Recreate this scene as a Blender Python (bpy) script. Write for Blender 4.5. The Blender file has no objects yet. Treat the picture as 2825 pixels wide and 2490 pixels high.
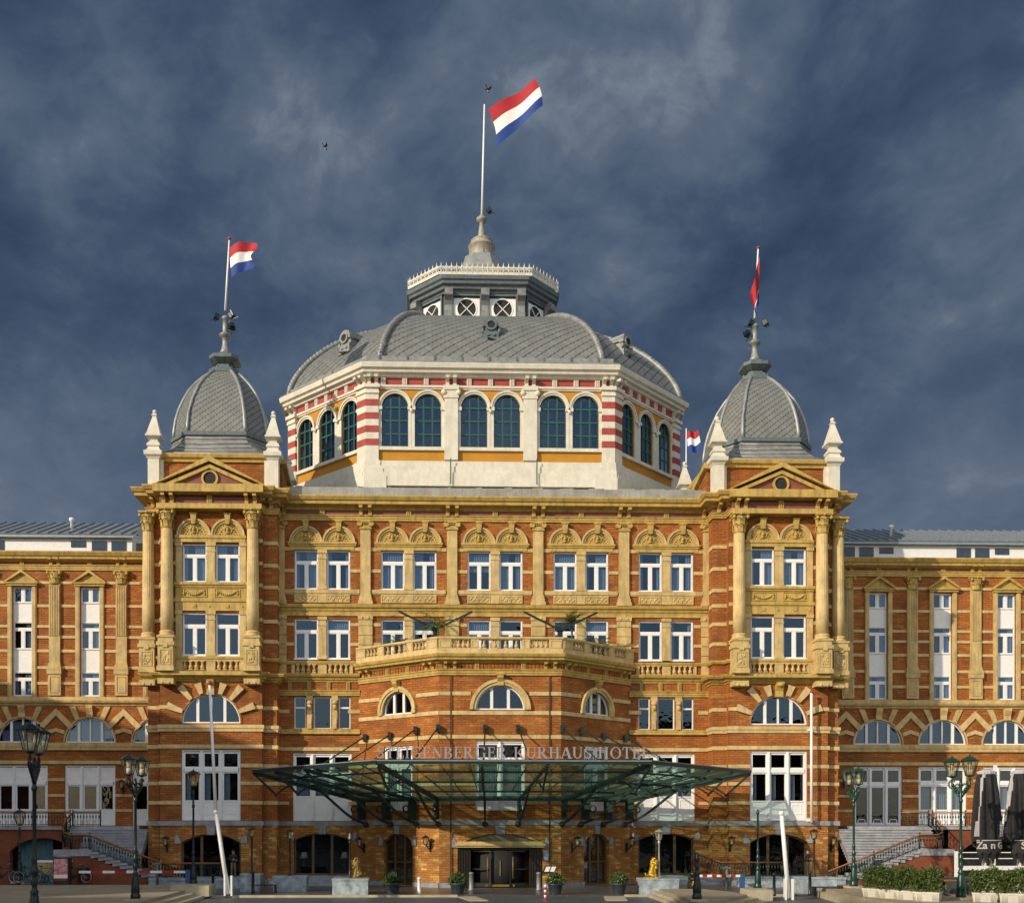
import bpy, bmesh, math, random
from mathutils import Vector, Matrix
from mathutils.geometry import tessellate_polygon
random.seed(7)
PI = math.pi
sc = bpy.context.scene
C = sc.collection
SUN = Vector((-0.720, -0.583, 0.375)).normalized()      # direction towards the sun

# ------------------------------------------------------------------ mesh builder
class MB:
    def __init__(s):
        s.v = []; s.f = []; s.m = []; s.sm = []; s.isl = []
    def add(s, vs, fs, mi=0, smooth=False):
        o = len(s.v); s.v += [tuple(p) for p in vs]
        s.isl.append((o, len(s.v), len(s.f), len(s.f)+len(fs)))
        s.f += [[i + o for i in f] for f in fs]
        s.m += [mi] * len(fs); s.sm += [smooth] * len(fs)
        return s
    def box(s, x0, x1, y0, y1, z0, z1, mi=0):
        return s.add([(x0,y0,z0),(x1,y0,z0),(x1,y1,z0),(x0,y1,z0),(x0,y0,z1),(x1,y0,z1),(x1,y1,z1),(x0,y1,z1)],
              [(0,3,2,1),(4,5,6,7),(0,1,5,4),(1,2,6,5),(2,3,7,6),(3,0,4,7)], mi)
    def prism(s, poly, y0, y1, mi=0):                    # outline in x,z extruded along y
        n = len(poly)
        s.add([(x,y0,z) for x,z in poly] + [(x,y1,z) for x,z in poly],
              [tuple(range(n)), tuple(range(2*n-1, n-1, -1))] + [(i,(i+1)%n,(i+1)%n+n,i+n) for i in range(n)], mi)
        return s
    def hprism(s, poly, z0, z1, mi=0, top=None):         # outline in x,y extruded along z
        n = len(poly); t = top or poly
        s.add([(x,y,z0) for x,y in poly] + [(x,y,z1) for x,y in t],
              [tuple(range(n)), tuple(range(n, 2*n))] + [(i,(i+1)%n,(i+1)%n+n,i+n) for i in range(n)], mi)
        return s
    def panel(s, outer, holes, y=0.0, depth=0.3, mi=0):  # wall face with openings and their reveals
        loops = [[Vector((x, z, 0)) for x, z in l] for l in [outer] + holes]
        flat = [p for l in loops for p in l]
        tris = tessellate_polygon(loops)
        s.add([(p.x, y, p.y) for p in flat], [tuple(t) for t in tris], mi)
        for h in holes:
            n = len(h)
            s.add([(x,y,z) for x,z in h] + [(x,y+depth,z) for x,z in h], [(i,(i+1)%n,(i+1)%n+n,i+n) for i in range(n)], mi)
        return s
    def tube(s, pts, r, n=8, mi=0, cap=True):
        pts = [Vector(p) for p in pts]; k = len(pts)
        rs = r if isinstance(r, (list, tuple)) else [r]*k
        vs = []; up = Vector((0.13, 0.31, 0.94)).normalized()
        for i, p in enumerate(pts):
            t = (pts[min(i+1,k-1)] - pts[max(i-1,0)])
            if t.length < 1e-9: t = Vector((0,0,1))
            t.normalize(); u = t.cross(up)
            if u.length < 1e-3: u = t.cross(Vector((1,0,0)))
            u.normalize(); w = t.cross(u)
            for j in range(n):
                a = 2*PI*j/n; vs.append(p + (u*math.cos(a) + w*math.sin(a))*rs[i])
        fs = [(i*n+j, i*n+(j+1)%n, (i+1)*n+(j+1)%n, (i+1)*n+j) for i in range(k-1) for j in range(n)]
        s.add(vs, fs, mi, n > 4)
        if cap:
            o = len(s.v) - len(vs)
            s.f += [[o+j for j in range(n)], [o+(k-1)*n+j for j in range(n)]]; s.m += [mi]*2; s.sm += [False]*2
        return s
    def lathe(s, prof, c=(0,0,0), n=16, mi=0, rad=None, a0=0.0, smooth=True):
        vs = []
        for r, z in prof:
            for j in range(n):
                a = 2*PI*j/n + a0; q = r if rad is None else r*rad(a, z)
                vs.append((c[0]+q*math.cos(a), c[1]+q*math.sin(a), c[2]+z))
        k = len(prof)
        fs = [(i*n+j, i*n+(j+1)%n, (i+1)*n+(j+1)%n, (i+1)*n+j) for i in range(k-1) for j in range(n)]
        s.add(vs, fs, mi, smooth)
        o = len(s.v) - len(vs)
        s.f += [[o+j for j in range(n)], [o+(k-1)*n+j for j in range(n)]]; s.m += [mi]*2; s.sm += [False]*2
        return s
    def sq(s, prof, c=(0,0,0), mi=0):                    # square stacked profile (half width, z)
        return s.lathe([(r*math.sqrt(2), z) for r, z in prof], c, 4, mi, None, PI/4, False)
    def ball(s, c, r, n=10, m=7, mi=0):
        rx, ry, rz = r if isinstance(r, (tuple, list)) else (r, r, r)
        vs = []
        for i in range(m+1):
            t = PI*i/m
            for j in range(n):
                a = 2*PI*j/n
                vs.append((c[0]+rx*math.sin(t)*math.cos(a), c[1]+ry*math.sin(t)*math.sin(a), c[2]-rz*math.cos(t)))
        return s.add(vs, [(i*n+j, i*n+(j+1)%n, (i+1)*n+(j+1)%n, (i+1)*n+j) for i in range(m) for j in range(n)], mi, True)
    def sweep(s, path, prof, closed=False, mi=0):        # moulding: path in plan, outward on the right hand side; prof (out, z)
        P = [Vector((x, y)) for x, y in path]; n = len(P); offs = []
        for i in range(n):
            a = P[i] - P[i-1] if (i > 0 or closed) else None
            b = P[(i+1) % n] - P[i] if (i < n-1 or closed) else None
            na = Vector((a.y, -a.x)).normalized() if a is not None else None
            nb = Vector((b.y, -b.x)).normalized() if b is not None else None
            if na is None: m = nb
            elif nb is None: m = na
            else:
                m = na + nb; m = m / max(0.25, m.dot(na)) if m.length > 1e-6 else na
            offs.append(m)
        k = len(prof)
        vs = [(P[i].x + offs[i].x*d, P[i].y + offs[i].y*d, z) for i in range(n) for d, z in prof]
        fs = []
        for i in range(n if closed else n-1):
            j = (i+1) % n
            for q in range(k):
                fs.append((i*k+q, i*k+(q+1)%k, j*k+(q+1)%k, j*k+q))
        if not closed: fs += [tuple(range(k)), tuple((n-1)*k+q for q in range(k))]
        return s.add(vs, fs, mi)
    def arcring(s, cx, cz, r0, r1, y0, y1, a0=0.0, a1=PI, n=16, mi=0):
        A = [a0 + (a1-a0)*i/n for i in range(n+1)]
        poly = [(cx+r1*math.cos(a), cz+r1*math.sin(a)) for a in A]
        inn = [(cx+r0*math.cos(a), cz+r0*math.sin(a)) for a in A]
        for i in range(n):
            s.prism([poly[i], poly[i+1], inn[i+1], inn[i]], y0, y1, mi)
        return s
    def bar(s, p, q, w, d=None, mi=0, up=(0,0,1)):       # rectangular bar from p to q, width w, depth d
        p = Vector(p); q = Vector(q); t = (q-p).normalized(); u = t.cross(Vector(up))
        if u.length < 1e-3: u = t.cross(Vector((0,1,0)))
        u.normalize(); v = u.cross(t); d = d or w
        vs = [e + u*(w/2*a) + v*(d/2*b) for e in (p, q) for a, b in ((-1,-1),(1,-1),(1,1),(-1,1))]
        return s.add(vs, [(0,1,2,3),(4,5,6,7),(0,1,5,4),(1,2,6,5),(2,3,7,6),(3,0,4,7)], mi)
    def mesh(s, name, mats):
        me = bpy.data.meshes.new(name)
        me.from_pydata(s.v, [], s.f)
        for m in (mats if isinstance(mats, (list, tuple)) else [mats]): me.materials.append(m)
        me.polygons.foreach_set('material_index', s.m)
        me.polygons.foreach_set('use_smooth', s.sm)
        bm = bmesh.new(); bm.from_mesh(me)
        bmesh.ops.recalc_face_normals(bm, faces=bm.faces)
        bm.to_mesh(me); bm.free()
        return me

def link(name, me, parent=None, loc=(0,0,0), rz=0.0):
    o = bpy.data.objects.new(name, me); C.objects.link(o)
    o.location = loc; o.rotation_euler = (0, 0, rz)
    if parent is not None: o.parent = parent
    return o
SPLIT = ('stone_band','sill_band','window_surround','drum_pilaster','arch_stone','chevron_stone','drain_pipe','impost','corbel_block','window_console','brick_arch','string_course','penthouse_window','inner_wall','carved_panel','arch_rays','gutter_strap','door_frame','pane','window_balustrade','balcony_pier','pedals','terrace_wall','brick_frieze')
def pieces(mb, full=False):                                           # far apart pieces of one mesh become parts of their own
    I = mb.isl; n = len(I); lo, hi = [], []
    for a, b, _, _ in I:
        P = mb.v[a:b]; lo.append([min(p[k] for p in P) for k in range(3)]); hi.append([max(p[k] for p in P) for k in range(3)])
    sz = [max(hi[i][k]-lo[i][k] for k in range(3)) for i in range(n)]; par = list(range(n))
    def find(x):
        while par[x] != x: x = par[x]
        return x
    for i in range(n):
        for j in range(i):
            g = math.sqrt(sum(max(0, lo[i][k]-hi[j][k], lo[j][k]-hi[i][k])**2 for k in range(3)))
            if not full and g <= max(0.02, 0.45*max(sz[i], sz[j])): par[find(i)] = find(j)
    out = {}
    for i in range(n): out.setdefault(find(i), []).append(i)
    res = []
    for ids in out.values():
        q = MB()
        for i in ids:
            a, b, fa, fb = I[i]; d = len(q.v)-a; q.v += mb.v[a:b]; q.f += [[x+d for x in f] for f in mb.f[fa:fb]]; q.m += mb.m[fa:fb]; q.sm += mb.sm[fa:fb]
        res.append(q)
    return res
def O(name, mb, mats, parent=None, loc=(0,0,0), rz=0.0, label=None):
    if (name in SPLIT or name.endswith('stone_band')) and parent is not None and len(mb.isl) > 1:
        ps = pieces(mb, name.endswith('stone_band'))
        if len(ps) > 1:
            for q in ps: o = link(name, q.mesh(name, mats), parent, loc, rz)
            return o
    o = link(name, mb.mesh(name, mats), parent, loc, rz)
    if label: o['label'] = label
    return o
def tag(o, label, cat, group=None, kind=None):
    o['label'] = label; o['category'] = cat
    if group: o['group'] = group
    if kind: o['kind'] = kind
    return o
def thing(name, label, cat, loc=(0,0,0), rz=0.0, group=None):
    o = link(name, None, None, loc, rz); o.empty_display_size = 0.3
    return tag(o, label, cat, group)
def struct(name, mb, mats, kind='structure'):
    o = O(name, mb, mats); o['kind'] = kind; return o
def dup(o, parent=None, loc=None, rz=None):
    c = o.copy(); C.objects.link(c); c.parent = parent
    if loc is not None: c.location = loc
    if rz is not None: c.rotation_euler = (0, 0, rz)
    for ch in list(o.children): dup(ch, c)
    return c

# ------------------------------------------------------------------ materials
def nd(nt, t, **kw):
    n = nt.nodes.new(t)
    for k, v in kw.items(): setattr(n, k, v)
    return n
def newmat(name):
    m = bpy.data.materials.new(name); m.use_nodes = True
    nt = m.node_tree; b = nt.nodes['Principled BSDF']
    return m, nt, b
def math_n(nt, op, a, b=None):
    n = nd(nt, 'ShaderNodeMath', operation=op)
    for i, x in enumerate((a, b)):
        if x is None: continue
        if isinstance(x, (int, float)): n.inputs[i].default_value = x
        else: nt.links.new(x, n.inputs[i])
    return n.outputs[0]
def mixc(nt, fac, a, b, blend='MIX'):
    n = nd(nt, 'ShaderNodeMix', data_type='RGBA', blend_type=blend)
    for i, x in ((0, fac), (6, a), (7, b)):
        if isinstance(x, (int, float)): n.inputs[i].default_value = x
        elif isinstance(x, tuple): n.inputs[i].default_value = (*x, 1)
        else: nt.links.new(x, n.inputs[i])
    return n.outputs[2]
def noise(nt, vec, scale, detail=4, rough=0.6):
    n = nd(nt, 'ShaderNodeTexNoise'); n.inputs['Scale'].default_value = scale
    n.inputs['Detail'].default_value = detail; n.inputs['Roughness'].default_value = rough
    if vec is not None: nt.links.new(vec, n.inputs['Vector'])
    return n.outputs['Fac']
def ramp(nt, fac, a, b):
    n = nd(nt, 'ShaderNodeMapRange'); n.inputs[1].default_value = a; n.inputs[2].default_value = b
    nt.links.new(fac, n.inputs[0]); return n.outputs[0]
def mat(name, col, rough=0.6, metal=0.0, var=0.18, scale=3.0, dirt=None, bump=0.0, bscale=30.0, streak=False, spec=0.5):
    m, nt, b = newmat(name)
    tc = nd(nt, 'ShaderNodeTexCoord').outputs['Object']
    if var > 0:
        f = noise(nt, tc, scale, 5, 0.65)
        lo = tuple(max(0, c*(1-var*1.6)) for c in col); hi = tuple(min(1, c*(1+var)) for c in col)
        c = mixc(nt, ramp(nt, f, 0.3, 0.7), lo, hi)
        if dirt:
            mp = nd(nt, 'ShaderNodeMapping'); mp.inputs['Scale'].default_value = (4.0, 4.0, 0.3) if streak == 2 else (1.6, 1.6, 0.25) if streak else (0.7,0.7,0.7)
            nt.links.new(tc, mp.inputs[0])
            g = noise(nt, mp.outputs[0], 2.2, 6, 0.7)
            c = mixc(nt, math_n(nt, 'MULTIPLY', ramp(nt, g, 0.48, 0.72), 0.8), c, dirt)
        nt.links.new(c, b.inputs['Base Color'])
    else: b.inputs['Base Color'].default_value = (*col, 1)
    b.inputs['Roughness'].default_value = rough; b.inputs['Metallic'].default_value = metal
    b.inputs['Specular IOR Level'].default_value = spec
    if bump > 0:
        bp = nd(nt, 'ShaderNodeBump'); bp.inputs['Strength'].default_value = bump; bp.inputs['Distance'].default_value = 0.05
        nt.links.new(noise(nt, tc, bscale, 4), bp.inputs['Height']); nt.links.new(bp.outputs[0], b.inputs['Normal'])
    return m
def brick(name, c1, c2, pale, amount, mortar):
    m, nt, b = newmat(name)
    tc = nd(nt, 'ShaderNodeTexCoord').outputs['Object']
    sp = nd(nt, 'ShaderNodeSeparateXYZ'); nt.links.new(tc, sp.inputs[0])
    cb = nd(nt, 'ShaderNodeCombineXYZ')
    nt.links.new(math_n(nt, 'ADD', sp.outputs[0], sp.outputs[1]), cb.inputs[0]); nt.links.new(sp.outputs[2], cb.inputs[1])
    uv = cb.outputs[0]
    def bt(w, h, mort, ca, cbb, cm):
        n = nd(nt, 'ShaderNodeTexBrick'); nt.links.new(uv, n.inputs['Vector'])
        n.inputs['Scale'].default_value = 1.0; n.inputs['Brick Width'].default_value = w; n.inputs['Row Height'].default_value = h
        n.inputs['Mortar Size'].default_value = mort; n.inputs['Mortar Smooth'].default_value = 0.3
        n.inputs['Color1'].default_value = (*ca, 1); n.inputs['Color2'].default_value = (*cbb, 1); n.inputs['Mortar'].default_value = (*cm, 1)
        return n
    n1 = bt(0.50, 0.155, 0.026, c1, c2, mortar)
    # single paler bricks: a second coursing in grey picked with a threshold
    n2 = bt(0.50, 0.155, 0.0, (0,0,0), (1,1,1), (0,0,0))
    sel = ramp(nt, n2.outputs['Color'], 0.72, 0.9)
    f = noise(nt, uv, 1.3, 5, 0.7)
    c = mixc(nt, math_n(nt, 'MULTIPLY', sel, amount), n1.outputs['Color'], pale)
    c = mixc(nt, ramp(nt, f, 0.38, 0.7), c, tuple(x*0.62 for x in c1))
    f2 = noise(nt, uv, 0.35, 4, 0.6)
    c = mixc(nt, math_n(nt, 'MULTIPLY', ramp(nt, f2, 0.40, 0.68), 0.6), c, tuple(x*0.5 for x in c2))
    f4 = noise(nt, uv, 0.8, 6, 0.7)
    c = mixc(nt, math_n(nt, 'MULTIPLY', ramp(nt, f4, 0.60, 0.78), 0.35), c, pale)
    nt.links.new(c, b.inputs['Base Color']); b.inputs['Roughness'].default_value = 0.85
    bp = nd(nt, 'ShaderNodeBump'); bp.inputs['Strength'].default_value = 0.7; bp.inputs['Distance'].default_value = 0.04
    hh = math_n(nt, 'ADD', math_n(nt, 'MULTIPLY', n1.outputs['Fac'], -0.5), math_n(nt, 'MULTIPLY', noise(nt, uv, 9.0, 3), 0.9))
    nt.links.new(hh, bp.inputs['Height']); nt.links.new(bp.outputs[0], b.inputs['Normal'])
    return m
def slate(name, col, line, p=0.42, cross=0.35):
    m, nt, b = newmat(name)
    uv = nd(nt, 'ShaderNodeUVMap').outputs[0]
    sp = nd(nt, 'ShaderNodeSeparateXYZ'); nt.links.new(uv, sp.inputs[0])
    u, v = sp.outputs[0], sp.outputs[1]
    row = math_n(nt, 'FLOOR', math_n(nt, 'DIVIDE', v, p*0.5))
    wob = math_n(nt, 'MULTIPLY', math_n(nt, 'SINE', math_n(nt, 'MULTIPLY', v, 2*PI/(p*0.5))), 0.035)
    d1 = math_n(nt, 'FRACT', math_n(nt, 'DIVIDE', math_n(nt, 'ADD', math_n(nt, 'SUBTRACT', u, math_n(nt, 'MULTIPLY', v, 1.25)), wob), p*1.9))
    d2 = math_n(nt, 'FRACT', math_n(nt, 'DIVIDE', math_n(nt, 'ADD', u, math_n(nt, 'MULTIPLY', v, 1.25)), p*1.9))
    l1 = math_n(nt, 'LESS_THAN', d1, 0.13); l2 = math_n(nt, 'LESS_THAN', d2, 0.10)
    f = noise(nt, uv, 0.9, 5, 0.65); f3 = noise(nt, uv, 6.0, 3, 0.6)
    c = mixc(nt, ramp(nt, f, 0.3, 0.7), tuple(x*0.72 for x in col), tuple(x*1.15 for x in col))
    c = mixc(nt, math_n(nt, 'MULTIPLY', ramp(nt, f3, 0.4, 0.7), 0.35), c, tuple(x*0.6 for x in col))
    sv = nd(nt, 'ShaderNodeMapping'); sv.inputs['Scale'].default_value = (1.5, 0.18, 1); nt.links.new(uv, sv.inputs[0]); f5 = noise(nt, sv.outputs[0], 1.4, 5, 0.7)
    c = mixc(nt, math_n(nt, 'MULTIPLY', ramp(nt, f5, 0.5, 0.72), 0.5), c, (0.13,0.12,0.09))
    c = mixc(nt, math_n(nt, 'MULTIPLY', l2, cross), c, line)
    c = mixc(nt, math_n(nt, 'MULTIPLY', l1, 0.9), c, line)
    nt.links.new(c, b.inputs['Base Color']); b.inputs['Roughness'].default_value = 0.55
    bp = nd(nt, 'ShaderNodeBump'); bp.inputs['Strength'].default_value = 0.6; bp.inputs['Distance'].default_value = 0.06
    nt.links.new(math_n(nt, 'ADD', d1, math_n(nt, 'MULTIPLY', d2, 0.5)), bp.inputs['Height']); nt.links.new(bp.outputs[0], b.inputs['Normal'])
    return m
def glass(name, tint, refl, tr, rough=0.02):
    m, nt, b = newmat(name)
    nt.nodes.remove(b); out = nt.nodes['Material Output']
    t = nd(nt, 'ShaderNodeBsdfTransparent'); t.inputs[0].default_value = (*tint, 1)
    g = nd(nt, 'ShaderNodeBsdfGlossy'); g.inputs['Roughness'].default_value = rough
    tc = nd(nt, 'ShaderNodeTexCoord').outputs['Object']
    bp = nd(nt, 'ShaderNodeBump'); bp.inputs['Strength'].default_value = 0.06; bp.inputs['Distance'].default_value = 0.1
    nt.links.new(noise(nt, tc, 1.6, 2), bp.inputs['Height']); nt.links.new(bp.outputs[0], g.inputs['Normal'])
    fr = nd(nt, 'ShaderNodeLayerWeight'); fr.inputs[0].default_value = 0.35
    f = math_n(nt, 'ADD', math_n(nt, 'MULTIPLY', fr.outputs['Facing'], 0.6), refl)
    f.node.use_clamp = True
    mx = nd(nt, 'ShaderNodeMixShader'); nt.links.new(f, mx.inputs[0])
    nt.links.new(t.outputs[0], mx.inputs[1]); nt.links.new(g.outputs[0], mx.inputs[2])
    nt.links.new(mx.outputs[0], out.inputs[0]); g.inputs[0].default_value = (*tr, 1)
    return m

M = {}
M['brick'] = brick('orange brick', (0.57,0.180,0.024), (0.20,0.054,0.010), (0.66,0.34,0.09), 0.5, (0.15,0.055,0.02))
M['brick_low'] = brick('yellow brown brick', (0.62,0.255,0.052), (0.27,0.088,0.018), (0.80,0.52,0.18), 0.8, (0.16,0.075,0.03))
M['cream'] = mat('cream painted stone', (0.57,0.415,0.175), 0.7, var=0.18, scale=1.2, dirt=(0.27,0.19,0.07), bump=0.15, streak=True)
M['band'] = mat('pale cream stone band', (0.60,0.445,0.205), 0.7, var=0.16, scale=1.2, dirt=(0.33,0.24,0.10), bump=0.15, streak=True)
M['gold_trim'] = mat('yellow painted moulding', (0.505,0.345,0.090), 0.65, var=0.16, scale=1.5, dirt=(0.20,0.12,0.03), bump=0.12, streak=True)
M['blue_stone'] = mat('grey blue stone', (0.30,0.31,0.33), 0.7, var=0.2, scale=2.0, dirt=(0.15,0.15,0.16), bump=0.2)
M['plaster'] = mat('white painted plaster', (0.66,0.63,0.545), 0.65, var=0.10, scale=1.2, dirt=(0.55,0.49,0.36), bump=0.08, streak=True)
M['red'] = mat('brick red paint', (0.36,0.055,0.045), 0.7, var=0.15, scale=2.0)
M['ochre'] = mat('ochre paint', (0.48,0.215,0.012), 0.7, var=0.10, scale=1.0)
M['maroon'] = mat('maroon painted frieze', (0.22,0.072,0.050), 0.7, var=0.15, scale=2.0)
M['slate'] = slate('pale zinc scales', (0.185,0.198,0.195), (0.028,0.030,0.034), 0.50, 0.25)
M['slate_small'] = slate('pale zinc scales on turret', (0.185,0.198,0.195), (0.028,0.030,0.034), 0.30, 0.25)
M['zinc'] = mat('weathered zinc', (0.27,0.28,0.28), 0.5, 0.3, var=0.2, scale=1.5, dirt=(0.16,0.15,0.13), bump=0.1)
M['zinc_light'] = mat('light zinc ribs', (0.30,0.32,0.32), 0.45, 0.3, var=0.15, scale=2.0)
M['zinc_rust'] = mat('zinc gutter with rust streaks', (0.33,0.34,0.33), 0.6, 0.2, var=0.2, scale=1.0, dirt=(0.30,0.15,0.035), streak=2)
M['lantern_grey'] = mat('blue grey paint', (0.11,0.14,0.155), 0.5, var=0.2, scale=3.0)
M['white'] = mat('white window paint', (0.80,0.80,0.80), 0.4, var=0.04, scale=3.0)
M['green'] = mat('green window paint', (0.018,0.085,0.072), 0.45, var=0.1)
M['brown'] = mat('dark brown joinery', (0.026,0.017,0.010), 0.45, var=0.2)
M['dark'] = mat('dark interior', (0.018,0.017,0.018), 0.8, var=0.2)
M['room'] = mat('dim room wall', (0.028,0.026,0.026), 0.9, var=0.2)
M['curtain'] = mat('net curtain', (0.30,0.36,0.42), 0.9, var=0.1)
M['teal'] = mat('teal curtain', (0.10,0.20,0.24), 0.9, var=0.15)
M['glass'] = glass('window glass', (0.55,0.64,0.74), 0.085, (0.50,0.70,1.0))
M['glass_low'] = glass('lower window glass', (0.60,0.66,0.70), 0.04, (0.85,0.92,1.0))
M['glass_can'] = glass('green canopy glass', (0.52,0.78,0.66), 0.05, (0.8,0.95,0.9))
def grime(m):
    nt = m.node_tree; out = nt.nodes['Material Output']; src = out.inputs[0].links[0].from_socket
    tl = nd(nt, 'ShaderNodeBsdfTranslucent'); tl.inputs[0].default_value = (0.20,0.33,0.26,1); df = nd(nt, 'ShaderNodeBsdfDiffuse'); df.inputs[0].default_value = (0.16,0.22,0.18,1)
    a = nd(nt, 'ShaderNodeAddShader'); nt.links.new(tl.outputs[0], a.inputs[0]); nt.links.new(df.outputs[0], a.inputs[1])
    tc = nd(nt, 'ShaderNodeTexCoord').outputs['Object']; f = ramp(nt, noise(nt, tc, 0.9, 6, 0.7), 0.35, 0.8)
    mx = nd(nt, 'ShaderNodeMixShader'); nt.links.new(math_n(nt, 'MULTIPLY', f, 0.26), mx.inputs[0]); nt.links.new(src, mx.inputs[1]); nt.links.new(a.outputs[0], mx.inputs[2]); nt.links.new(mx.outputs[0], out.inputs[0])
grime(M['glass_can'])
M['tub'] = mat('white plastic tub', (0.60,0.57,0.50), 0.5, var=0.12, dirt=(0.35,0.32,0.26))
M['joinery'] = mat('varnished window joinery', (0.11,0.070,0.032), 0.45, var=0.2)
M['spire'] = mat('grey cream spire paint', (0.33,0.315,0.26), 0.5, var=0.25, scale=2.0, dirt=(0.2,0.18,0.13), streak=True)
M['lampglass'] = glass('lamp glass', (0.95,0.92,0.80), 0.08, (1,1,1))
M['canopy'] = mat('dark green canopy steel', (0.008,0.025,0.022), 0.4, var=0.25)
M['iron'] = mat('black green iron', (0.012,0.022,0.022), 0.35, 0.2, var=0.25)
M['iron_green'] = mat('green lamp paint', (0.008,0.050,0.033), 0.3, 0.1, var=0.2)
M['wood'] = mat('varnished handrail', (0.30,0.11,0.025), 0.4, var=0.2)
M['letter'] = mat('silver letters', (0.38,0.365,0.40), 0.4, 0.4, var=0.05)
M['granite'] = mat('blue granite blocks', (0.33,0.39,0.44), 0.6, var=0.35, scale=2.5, bump=0.2)
M['step'] = mat('stair stone', (0.34,0.35,0.38), 0.7, var=0.2, scale=2.0, dirt=(0.2,0.2,0.21))
M['redwall'] = mat('red brown rendered wall', (0.20,0.055,0.022), 0.8, var=0.2, scale=1.5, bump=0.15)
M['goldleaf'] = mat('gilded metal', (0.60,0.38,0.04), 0.35, 0.6, var=0.15)
M['dark_gilt'] = mat('dark gilt metal', (0.24,0.16,0.04), 0.5, 0.3, var=0.2)  # darkened gilt; also carries the shade of the left lion
# ------------------------------------------------------------------ small shape helpers
def xprism(mb, poly, x0, x1, mi=0):                      # outline in y,z extruded along x
    n = len(poly)
    return mb.add([(x0,y,z) for y,z in poly] + [(x1,y,z) for y,z in poly],
        [tuple(range(n)), tuple(range(2*n-1,n-1,-1))] + [(i,(i+1)%n,(i+1)%n+n,i+n) for i in range(n)], mi)
def rect(x0, x1, z0, z1): return [(x0,z0),(x1,z0),(x1,z1),(x0,z1)]
def rarch(cx, w, z0, zs, n=14):                          # opening with a round top, springing at zs
    r = w/2
    return [(cx-r,z0),(cx+r,z0)] + [(cx+r*math.cos(PI*i/n), zs+r*math.sin(PI*i/n)) for i in range(n+1)][(0 if zs>z0 else 1):(None if zs>z0 else -1)]
def sarch(cx, w, z0, zs, za, n=10):                      # opening with a segmental top
    h = za-zs; R = (w*w/4+h*h)/(2*h); a = math.asin(w/2/R); zc = za-R
    return [(cx-w/2,z0),(cx+w/2,z0)] + [(cx+R*math.sin(a-2*a*i/n), zc+R*math.cos(a-2*a*i/n)) for i in range(n+1)]
def sarch_pts(cx, w, zs, za, n=10, off=0.0):
    h = za-zs; R = (w*w/4+h*h)/(2*h); a = math.asin(w/2/R); zc = za-R
    return [(cx+(R+off)*math.sin(-a+2*a*i/n), zc+(R+off)*math.cos(-a+2*a*i/n)) for i in range(n+1)]
def curtain_mb(spans, y=0.36, amp=0.035, wl=0.16):
    mb = MB()
    for x0, x1, z0, z1 in spans:
        n = max(6, int((x1-x0)/wl*4)); ph = random.random()*6
        row = [(x0+(x1-x0)*i/n, y+amp*math.sin(ph+2*PI*(x1-x0)*i/n/wl)) for i in range(n+1)]
        mb.add([(x,yy,z0) for x,yy in row]+[(x,yy,z1) for x,yy in row], [(i,i+1,n+2+i,n+1+i) for i in range(n)], 0, True)
    return mb
def frame_rect(mb, x0, x1, z0, z1, t, y0, y1, mi=0):
    mb.box(x0,x0+t,y0,y1,z0,z1,mi); mb.box(x1-t,x1,y0,y1,z0,z1,mi)
    mb.box(x0+t,x1-t,y0,y1,z0,z0+t,mi); mb.box(x0+t,x1-t,y0,y1,z1-t,z1,mi)

# ------------------------------------------------------------------ window prototypes (local: x across, z up, wall face at y=0)
def window(name, frame, fmats, panes, curtains=None, gm='glass', cm='curtain', yp=0.2, yc=0.36):
    w = O(name, frame, fmats)
    p = MB()
    for poly in panes:
        x0 = sum(q[0] for q in poly)/len(poly); z0 = sum(q[1] for q in poly)/len(poly); tx, tz = random.uniform(-0.014,0.014), random.uniform(-0.012,0.006)
        p.add([(x,yp+(x-x0)*tx+(z-z0)*tz,z) for x,z in poly], [tuple(range(len(poly)))])
    O('pane', p, M[gm], w)
    if curtains: O('curtain', curtain_mb(curtains, yc), M[cm], w)
    return w
def W_casement(var, W=1.62, H=2.75):
    f = MB(); h = W/2; y0, y1 = 0.12, 0.22; zt = H*0.69
    frame_rect(f, -h, h, 0.0, H, 0.075, y0, y1)
    f.box(-h+0.075, h-0.075, y0-0.03, y1, zt-0.09, zt+0.09)
    f.box(-h-0.05, h+0.05, -0.06, y0, -0.03, 0.045)
    f.box(-0.085, 0.085, y0-0.02, y1, 0.075, zt-0.09)
    for s in (-1, 1):
        a, b = sorted((s*0.085, s*(h-0.075))); frame_rect(f, a, b, 0.075, zt-0.09, 0.055, y0-0.012, y1-0.01)
    frame_rect(f, -h+0.075, h-0.075, zt+0.09, H-0.075, 0.03, y0+0.01, y1-0.01)
    cu = {0: [(-0.02,h-0.05,0.1,H-0.1),(-h+0.05,-h+0.3,0.1,H-0.1)], 1: [(-h+0.05,-0.1,0.1,H-0.1),(0.35,h-0.05,0.1,H-0.1)],
          2: [(-h+0.05,h-0.05,0.1,H-0.1)], 3: None, 4: [(-h+0.05,h-0.05,zt,H-0.1)], 5: [(-h+0.05,h-0.05,H*0.5,H-0.1)], 6: [(-h+0.05,-h+0.34,0.1,H-0.1),(h-0.34,h-0.05,0.1,H-0.1)]}[var]
    return window('window', f, M['white'], [rect(-h,h,zt,H-0.05),rect(-h,0,0.05,zt),rect(0,h,0.05,zt)], cu)
WC = [W_casement(i) for i in range(7)]
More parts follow.
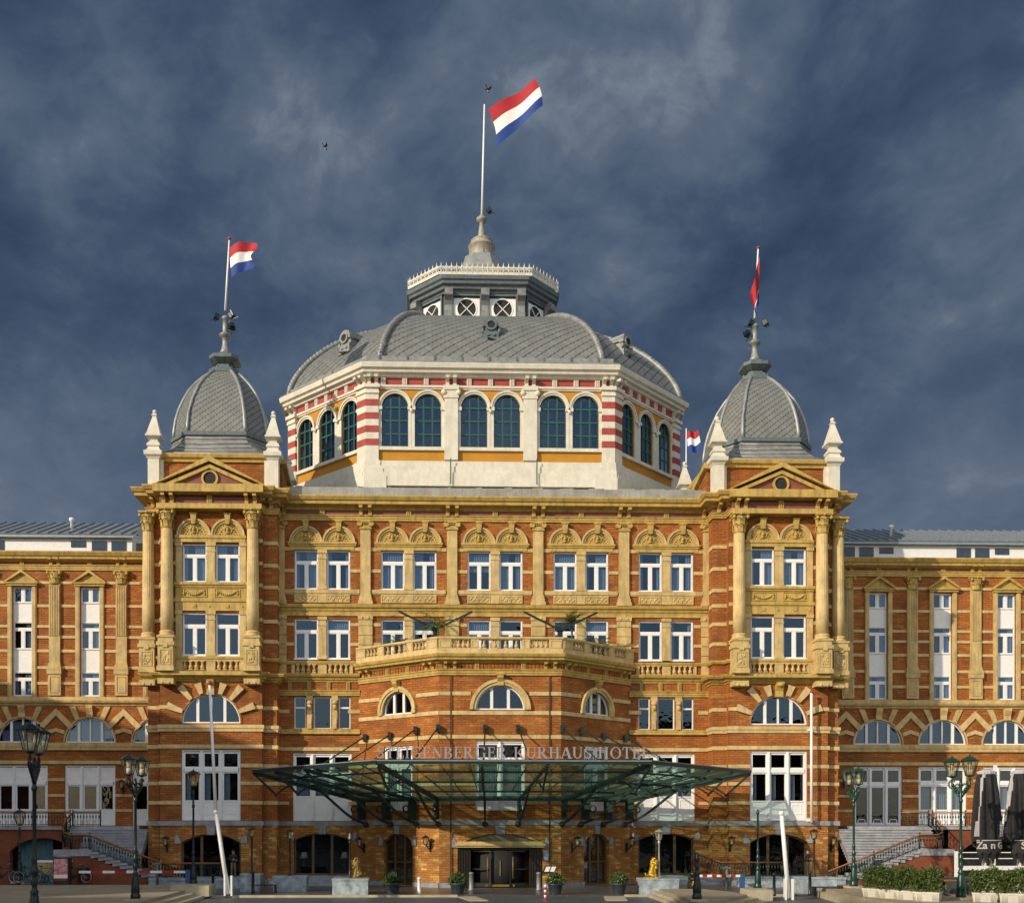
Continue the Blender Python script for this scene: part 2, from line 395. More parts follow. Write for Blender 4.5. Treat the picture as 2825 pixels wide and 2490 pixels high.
def W_single(W, H, zt=None, gm='glass', cur=None):
    f = MB(); h = W/2; frame_rect(f, -h, h, 0, H, 0.07, 0.12, 0.22)
    if zt: f.box(-h+0.07, h-0.07, 0.1, 0.22, zt-0.06, zt+0.06)
    return window('window', f, M['white'], [rect(-h,h,0.03,H-0.03)], cur, gm)
def W_french(W, H, top=1.35, low=1.25, lights=3, gm='glass_low', cur=True, solid_top=False):
    f = MB(); h = W/2; y0, y1 = 0.1, 0.24
    frame_rect(f, -h, h, 0, H, 0.11, y0, y1)
    zt = H-top; f.box(-h+0.16, h-0.16, y0-0.05, y1, zt-0.12, zt+0.12)
    d = W/lights
    for i in range(1, lights):
        x = -h+d*i; f.box(x-0.085, x+0.085, y0-0.08, y1, 0.11, H-0.11); f.box(x-0.035, x+0.035, y0-0.13, y0-0.08, 0.11, H-0.11)
    for i in range(lights):
        a, b = -h+d*i+(0.11 if i==0 else 0.085), -h+d*(i+1)-(0.11 if i==lights-1 else 0.085)
        frame_rect(f, a, b, 0.11, zt-0.12, 0.10, y0+0.02, y1-0.01)
        f.box(a+0.10, b-0.10, y0+0.05, y1-0.03, 0.2, low)
        f.box(a+0.10, b-0.10, y0, y1-0.01, low-0.05, low+0.05)
        frame_rect(f, a+0.22, b-0.22, 0.42, low-0.2, 0.05, y0+0.025, y0+0.06)
        frame_rect(f, a, b, zt+0.12, H-0.16, 0.1, y0+0.02, y1-0.01)
        if solid_top:
            f.box(a+0.1, b-0.1, y0+0.05, y1-0.03, zt+0.2, H-0.24); frame_rect(f, a+0.18, b-0.18, zt+0.3, H-0.34, 0.03, y0+0.03, y0+0.06)
    cu = [(-h+d*i+0.2, -h+d*(i+1)-0.2, low, zt-0.1) for i in range(lights)] if cur is True else [(-h+d*i+0.2, -h+d*i+0.55, low, zt-0.1) for i in range(lights)] if cur == 2 else None
    return window('french_window', f, M['white'], [rect(-h+0.1,h-0.1,low,zt), rect(-h+0.1,h-0.1,zt,H-0.1)], cu, gm)
def W_lunette(W, H, bars=(-0.5,0.0,0.5), cur=True, gm='glass', stilt=0.0):
    f = MB(); r = W/2; y0, y1 = 0.12, 0.24; n = 18
    s = (H-stilt)/r
    def pt(a, q): return (q*math.cos(a), stilt+q*s*math.sin(a))
    for i in range(n):
        a, b = PI*i/n, PI*(i+1)/n
        f.prism([pt(a,r), pt(b,r), pt(b,r-0.09), pt(a,r-0.09)], y0, y1)
    if stilt > 0: f.box(-r,-r+0.09,y0,y1,0,stilt); f.box(r-0.09,r,y0,y1,0,stilt)
    f.box(-r, r, y0-0.04, y1, -0.02, 0.09)
    for k, b in enumerate(bars):
        x = b*r; z = stilt+s*math.sqrt(r*r-x*x)-0.03; t = 0.095 if abs(b) > 0.01 else 0.055
        f.box(x-t, x+t, y0-0.02, y1, 0.09, z)
    pane = [(-r,0.03),(r,0.03)] + [pt(PI*i/n, r-0.02) for i in range(0 if stilt else 1, n+1 if stilt else n)]
    cu = None
    if cur:
        cu = [(-r*0.86, -r*0.1, 0.05, H*0.5), (r*0.1, r*0.86, 0.05, H*0.5), (-r*0.5, r*0.5, 0.05, H*0.84)]
    return window('lunette_window', f, M['white'], [pane], cu, gm)
def W_shop(W, zs, za, cols=2, door=False):
    f = MB(); h = W/2; y0, y1 = 0.22, 0.36
    P = sarch_pts(0, W, zs, za, 12); Q = sarch_pts(0, W, zs, za, 12, -0.09)
    for i in range(12): f.prism([P[i], P[i+1], Q[i+1], Q[i]], y0, y1)
    f.box(-h, -h+0.12, y0, y1, 0, zs); f.box(h-0.12, h, y0, y1, 0, zs); f.box(-h+0.12, h-0.12, y0, y1, 0, 0.12)
    for i in range(1, cols+1):
        x = -h+W*i/(cols+1); f.box(x-0.09, x+0.09, y0, y1, 0.12, zs+(za-zs)*0.85)
    if door:
        f.box(-h+0.12, h-0.12, y0+0.02, y1, 1.5, 1.6)
    pane = [(-h,0.05),(h,0.05)] + P[::-1]
    return window('arched_window', f, M['joinery'], [pane], None, 'glass_low', yp=0.3)

# ------------------------------------------------------------------ ornament prototypes
def arch_hood():
    m = MB(); m.arcring(0, 0, 0.86, 1.0, -0.12, 0.1, n=18); m.arcring(0, 0, 1.0, 1.125, -0.2, 0.1, n=18)
    h = O('arch_hood', m, M['cream'])
    k = MB(); k.prism([(-0.13,0.72),(0.13,0.72),(0.2,1.42),(-0.2,1.42)], -0.3, 0.05); k.box(-0.24,0.24,-0.34,0.05,1.36,1.46)
    O('keystone', k, M['gold_trim'], h)
    r = MB(); n = 16
    r.prism([(0.87*math.cos(PI*i/n), 0.87*math.sin(PI*i/n)) for i in range(n+1)], -0.03, 0.08)
    for i in range(13):
        a = PI*(i+0.5)/13; r.ball((0.74*math.cos(a), -0.02, 0.74*math.sin(a)), (0.055,0.07,0.055), 6, 4)
    for i in range(9):
        a = PI*(i+0.7)/9.4; r.ball((0.56*math.cos(a), -0.04, 0.53*math.sin(a)), (0.075,0.08,0.05), 6, 4)
    r.arcring(0, 0.36, 0.22, 0.3, -0.1, 0.02, 0, 2*PI, 14)
    r.ball((0, -0.1, 0.38), (0.12,0.16,0.17), 8, 6); r.ball((0, -0.08, 0.2), (0.17,0.13,0.1), 8, 5)
    for i in range(7):
        x = -0.6+0.2*i; r.ball((x, -0.03, 0.07), (0.085,0.07,0.055), 6, 4)
    O('carved_relief', r, M['gold_trim'], h)
    return h
P_hood = arch_hood()
def balus_mb(h, r):
    m = MB()
    m.sq([(r*0.85,0),(r*0.85,h*0.1)]); m.lathe([(r*0.5,h*0.1),(r*0.95,h*0.28),(r*0.8,h*0.42),(r*0.42,h*0.62),(r*0.6,h*0.8),(r*0.85,h*0.88)], n=8); m.sq([(r*0.85,h*0.88),(r*0.85,h)])
    return m
ME_balus = balus_mb(0.60, 0.15).mesh('baluster', M['band'])
def bracket_mb(w=0.24, h=0.72, d=0.6):
    m = MB(); xprism(m, [(0,0),(-d*0.3,0.03),(-d*0.34,h*0.2),(-d*0.22,h*0.4),(-d*0.5,h*0.62),(-d,h*0.72),(-d,h*0.95),(0,h*0.95)], -w/2, w/2)
    m.box(-w/2-0.03, w/2+0.03, -d-0.03, 0, h*0.95, h); return m
ME_bracket = bracket_mb().mesh('bracket', M['gold_trim'])
ME_bracket_s = bracket_mb(0.2, 0.45, 0.4).mesh('bracket', M['gold_trim'])
ME_bracket_w = bracket_mb(0.26, 0.65, 0.62).mesh('bracket', M['plaster'])
def trig_mb(w, h, d=0.1):
    m = MB(); m.box(-w/2, w/2, -d*0.5, 0, 0, h)
    for i in range(3): x = -w/2+w*(i+0.5)/3; m.box(x-w*0.11, x+w*0.11, -d, -d*0.5, 0, h)
    return m
ME_trig = trig_mb(0.36, 0.58).mesh('triglyph', M['gold_trim']); ME_trig_w = trig_mb(0.36, 0.42).mesh('triglyph', M['plaster'])
def capital_mb(r, h, flat=False, yscale=1.0):            # leafy capital on a round or flat shaft
    m = MB()
    m.lathe([(r,0),(r*1.08,0.04),(r*1.0,0.1),(r*1.05,h*0.5),(r*1.25,h*0.85)], n=16)
    for row, (z0, hh, rr, cnt) in enumerate(((0.08,h*0.42,1.08,8),(h*0.38,h*0.42,1.14,8))):
        for i in range(cnt):
            a = 2*PI*(i+0.5*row)/cnt; ca, sa = math.cos(a), math.sin(a); wv = r*0.36
            pts = []
            for t, o in ((0,0.0),(0.45,0.05),(0.8,0.14),(1.0,0.27),(0.86,0.3)):
                q = r*rr+o*r*1.6; w2 = wv*(1-0.35*t)
                for s in (-1,1): pts.append((q*ca - s*w2*sa, q*sa + s*w2*ca, z0+hh*t))
            m.add(pts, [(0,1,3,2),(2,3,5,4),(4,5,7,6),(6,7,9,8)])
    for sx in (-1,1):
        for sy in (-1,1):
            c = Vector((sx*r*1.22, sy*r*1.22, h*0.78)); m.ball(c, (r*0.3,r*0.3,r*0.34), 8, 6)
    m.sq([(r*1.3,h*0.88),(r*1.48,h*0.93),(r*1.48,h)])
    for s in range(4):
        a = s*PI/2; m.ball((r*1.4*math.cos(a), r*1.4*math.sin(a), h*0.93), (0.09,0.09,0.09), 6, 4)
    if yscale != 1.0: m.v = [(x, y*yscale, z) for x, y, z in m.v]
    return m
def column():
    shaft = MB(); r = 0.405; H = 6.75
    def flut(a, z): return 1.0 - (0.075 if z > 2.35 else 0.0)*abs(math.sin(a*10))
    shaft.lathe([(r*1.0,0.0),(r*1.02,1.2),(r*1.0,2.3),(r*1.0,2.36),(r*0.97,4.5),(r*0.9,H)], n=80, rad=flut)
    c = O('column', shaft, M['band'])
    b = MB(); b.sq([(0.56,-0.5),(0.56,-0.36)]); b.lathe([(0.55,-0.36),(0.56,-0.28),(0.46,-0.22),(0.45,-0.16),(0.51,-0.1),(0.44,0.0)], n=24)
    O('base', b, M['cream'], c)
    O('capital', capital_mb(0.375, 1.3), M['gold_trim'], c, (0,0,H))
    return c
P_column = column()
def obelisk():
    m = MB()
    m.sq([(0.46,0),(0.46,0.1),(0.40,0.14),(0.36,0.3),(0.44,0.36),(0.42,0.5),(0.25,0.72),(0.24,0.8),(0.52,0.98),(0.52,1.08),(0.46,1.12),(0.13,2.35),(0.13,2.4),(0.19,2.46),(0.15,2.52),(0.09,2.6)])
    m.ball((0,0,2.72), 0.15, 10, 8)
    return m.mesh('obelisk', M['plaster'])
ME_obelisk = obelisk()
def roof_facets(name, mat, levels, faces, parent, loc, close=True):
    """levels: list of (z, [plan points]); faces: indices of the facets to make; uv in metres across and up the slope"""
    vs, fs, uvs = [], [], []
    n = len(levels[0][1])
    for k in faces:
        acc = 0.0; b0 = Vector((*levels[0][1][k], 0)); b1 = Vector((*levels[0][1][(k+1)%n], 0)); e = (b1-b0).normalized(); mid0 = (b0+b1)/2
        prev = None
        for z, poly in levels:
            a = Vector((*poly[k], z)); b = Vector((*poly[(k+1)%n], z)); mid = (a+b)/2
            if prev is not None: acc += (mid-prev[2]).length
            cur = (a, b, mid, acc)
            if prev is not None:
                o = len(vs); vs += [prev[0], prev[1], b, a]; fs.append((o,o+1,o+2,o+3))
                uvs += [((p-mid0).dot(e)+k*3.3, s) for p, s in ((prev[0],prev[3]),(prev[1],prev[3]),(b,acc),(a,acc))]
            prev = cur
    me = bpy.data.meshes.new(name); me.from_pydata([tuple(v) for v in vs], [], fs); me.materials.append(mat)
    l = me.uv_layers.new(name='UVMap')
    for i, uv in enumerate(uvs): l.data[i].uv = uv
    return link(name, me, parent, loc)

# ================================================================== THE HOTEL
H = thing('hotel', 'grand orange brick hotel with cream columns, two domed corner turrets and a large central dome', 'hotel')
BC = [-11.88, -5.95, 0.0, 5.95, 11.88]
# --- main wall
holes = []
for c in BC:
    for s in (-1,1):
        holes += [rect(c+s*1.09-0.81, c+s*1.09+0.81, 20.2, 22.92), rect(c+s*1.09-0.81, c+s*1.09+0.81, 15.42, 18.2)]
for c in (BC[0], BC[4]):
    holes += [rect(c-1.92,c-1.12,10.66,12.84), rect(c-0.6,c+0.6,10.66,12.84), rect(c+1.12,c+1.92,10.66,12.84), rect(c-2.0,c+2.0,4.35,9.0)]
w = MB(); w.panel(rect(-15,15,4.3,26.4), holes, 0.0, 0.32); O('wall', w, M['brick'], H)
w = MB(); w.panel(rect(-15,15,-0.3,4.3), [sarch(c,3.88,0.62,3.06,3.5) for c in (BC[0],BC[4])], 0.0, 0.4); O('ground_floor_wall', w, M['brick_low'], H)
vi = 0
for i, c in enumerate(BC):
    for s in (-1,1):
        o = dup(WC[(0,6,2,1,5,1,2,0,6,1)[vi]], H, (c+s*1.09, 0, 20.2)); o.scale = (1,1,2.72/2.75)
        o = dup(WC[(3,4,6,3,5,3,3,4,3,6)[vi]], H, (c+s*1.09, 0, 15.42)); o.scale = (1,1,2.78/2.75); vi += 1
        h = dup(P_hood, H, (c+s*1.125, 0, 23.42))
    m = MB()                                             # sill band, carved panels and imposts of one bay
    m.box(c-2.55,c+2.55,-0.12,0.0,19.94,20.2); m.box(c-2.5,c+2.5,-0.07,0,19.86,19.94)
    for s in (-1,1):
        a, b = sorted((c+s*0.3, c+s*1.92)); m.box(a,b,-0.06,0,19.3,19.86); frame_rect(m,a+0.04,b-0.04,19.34,19.82,0.06,-0.1,-0.06)
        for q in range(14): m.ball((a+0.2+(b-a-0.4)*q/13, -0.06, 19.58+0.1*math.sin(q*1.9)), (0.09,0.05,0.1), 6, 4)
        m.box(c+s*1.92 if s>0 else c-2.6, c+2.6 if s>0 else c-1.92, -0.06, 0, 22.86, 23.1)
        m.box(c+s*1.92 if s>0 else c-2.6, c+2.6 if s>0 else c-1.92, -0.06, 0, 21.38, 21.6)
        for zz in (17.7, 16.35): m.box(c+s*1.92 if s>0 else c-2.6, c+2.6 if s>0 else c-1.92, -0.06, 0, zz, zz+0.22)
        m.ball((c+s*2.1,-0.06,22.98),(0.08,0.05,0.08),8,5)
    m.box(c-0.3,c+0.3,-0.1,0,19.3,19.86)
    O('sill_band', m, M['cream'], H)
    m = MB(); m.box(c-2.3,c+2.3,-0.16,0,23.18,23.3); m.box(c-2.35,c+2.35,-0.22,0,23.3,23.44); m.box(c-2.2,c+2.2,-0.1,0,22.92,23.18)
    O('impost', m, M['gold_trim'], H)
    for z0, z1 in ((20.2,22.92),(15.42,18.35)):
        m = MB(); m.box(c-0.27,c+0.27,-0.1,0.0,z0,z1); m.box(c-0.33,c+0.33,-0.16,0,z1-0.24,z1-0.02); m.box(c-0.31,c+0.31,-0.14,0,z1-0.62,z1-0.5); m.box(c-0.32,c+0.32,-0.15,0,z0,z0+0.22)
        O('window_pier', m, M['cream'], H)
# --- pilasters
for x in (-14.8,-8.92,-2.97,2.97,8.92,14.8):
    m = MB(); m.box(x-0.35,x+0.35,-0.2,0,19.85,24.4); p = O('pilaster', m, M['cream'], H)
    m = MB(); m.box(x-0.42,x+0.42,-0.27,0,24.32,24.42); m.box(x-0.38,x+0.38,-0.24,0,24.42,24.6); m.box(x-0.45,x+0.45,-0.32,0,24.78,24.92)
    for s in (-1,1): m.lathe([(0.17,-0.16),(0.19,-0.1),(0.19,0.1),(0.17,0.16)],(0,0,0),12); q=len(m.v)-48; m.v[q:]=[(x+s*0.4+vx, -0.16+vz, 24.68+vy) for vx,vy,vz in m.v[q:]]
    for t in range(5): m.ball((x-0.26+0.13*t,-0.26,24.69),0.06,6,4)
    O('capital', m, M['gold_trim'], p)
    m = MB(); m.box(x-0.5,x+0.5,-0.32,0,19.13,19.42); m.box(x-0.44,x+0.44,-0.28,0,19.42,19.62); m.box(x-0.4,x+0.4,-0.24,0,19.62,19.85)
    O('base', m, M['cream'], p)
    m = MB(); zs = 14.42
    for k in range(6):
        z0 = zs+k*0.66; m.box(x-0.48,x+0.48,-0.16,0,z0+0.03,z0+0.63); m.box(x-0.45,x+0.45,-0.11,0,z0-0.03,z0+0.03)
    m.box(x-0.52,x+0.52,-0.22,0,18.15,18.42)
    for s in (-1,1): m.ball((x+s*0.22,-0.22,18.28),(0.1,0.06,0.1),8,5)
    O('rusticated_pilaster', m, M['cream'], H)
# --- string courses and main cornice of the centre
def string_prof(z, k=1.0): return [(0,z),(0.06*k,z+0.02),(0.08*k,z+0.12),(0.16*k,z+0.16),(0.2*k,z+0.3),(0.34*k,z+0.36),(0.4*k,z+0.5),(0.4*k,z+0.56),(0,z+0.6)]
def arch_prof(z): return [(0,z),(0.1,z),(0.1,z+0.12),(0.14,z+0.14),(0.14,z+0.26),(0.2,z+0.32),(0.2,z+0.38),(0,z+0.4)]
CORN = [(0,25.62),(0.14,25.64),(0.22,25.84),(0.72,25.90),(0.74,26.08),(0.84,26.14),(0.95,26.34),(0.95,26.42),(0,26.5)]
m = MB(); P0 = [(-14.95,0),(14.95,0)]
m.sweep(P0, string_prof(18.6, 0.8)); m.sweep(P0, [(0,18.4),(0.1,18.4),(0.1,18.6),(0,18.6)])
for x in [c+d for c in BC for d in (-1.1,1.1)]:
    m.box(x-0.12,x+0.12,-0.13,-0.1,18.43,18.58)
O('string_course', m, M['gold_trim'], H)
for a, b in ((-14.95,-9.3),(9.3,14.95)):
    m = MB(); m.sweep([(a,0),(b,0)], string_prof(13.85)); m.sweep([(a,0),(b,0)], arch_prof(12.92)); m.sweep([(a,0),(b,0)], [(0,15.05),(0.14,15.06),(0.2,15.2),(0.2,15.28),(0,15.3)])
    for k in range(4): link('triglyph', ME_trig, H, (a+0.85+k*1.33, 0.0, 13.32)).scale = (0.7,1,0.95)
    m.box(a,b,-0.1,0,10.5,10.62); m.box(a,b,-0.18,0,10.3,10.42); m.box(a,b,-0.08,0,10.42,10.5)
    O('string_course', m, M['gold_trim'], H)
    m = MB()
    c = (a+b)/2
    for zz in (11.72,): m.box(a,c-2.0,-0.06,0,zz,zz+0.24); m.box(c+2.0,b,-0.06,0,zz,zz+0.24)
    for zz in (9.15,): m.box(a,b,-0.07,0,zz,zz+0.24)
    for zz in (7.95,6.78,5.45): m.box(a,c-2.02,-0.06,0,zz,zz+0.22); m.box(c+2.02,b,-0.06,0,zz,zz+0.22)
    O('stone_band', m, M['band'], H)
    m = MB(); m.box(a,b,-0.1,0,4.02,4.32); O('stone_band', m, M['blue_stone'], H)
m = MB(); m.sweep(P0, arch_prof(24.93)); O('architrave', m, M['gold_trim'], H)
m = MB(); m.box(-14.9,14.9,-0.06,0,25.33,25.7); O('frieze', m, M['maroon'], H)
m = MB(); m.sweep(P0, CORN); O('cornice', m, M['gold_trim'], H)
m = MB(); xprism(m, [(-0.80,26.46),(-0.80,27.0),(-0.72,27.02),(6.6,29.35),(6.6,28.4),(-0.7,26.5)], -14.6, 14.6)
for k in range(14): x = -13.6+k*2.1; m.bar((x,-0.7,27.05),(x,6.5,29.35),0.06,0.1)
O('gutter_roof', m, M['zinc_rust'], H)
for x in (-14.8,-8.92,-2.97,2.97,8.92,14.8):
    for s in (-1,1):
        if abs(x) > 14 and s*x > 0: continue
        link('bracket', ME_bracket, H, (x+s*0.31, -0.06, 25.22)).scale = (1,1,0.92)
for c in BC: link('triglyph', ME_trig, H, (c, -0.06, 25.33))
# --- balustrades below the outer first floor windows
for c in (BC[0], BC[4]):
    m = MB(); m.box(c-0.3,c+0.3,-0.1,0,14.45,15.05)
    for s in (-1,1): m.box(c+s*1.98-0.12,c+s*1.98+0.12,-0.1,0,14.45,15.05)
    o = O('window_balustrade', m, M['cream'], H)
    for s in (-1,1):
        for k in range(4): link('baluster', ME_balus, o, (c+s*(0.55+k*0.37), -0.1, 14.46))
# --- mezzanine and ground floor of the outer bays
P_side = W_single(0.8, 2.18, 1.45, 'glass'); P_mid = W_single(1.2, 2.18, None, 'glass')
P_fr = W_french(4.0, 4.65, 1.55, 1.65); P_shop = W_shop(3.88, 2.44, 2.88)
for c in (BC[0], BC[4]):
    dup(P_side, H, (c-1.52,0,10.66)); dup(P_mid, H, (c,0,10.66)); dup(P_side, H, (c+1.52,0,10.66))
    m = MB(); m.box(c-2.0,c+2.0,-0.12,0,10.62,10.68)
    for s in (-1,1):
        x = c+s*0.86; m.box(x-0.17,x+0.17,-0.1,0,10.66,12.84); m.box(x-0.22,x+0.22,-0.14,0,12.6,12.9)
        m.ball((x,-0.16,12.45),(0.22,0.13,0.16),8,6); m.ball((x,-0.16,12.15),(0.14,0.1,0.2),8,6)
        xprism(m, [(0,10.66),(-0.2,10.66),(-0.2,11.0),(-0.12,11.3),(-0.1,12.0),(0,12.0)], x-0.12, x+0.12)
    O('window_console', m, M['cream'], H)
    dup(P_fr, H, (c,0,4.35)); dup(P_shop, H, (c,0,0.62))
def brick_arch(c, w, zs, za, y, parent, th=0.85):
    m = MB(); I = sarch_pts(c, w, zs, za, 22, 0.0); Q = sarch_pts(c, w, zs, za, 22, th)
    for i in range(22):
        if abs(i-10.5) < 1.2: continue
        m.prism([I[i], I[i+1], Q[i+1], Q[i]], y-0.05-0.012*(i % 2), y+0.02)
    O('brick_arch', m, M['brick_low'], parent)
    m = MB(); m.prism([(c-0.3,za+th+0.02),(c+0.3,za+th+0.02),(c+0.24,za-0.06),(c-0.24,za-0.06)], y-0.14, y)
    for s in (-1,1): m.prism([(c+s*w/2,zs-0.05),(c+s*(w/2+0.42),zs-0.05),(c+s*(w/2+0.42),zs+0.35),(c+s*(w/2+0.28),zs+0.6),(c+s*w/2,zs+0.1)], y-0.1, y)
    O('arch_stone', m, M['blue_stone'], parent)
for c in (BC[0], BC[4]): brick_arch(c, 3.88, 3.06, 3.5, 0.0, H, 0.55)
# --- inside of the building: back walls, floors and roof so that the rooms are dark
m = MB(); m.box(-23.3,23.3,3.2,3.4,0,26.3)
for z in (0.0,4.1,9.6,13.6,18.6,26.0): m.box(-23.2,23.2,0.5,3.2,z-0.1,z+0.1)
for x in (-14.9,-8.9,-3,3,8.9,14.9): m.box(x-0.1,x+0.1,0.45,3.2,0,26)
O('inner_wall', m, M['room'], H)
m = MB(); m.box(-23.3,23.3,3.4,44,-0.2,26.9); O('rear_block', m, M['brick'], H)
# ------------------------------------------------------------------ corner towers of the hotel
P_tlun = W_lunette(3.9, 1.98, (-0.46,0.0,0.46), False)
P_tfr = W_french(3.9, 4.72, 1.35, 1.3, cur=2); P_tshop = W_shop(3.95, 2.36, 2.96)
def tower(cx, side):
    YF, YS = -1.9, -1.35
    holes = []
    for s in (-1,1):
        x = cx+s*1.09; holes += [rect(x-0.81,x+0.81,20.2,22.78), rect(x-0.81,x+0.81,15.3,18.2)]
    holes += [rarch(cx,3.9,10.84,10.84,18), rect(cx-1.95,cx+1.95,4.36,9.08)]
    w = MB(); w.panel(rect(cx-3.4,cx+3.4,4.3,26.4), holes, YF, 0.34)
    for s in (-1,1):
        a, b = sorted((cx+s*3.4, cx+s*4.3)); w.box(a,b,YS,9.0,4.3,26.4)
        w.box(min(cx+s*3.4,cx+s*3.38),max(cx+s*3.4,cx+s*3.38),YF,YS,4.3,26.4)
    O('tower_wall', w, M['brick'], H)
    w = MB(); w.panel(rect(cx-3.4,cx+3.4,-0.3,4.3), [sarch(cx,3.95,0.5,2.88,3.46)], YF, 0.42)
    for s in (-1,1):
        a, b = sorted((cx+s*3.4, cx+s*4.3)); w.box(a,b,YS,9.0,-0.3,4.3)
        w.box(min(cx+s*3.4,cx+s*3.38),max(cx+s*3.4,cx+s*3.38),YF,YS,-0.3,4.3)
    O('tower_base_wall', w, M['brick_low'], H)
    path = [(cx-4.3,6.5),(cx-4.3,YS),(cx-3.4,YS),(cx-3.4,YF),(cx+3.4,YF),(cx+3.4,YS),(cx+4.3,YS),(cx+4.3,0.0)]
    if side > 0: path[-1] = (cx+4.3, 6.5); path[0] = (cx-4.3, 0.0)
    # windows
    v = 0
    for s in (-1,1):
        o = dup(WC[(0,1)[s>0]], H, (cx+s*1.09,YF,20.2)); o.scale = (1,1,2.58/2.75)
        o = dup(WC[3], H, (cx+s*1.09,YF,15.3)); o.scale = (1,1,2.9/2.75)
        dup(P_hood, H, (cx+s*1.125,YF-0.02,23.3))
    dup(P_tlun, H, (cx,YF,10.84)); dup(P_tfr, H, (cx,YF,4.36)); dup(P_tshop, H, (cx,YF,0.5))
    # stone surround of the two window storeys
    m = MB()
    for z0, z1 in ((20.2,22.85),(15.3,18.3)):
        m.box(cx-0.27,cx+0.27,YF-0.12,YF,z0,z1); m.box(cx-0.33,cx+0.33,YF-0.18,YF,z1-0.25,z1); m.box(cx-0.31,cx+0.31,YF-0.15,YF,z1-0.62,z1-0.5); m.box(cx-0.32,cx+0.32,YF-0.16,YF,z0,z0+0.2)
        for s in (-1,1):
            a, b = sorted((cx+s*1.92,cx+s*2.32)); m.box(a,b,YF-0.1,YF,z0-0.3,z1); m.box(a-0.04,b+0.04,YF-0.16,YF,z1-0.25,z1)
    O('window_surround', m, M['cream'], H)
    m = MB(); m.box(cx-2.3,cx+2.3,YF-0.18,YF,22.85,23.1); m.box(cx-2.35,cx+2.35,YF-0.24,YF,23.1,23.3); O('impost', m, M['gold_trim'], H)
    m = MB(); m.box(cx-2.4,cx+2.4,YF-0.26,YF,20.0,20.18); m.box(cx-2.35,cx+2.35,YF-0.18,YF,19.86,20.0)
    m.box(cx-2.34,cx+2.34,YF-0.1,YF,19.12,19.86); m.box(cx-2.4,cx+2.4,YF-0.2,YF,18.9,19.12); m.box(cx-2.34,cx+2.34,YF-0.13,YF,18.3,18.9)
    for s in (-1,1):
        x = cx+s*1.09; frame_rect(m,x-0.85,x+0.85,19.2,19.8,0.05,YF-0.15,YF-0.1)
        for q in range(11):
            t = q/10; m.ball((x-0.65+1.3*t,YF-0.13,19.62-0.26*math.sin(PI*t)),(0.1,0.09,0.09),6,4)
        for e in (-1,1): m.ball((x+e*0.68,YF-0.13,19.45),(0.08,0.07,0.16),6,4)
        m.box(x-0.12,x+0.12,YF-0.18,YF-0.13,18.5,18.72); m.ball((x+1.0,YF-0.13,18.6),(0.08,0.06,0.08),8,5)
    O('carved_panel', m, M['gold_trim'], H)
    m = MB(); m.box(cx-2.3,cx+2.3,YF-0.14,YF,14.95,15.28); m.box(cx-2.3,cx+2.3,YF-0.1,YF,14.2,14.36); m.box(cx-0.3,cx+0.3,YF-0.12,YF,14.36,14.95)
    for s in (-1,1): m.box(cx+s*2.08-0.22,cx+s*2.08+0.22,YF-0.12,YF,14.36,14.95)
    o = O('window_balustrade', m, M['cream'], H)
    for s in (-1,1):
        for k in range(4): link('baluster', ME_balus, o, (cx+s*(0.55+k*0.39), YF-0.1, 14.36))
    # columns on pedestals
    for x, y, zz in ((cx-2.82,YF-0.4,0),(cx+2.82,YF-0.4,0),(cx+side*4.25,YS-0.1,-0.12)):
        dup(P_column, H, (x,y,16.88))
        m = MB(); m.box(x-0.5,x+0.5,y-0.5,y+0.45,14.35,15.85); m.box(x-0.58,x+0.58,y-0.58,y+0.45,15.85,16.1); m.box(x-0.5,x+0.5,y-0.5,y+0.45,16.1,16.4); m.box(x-0.56,x+0.56,y-0.56,y+0.45,14.2,14.5)
        m.box(x-0.15,x+0.15,y-0.6,y-0.5,15.72,16.02); frame_rect(m,x-0.36,x+0.36,14.6,15.6,0.05,y-0.54,y-0.5)
        for q in range(16): m.ball((x+random.uniform(-0.24,0.24),y-0.5,random.uniform(14.75,15.45)),(0.09,0.05,0.09),6,4)
        O('column_pedestal', m, M['cream'], H)
        m = MB(); m.box(x-0.52,x+0.52,y-0.46,y+0.4,13.35,13.7)
        for s in (-1,1): m.ball((x+s*0.22,y-0.46,13.42),(0.11,0.06,0.11),8,5)
        O('corbel_block', m, M['cream'], H)
    # bands, cornices
    m = MB()
    for z in (22.86,21.36,19.9,18.85,17.6,16.25,11.78,9.15,7.9,6.72,5.42):
        if z > 12:
            for s in (-1,1):
                a, b = sorted((cx+s*3.36, cx+s*4.3)); m.box(a-0.05,b+0.05,YS-0.05,YS+0.9,z,z+0.24)
                a, b = sorted((cx+s*2.3, cx+s*3.4)); m.box(a,b+0.03*(s>0),YF-0.05,YF,z,z+0.24)
        elif z < 9:
            for s in (-1,1):
                a, b = sorted((cx+s*3.36, cx+s*4.3)); m.box(a-0.05,b+0.05,YS-0.05,YS+0.9,z,z+0.24)
                a, b = sorted((cx+s*1.97, cx+s*3.4)); m.box(a-0.03*(s<0),b+0.03*(s>0),YF-0.06,YF,z,z+0.24)
        elif z > 10:
            for s in (-1,1):
                a, b = sorted((cx+s*3.36, cx+s*4.3)); m.box(a-0.05,b+0.05,YS-0.05,YS+0.9,z,z+0.24)
                a, b = sorted((cx+s*2.6, cx+s*3.4)); m.box(a-0.03*(s<0),b+0.03*(s>0),YF-0.06,YF,z,z+0.24)
        else: m.sweep(path, [(0,z),(0.07,z),(0.07,z+0.26),(0,z+0.26)])
    m.sweep(path, [(0,10.28),(0.08,10.28),(0.08,10.46),(0.13,10.5),(0.13,10.72),(0,10.74)])
    O('tower_stone_band', m, M['band'], H)
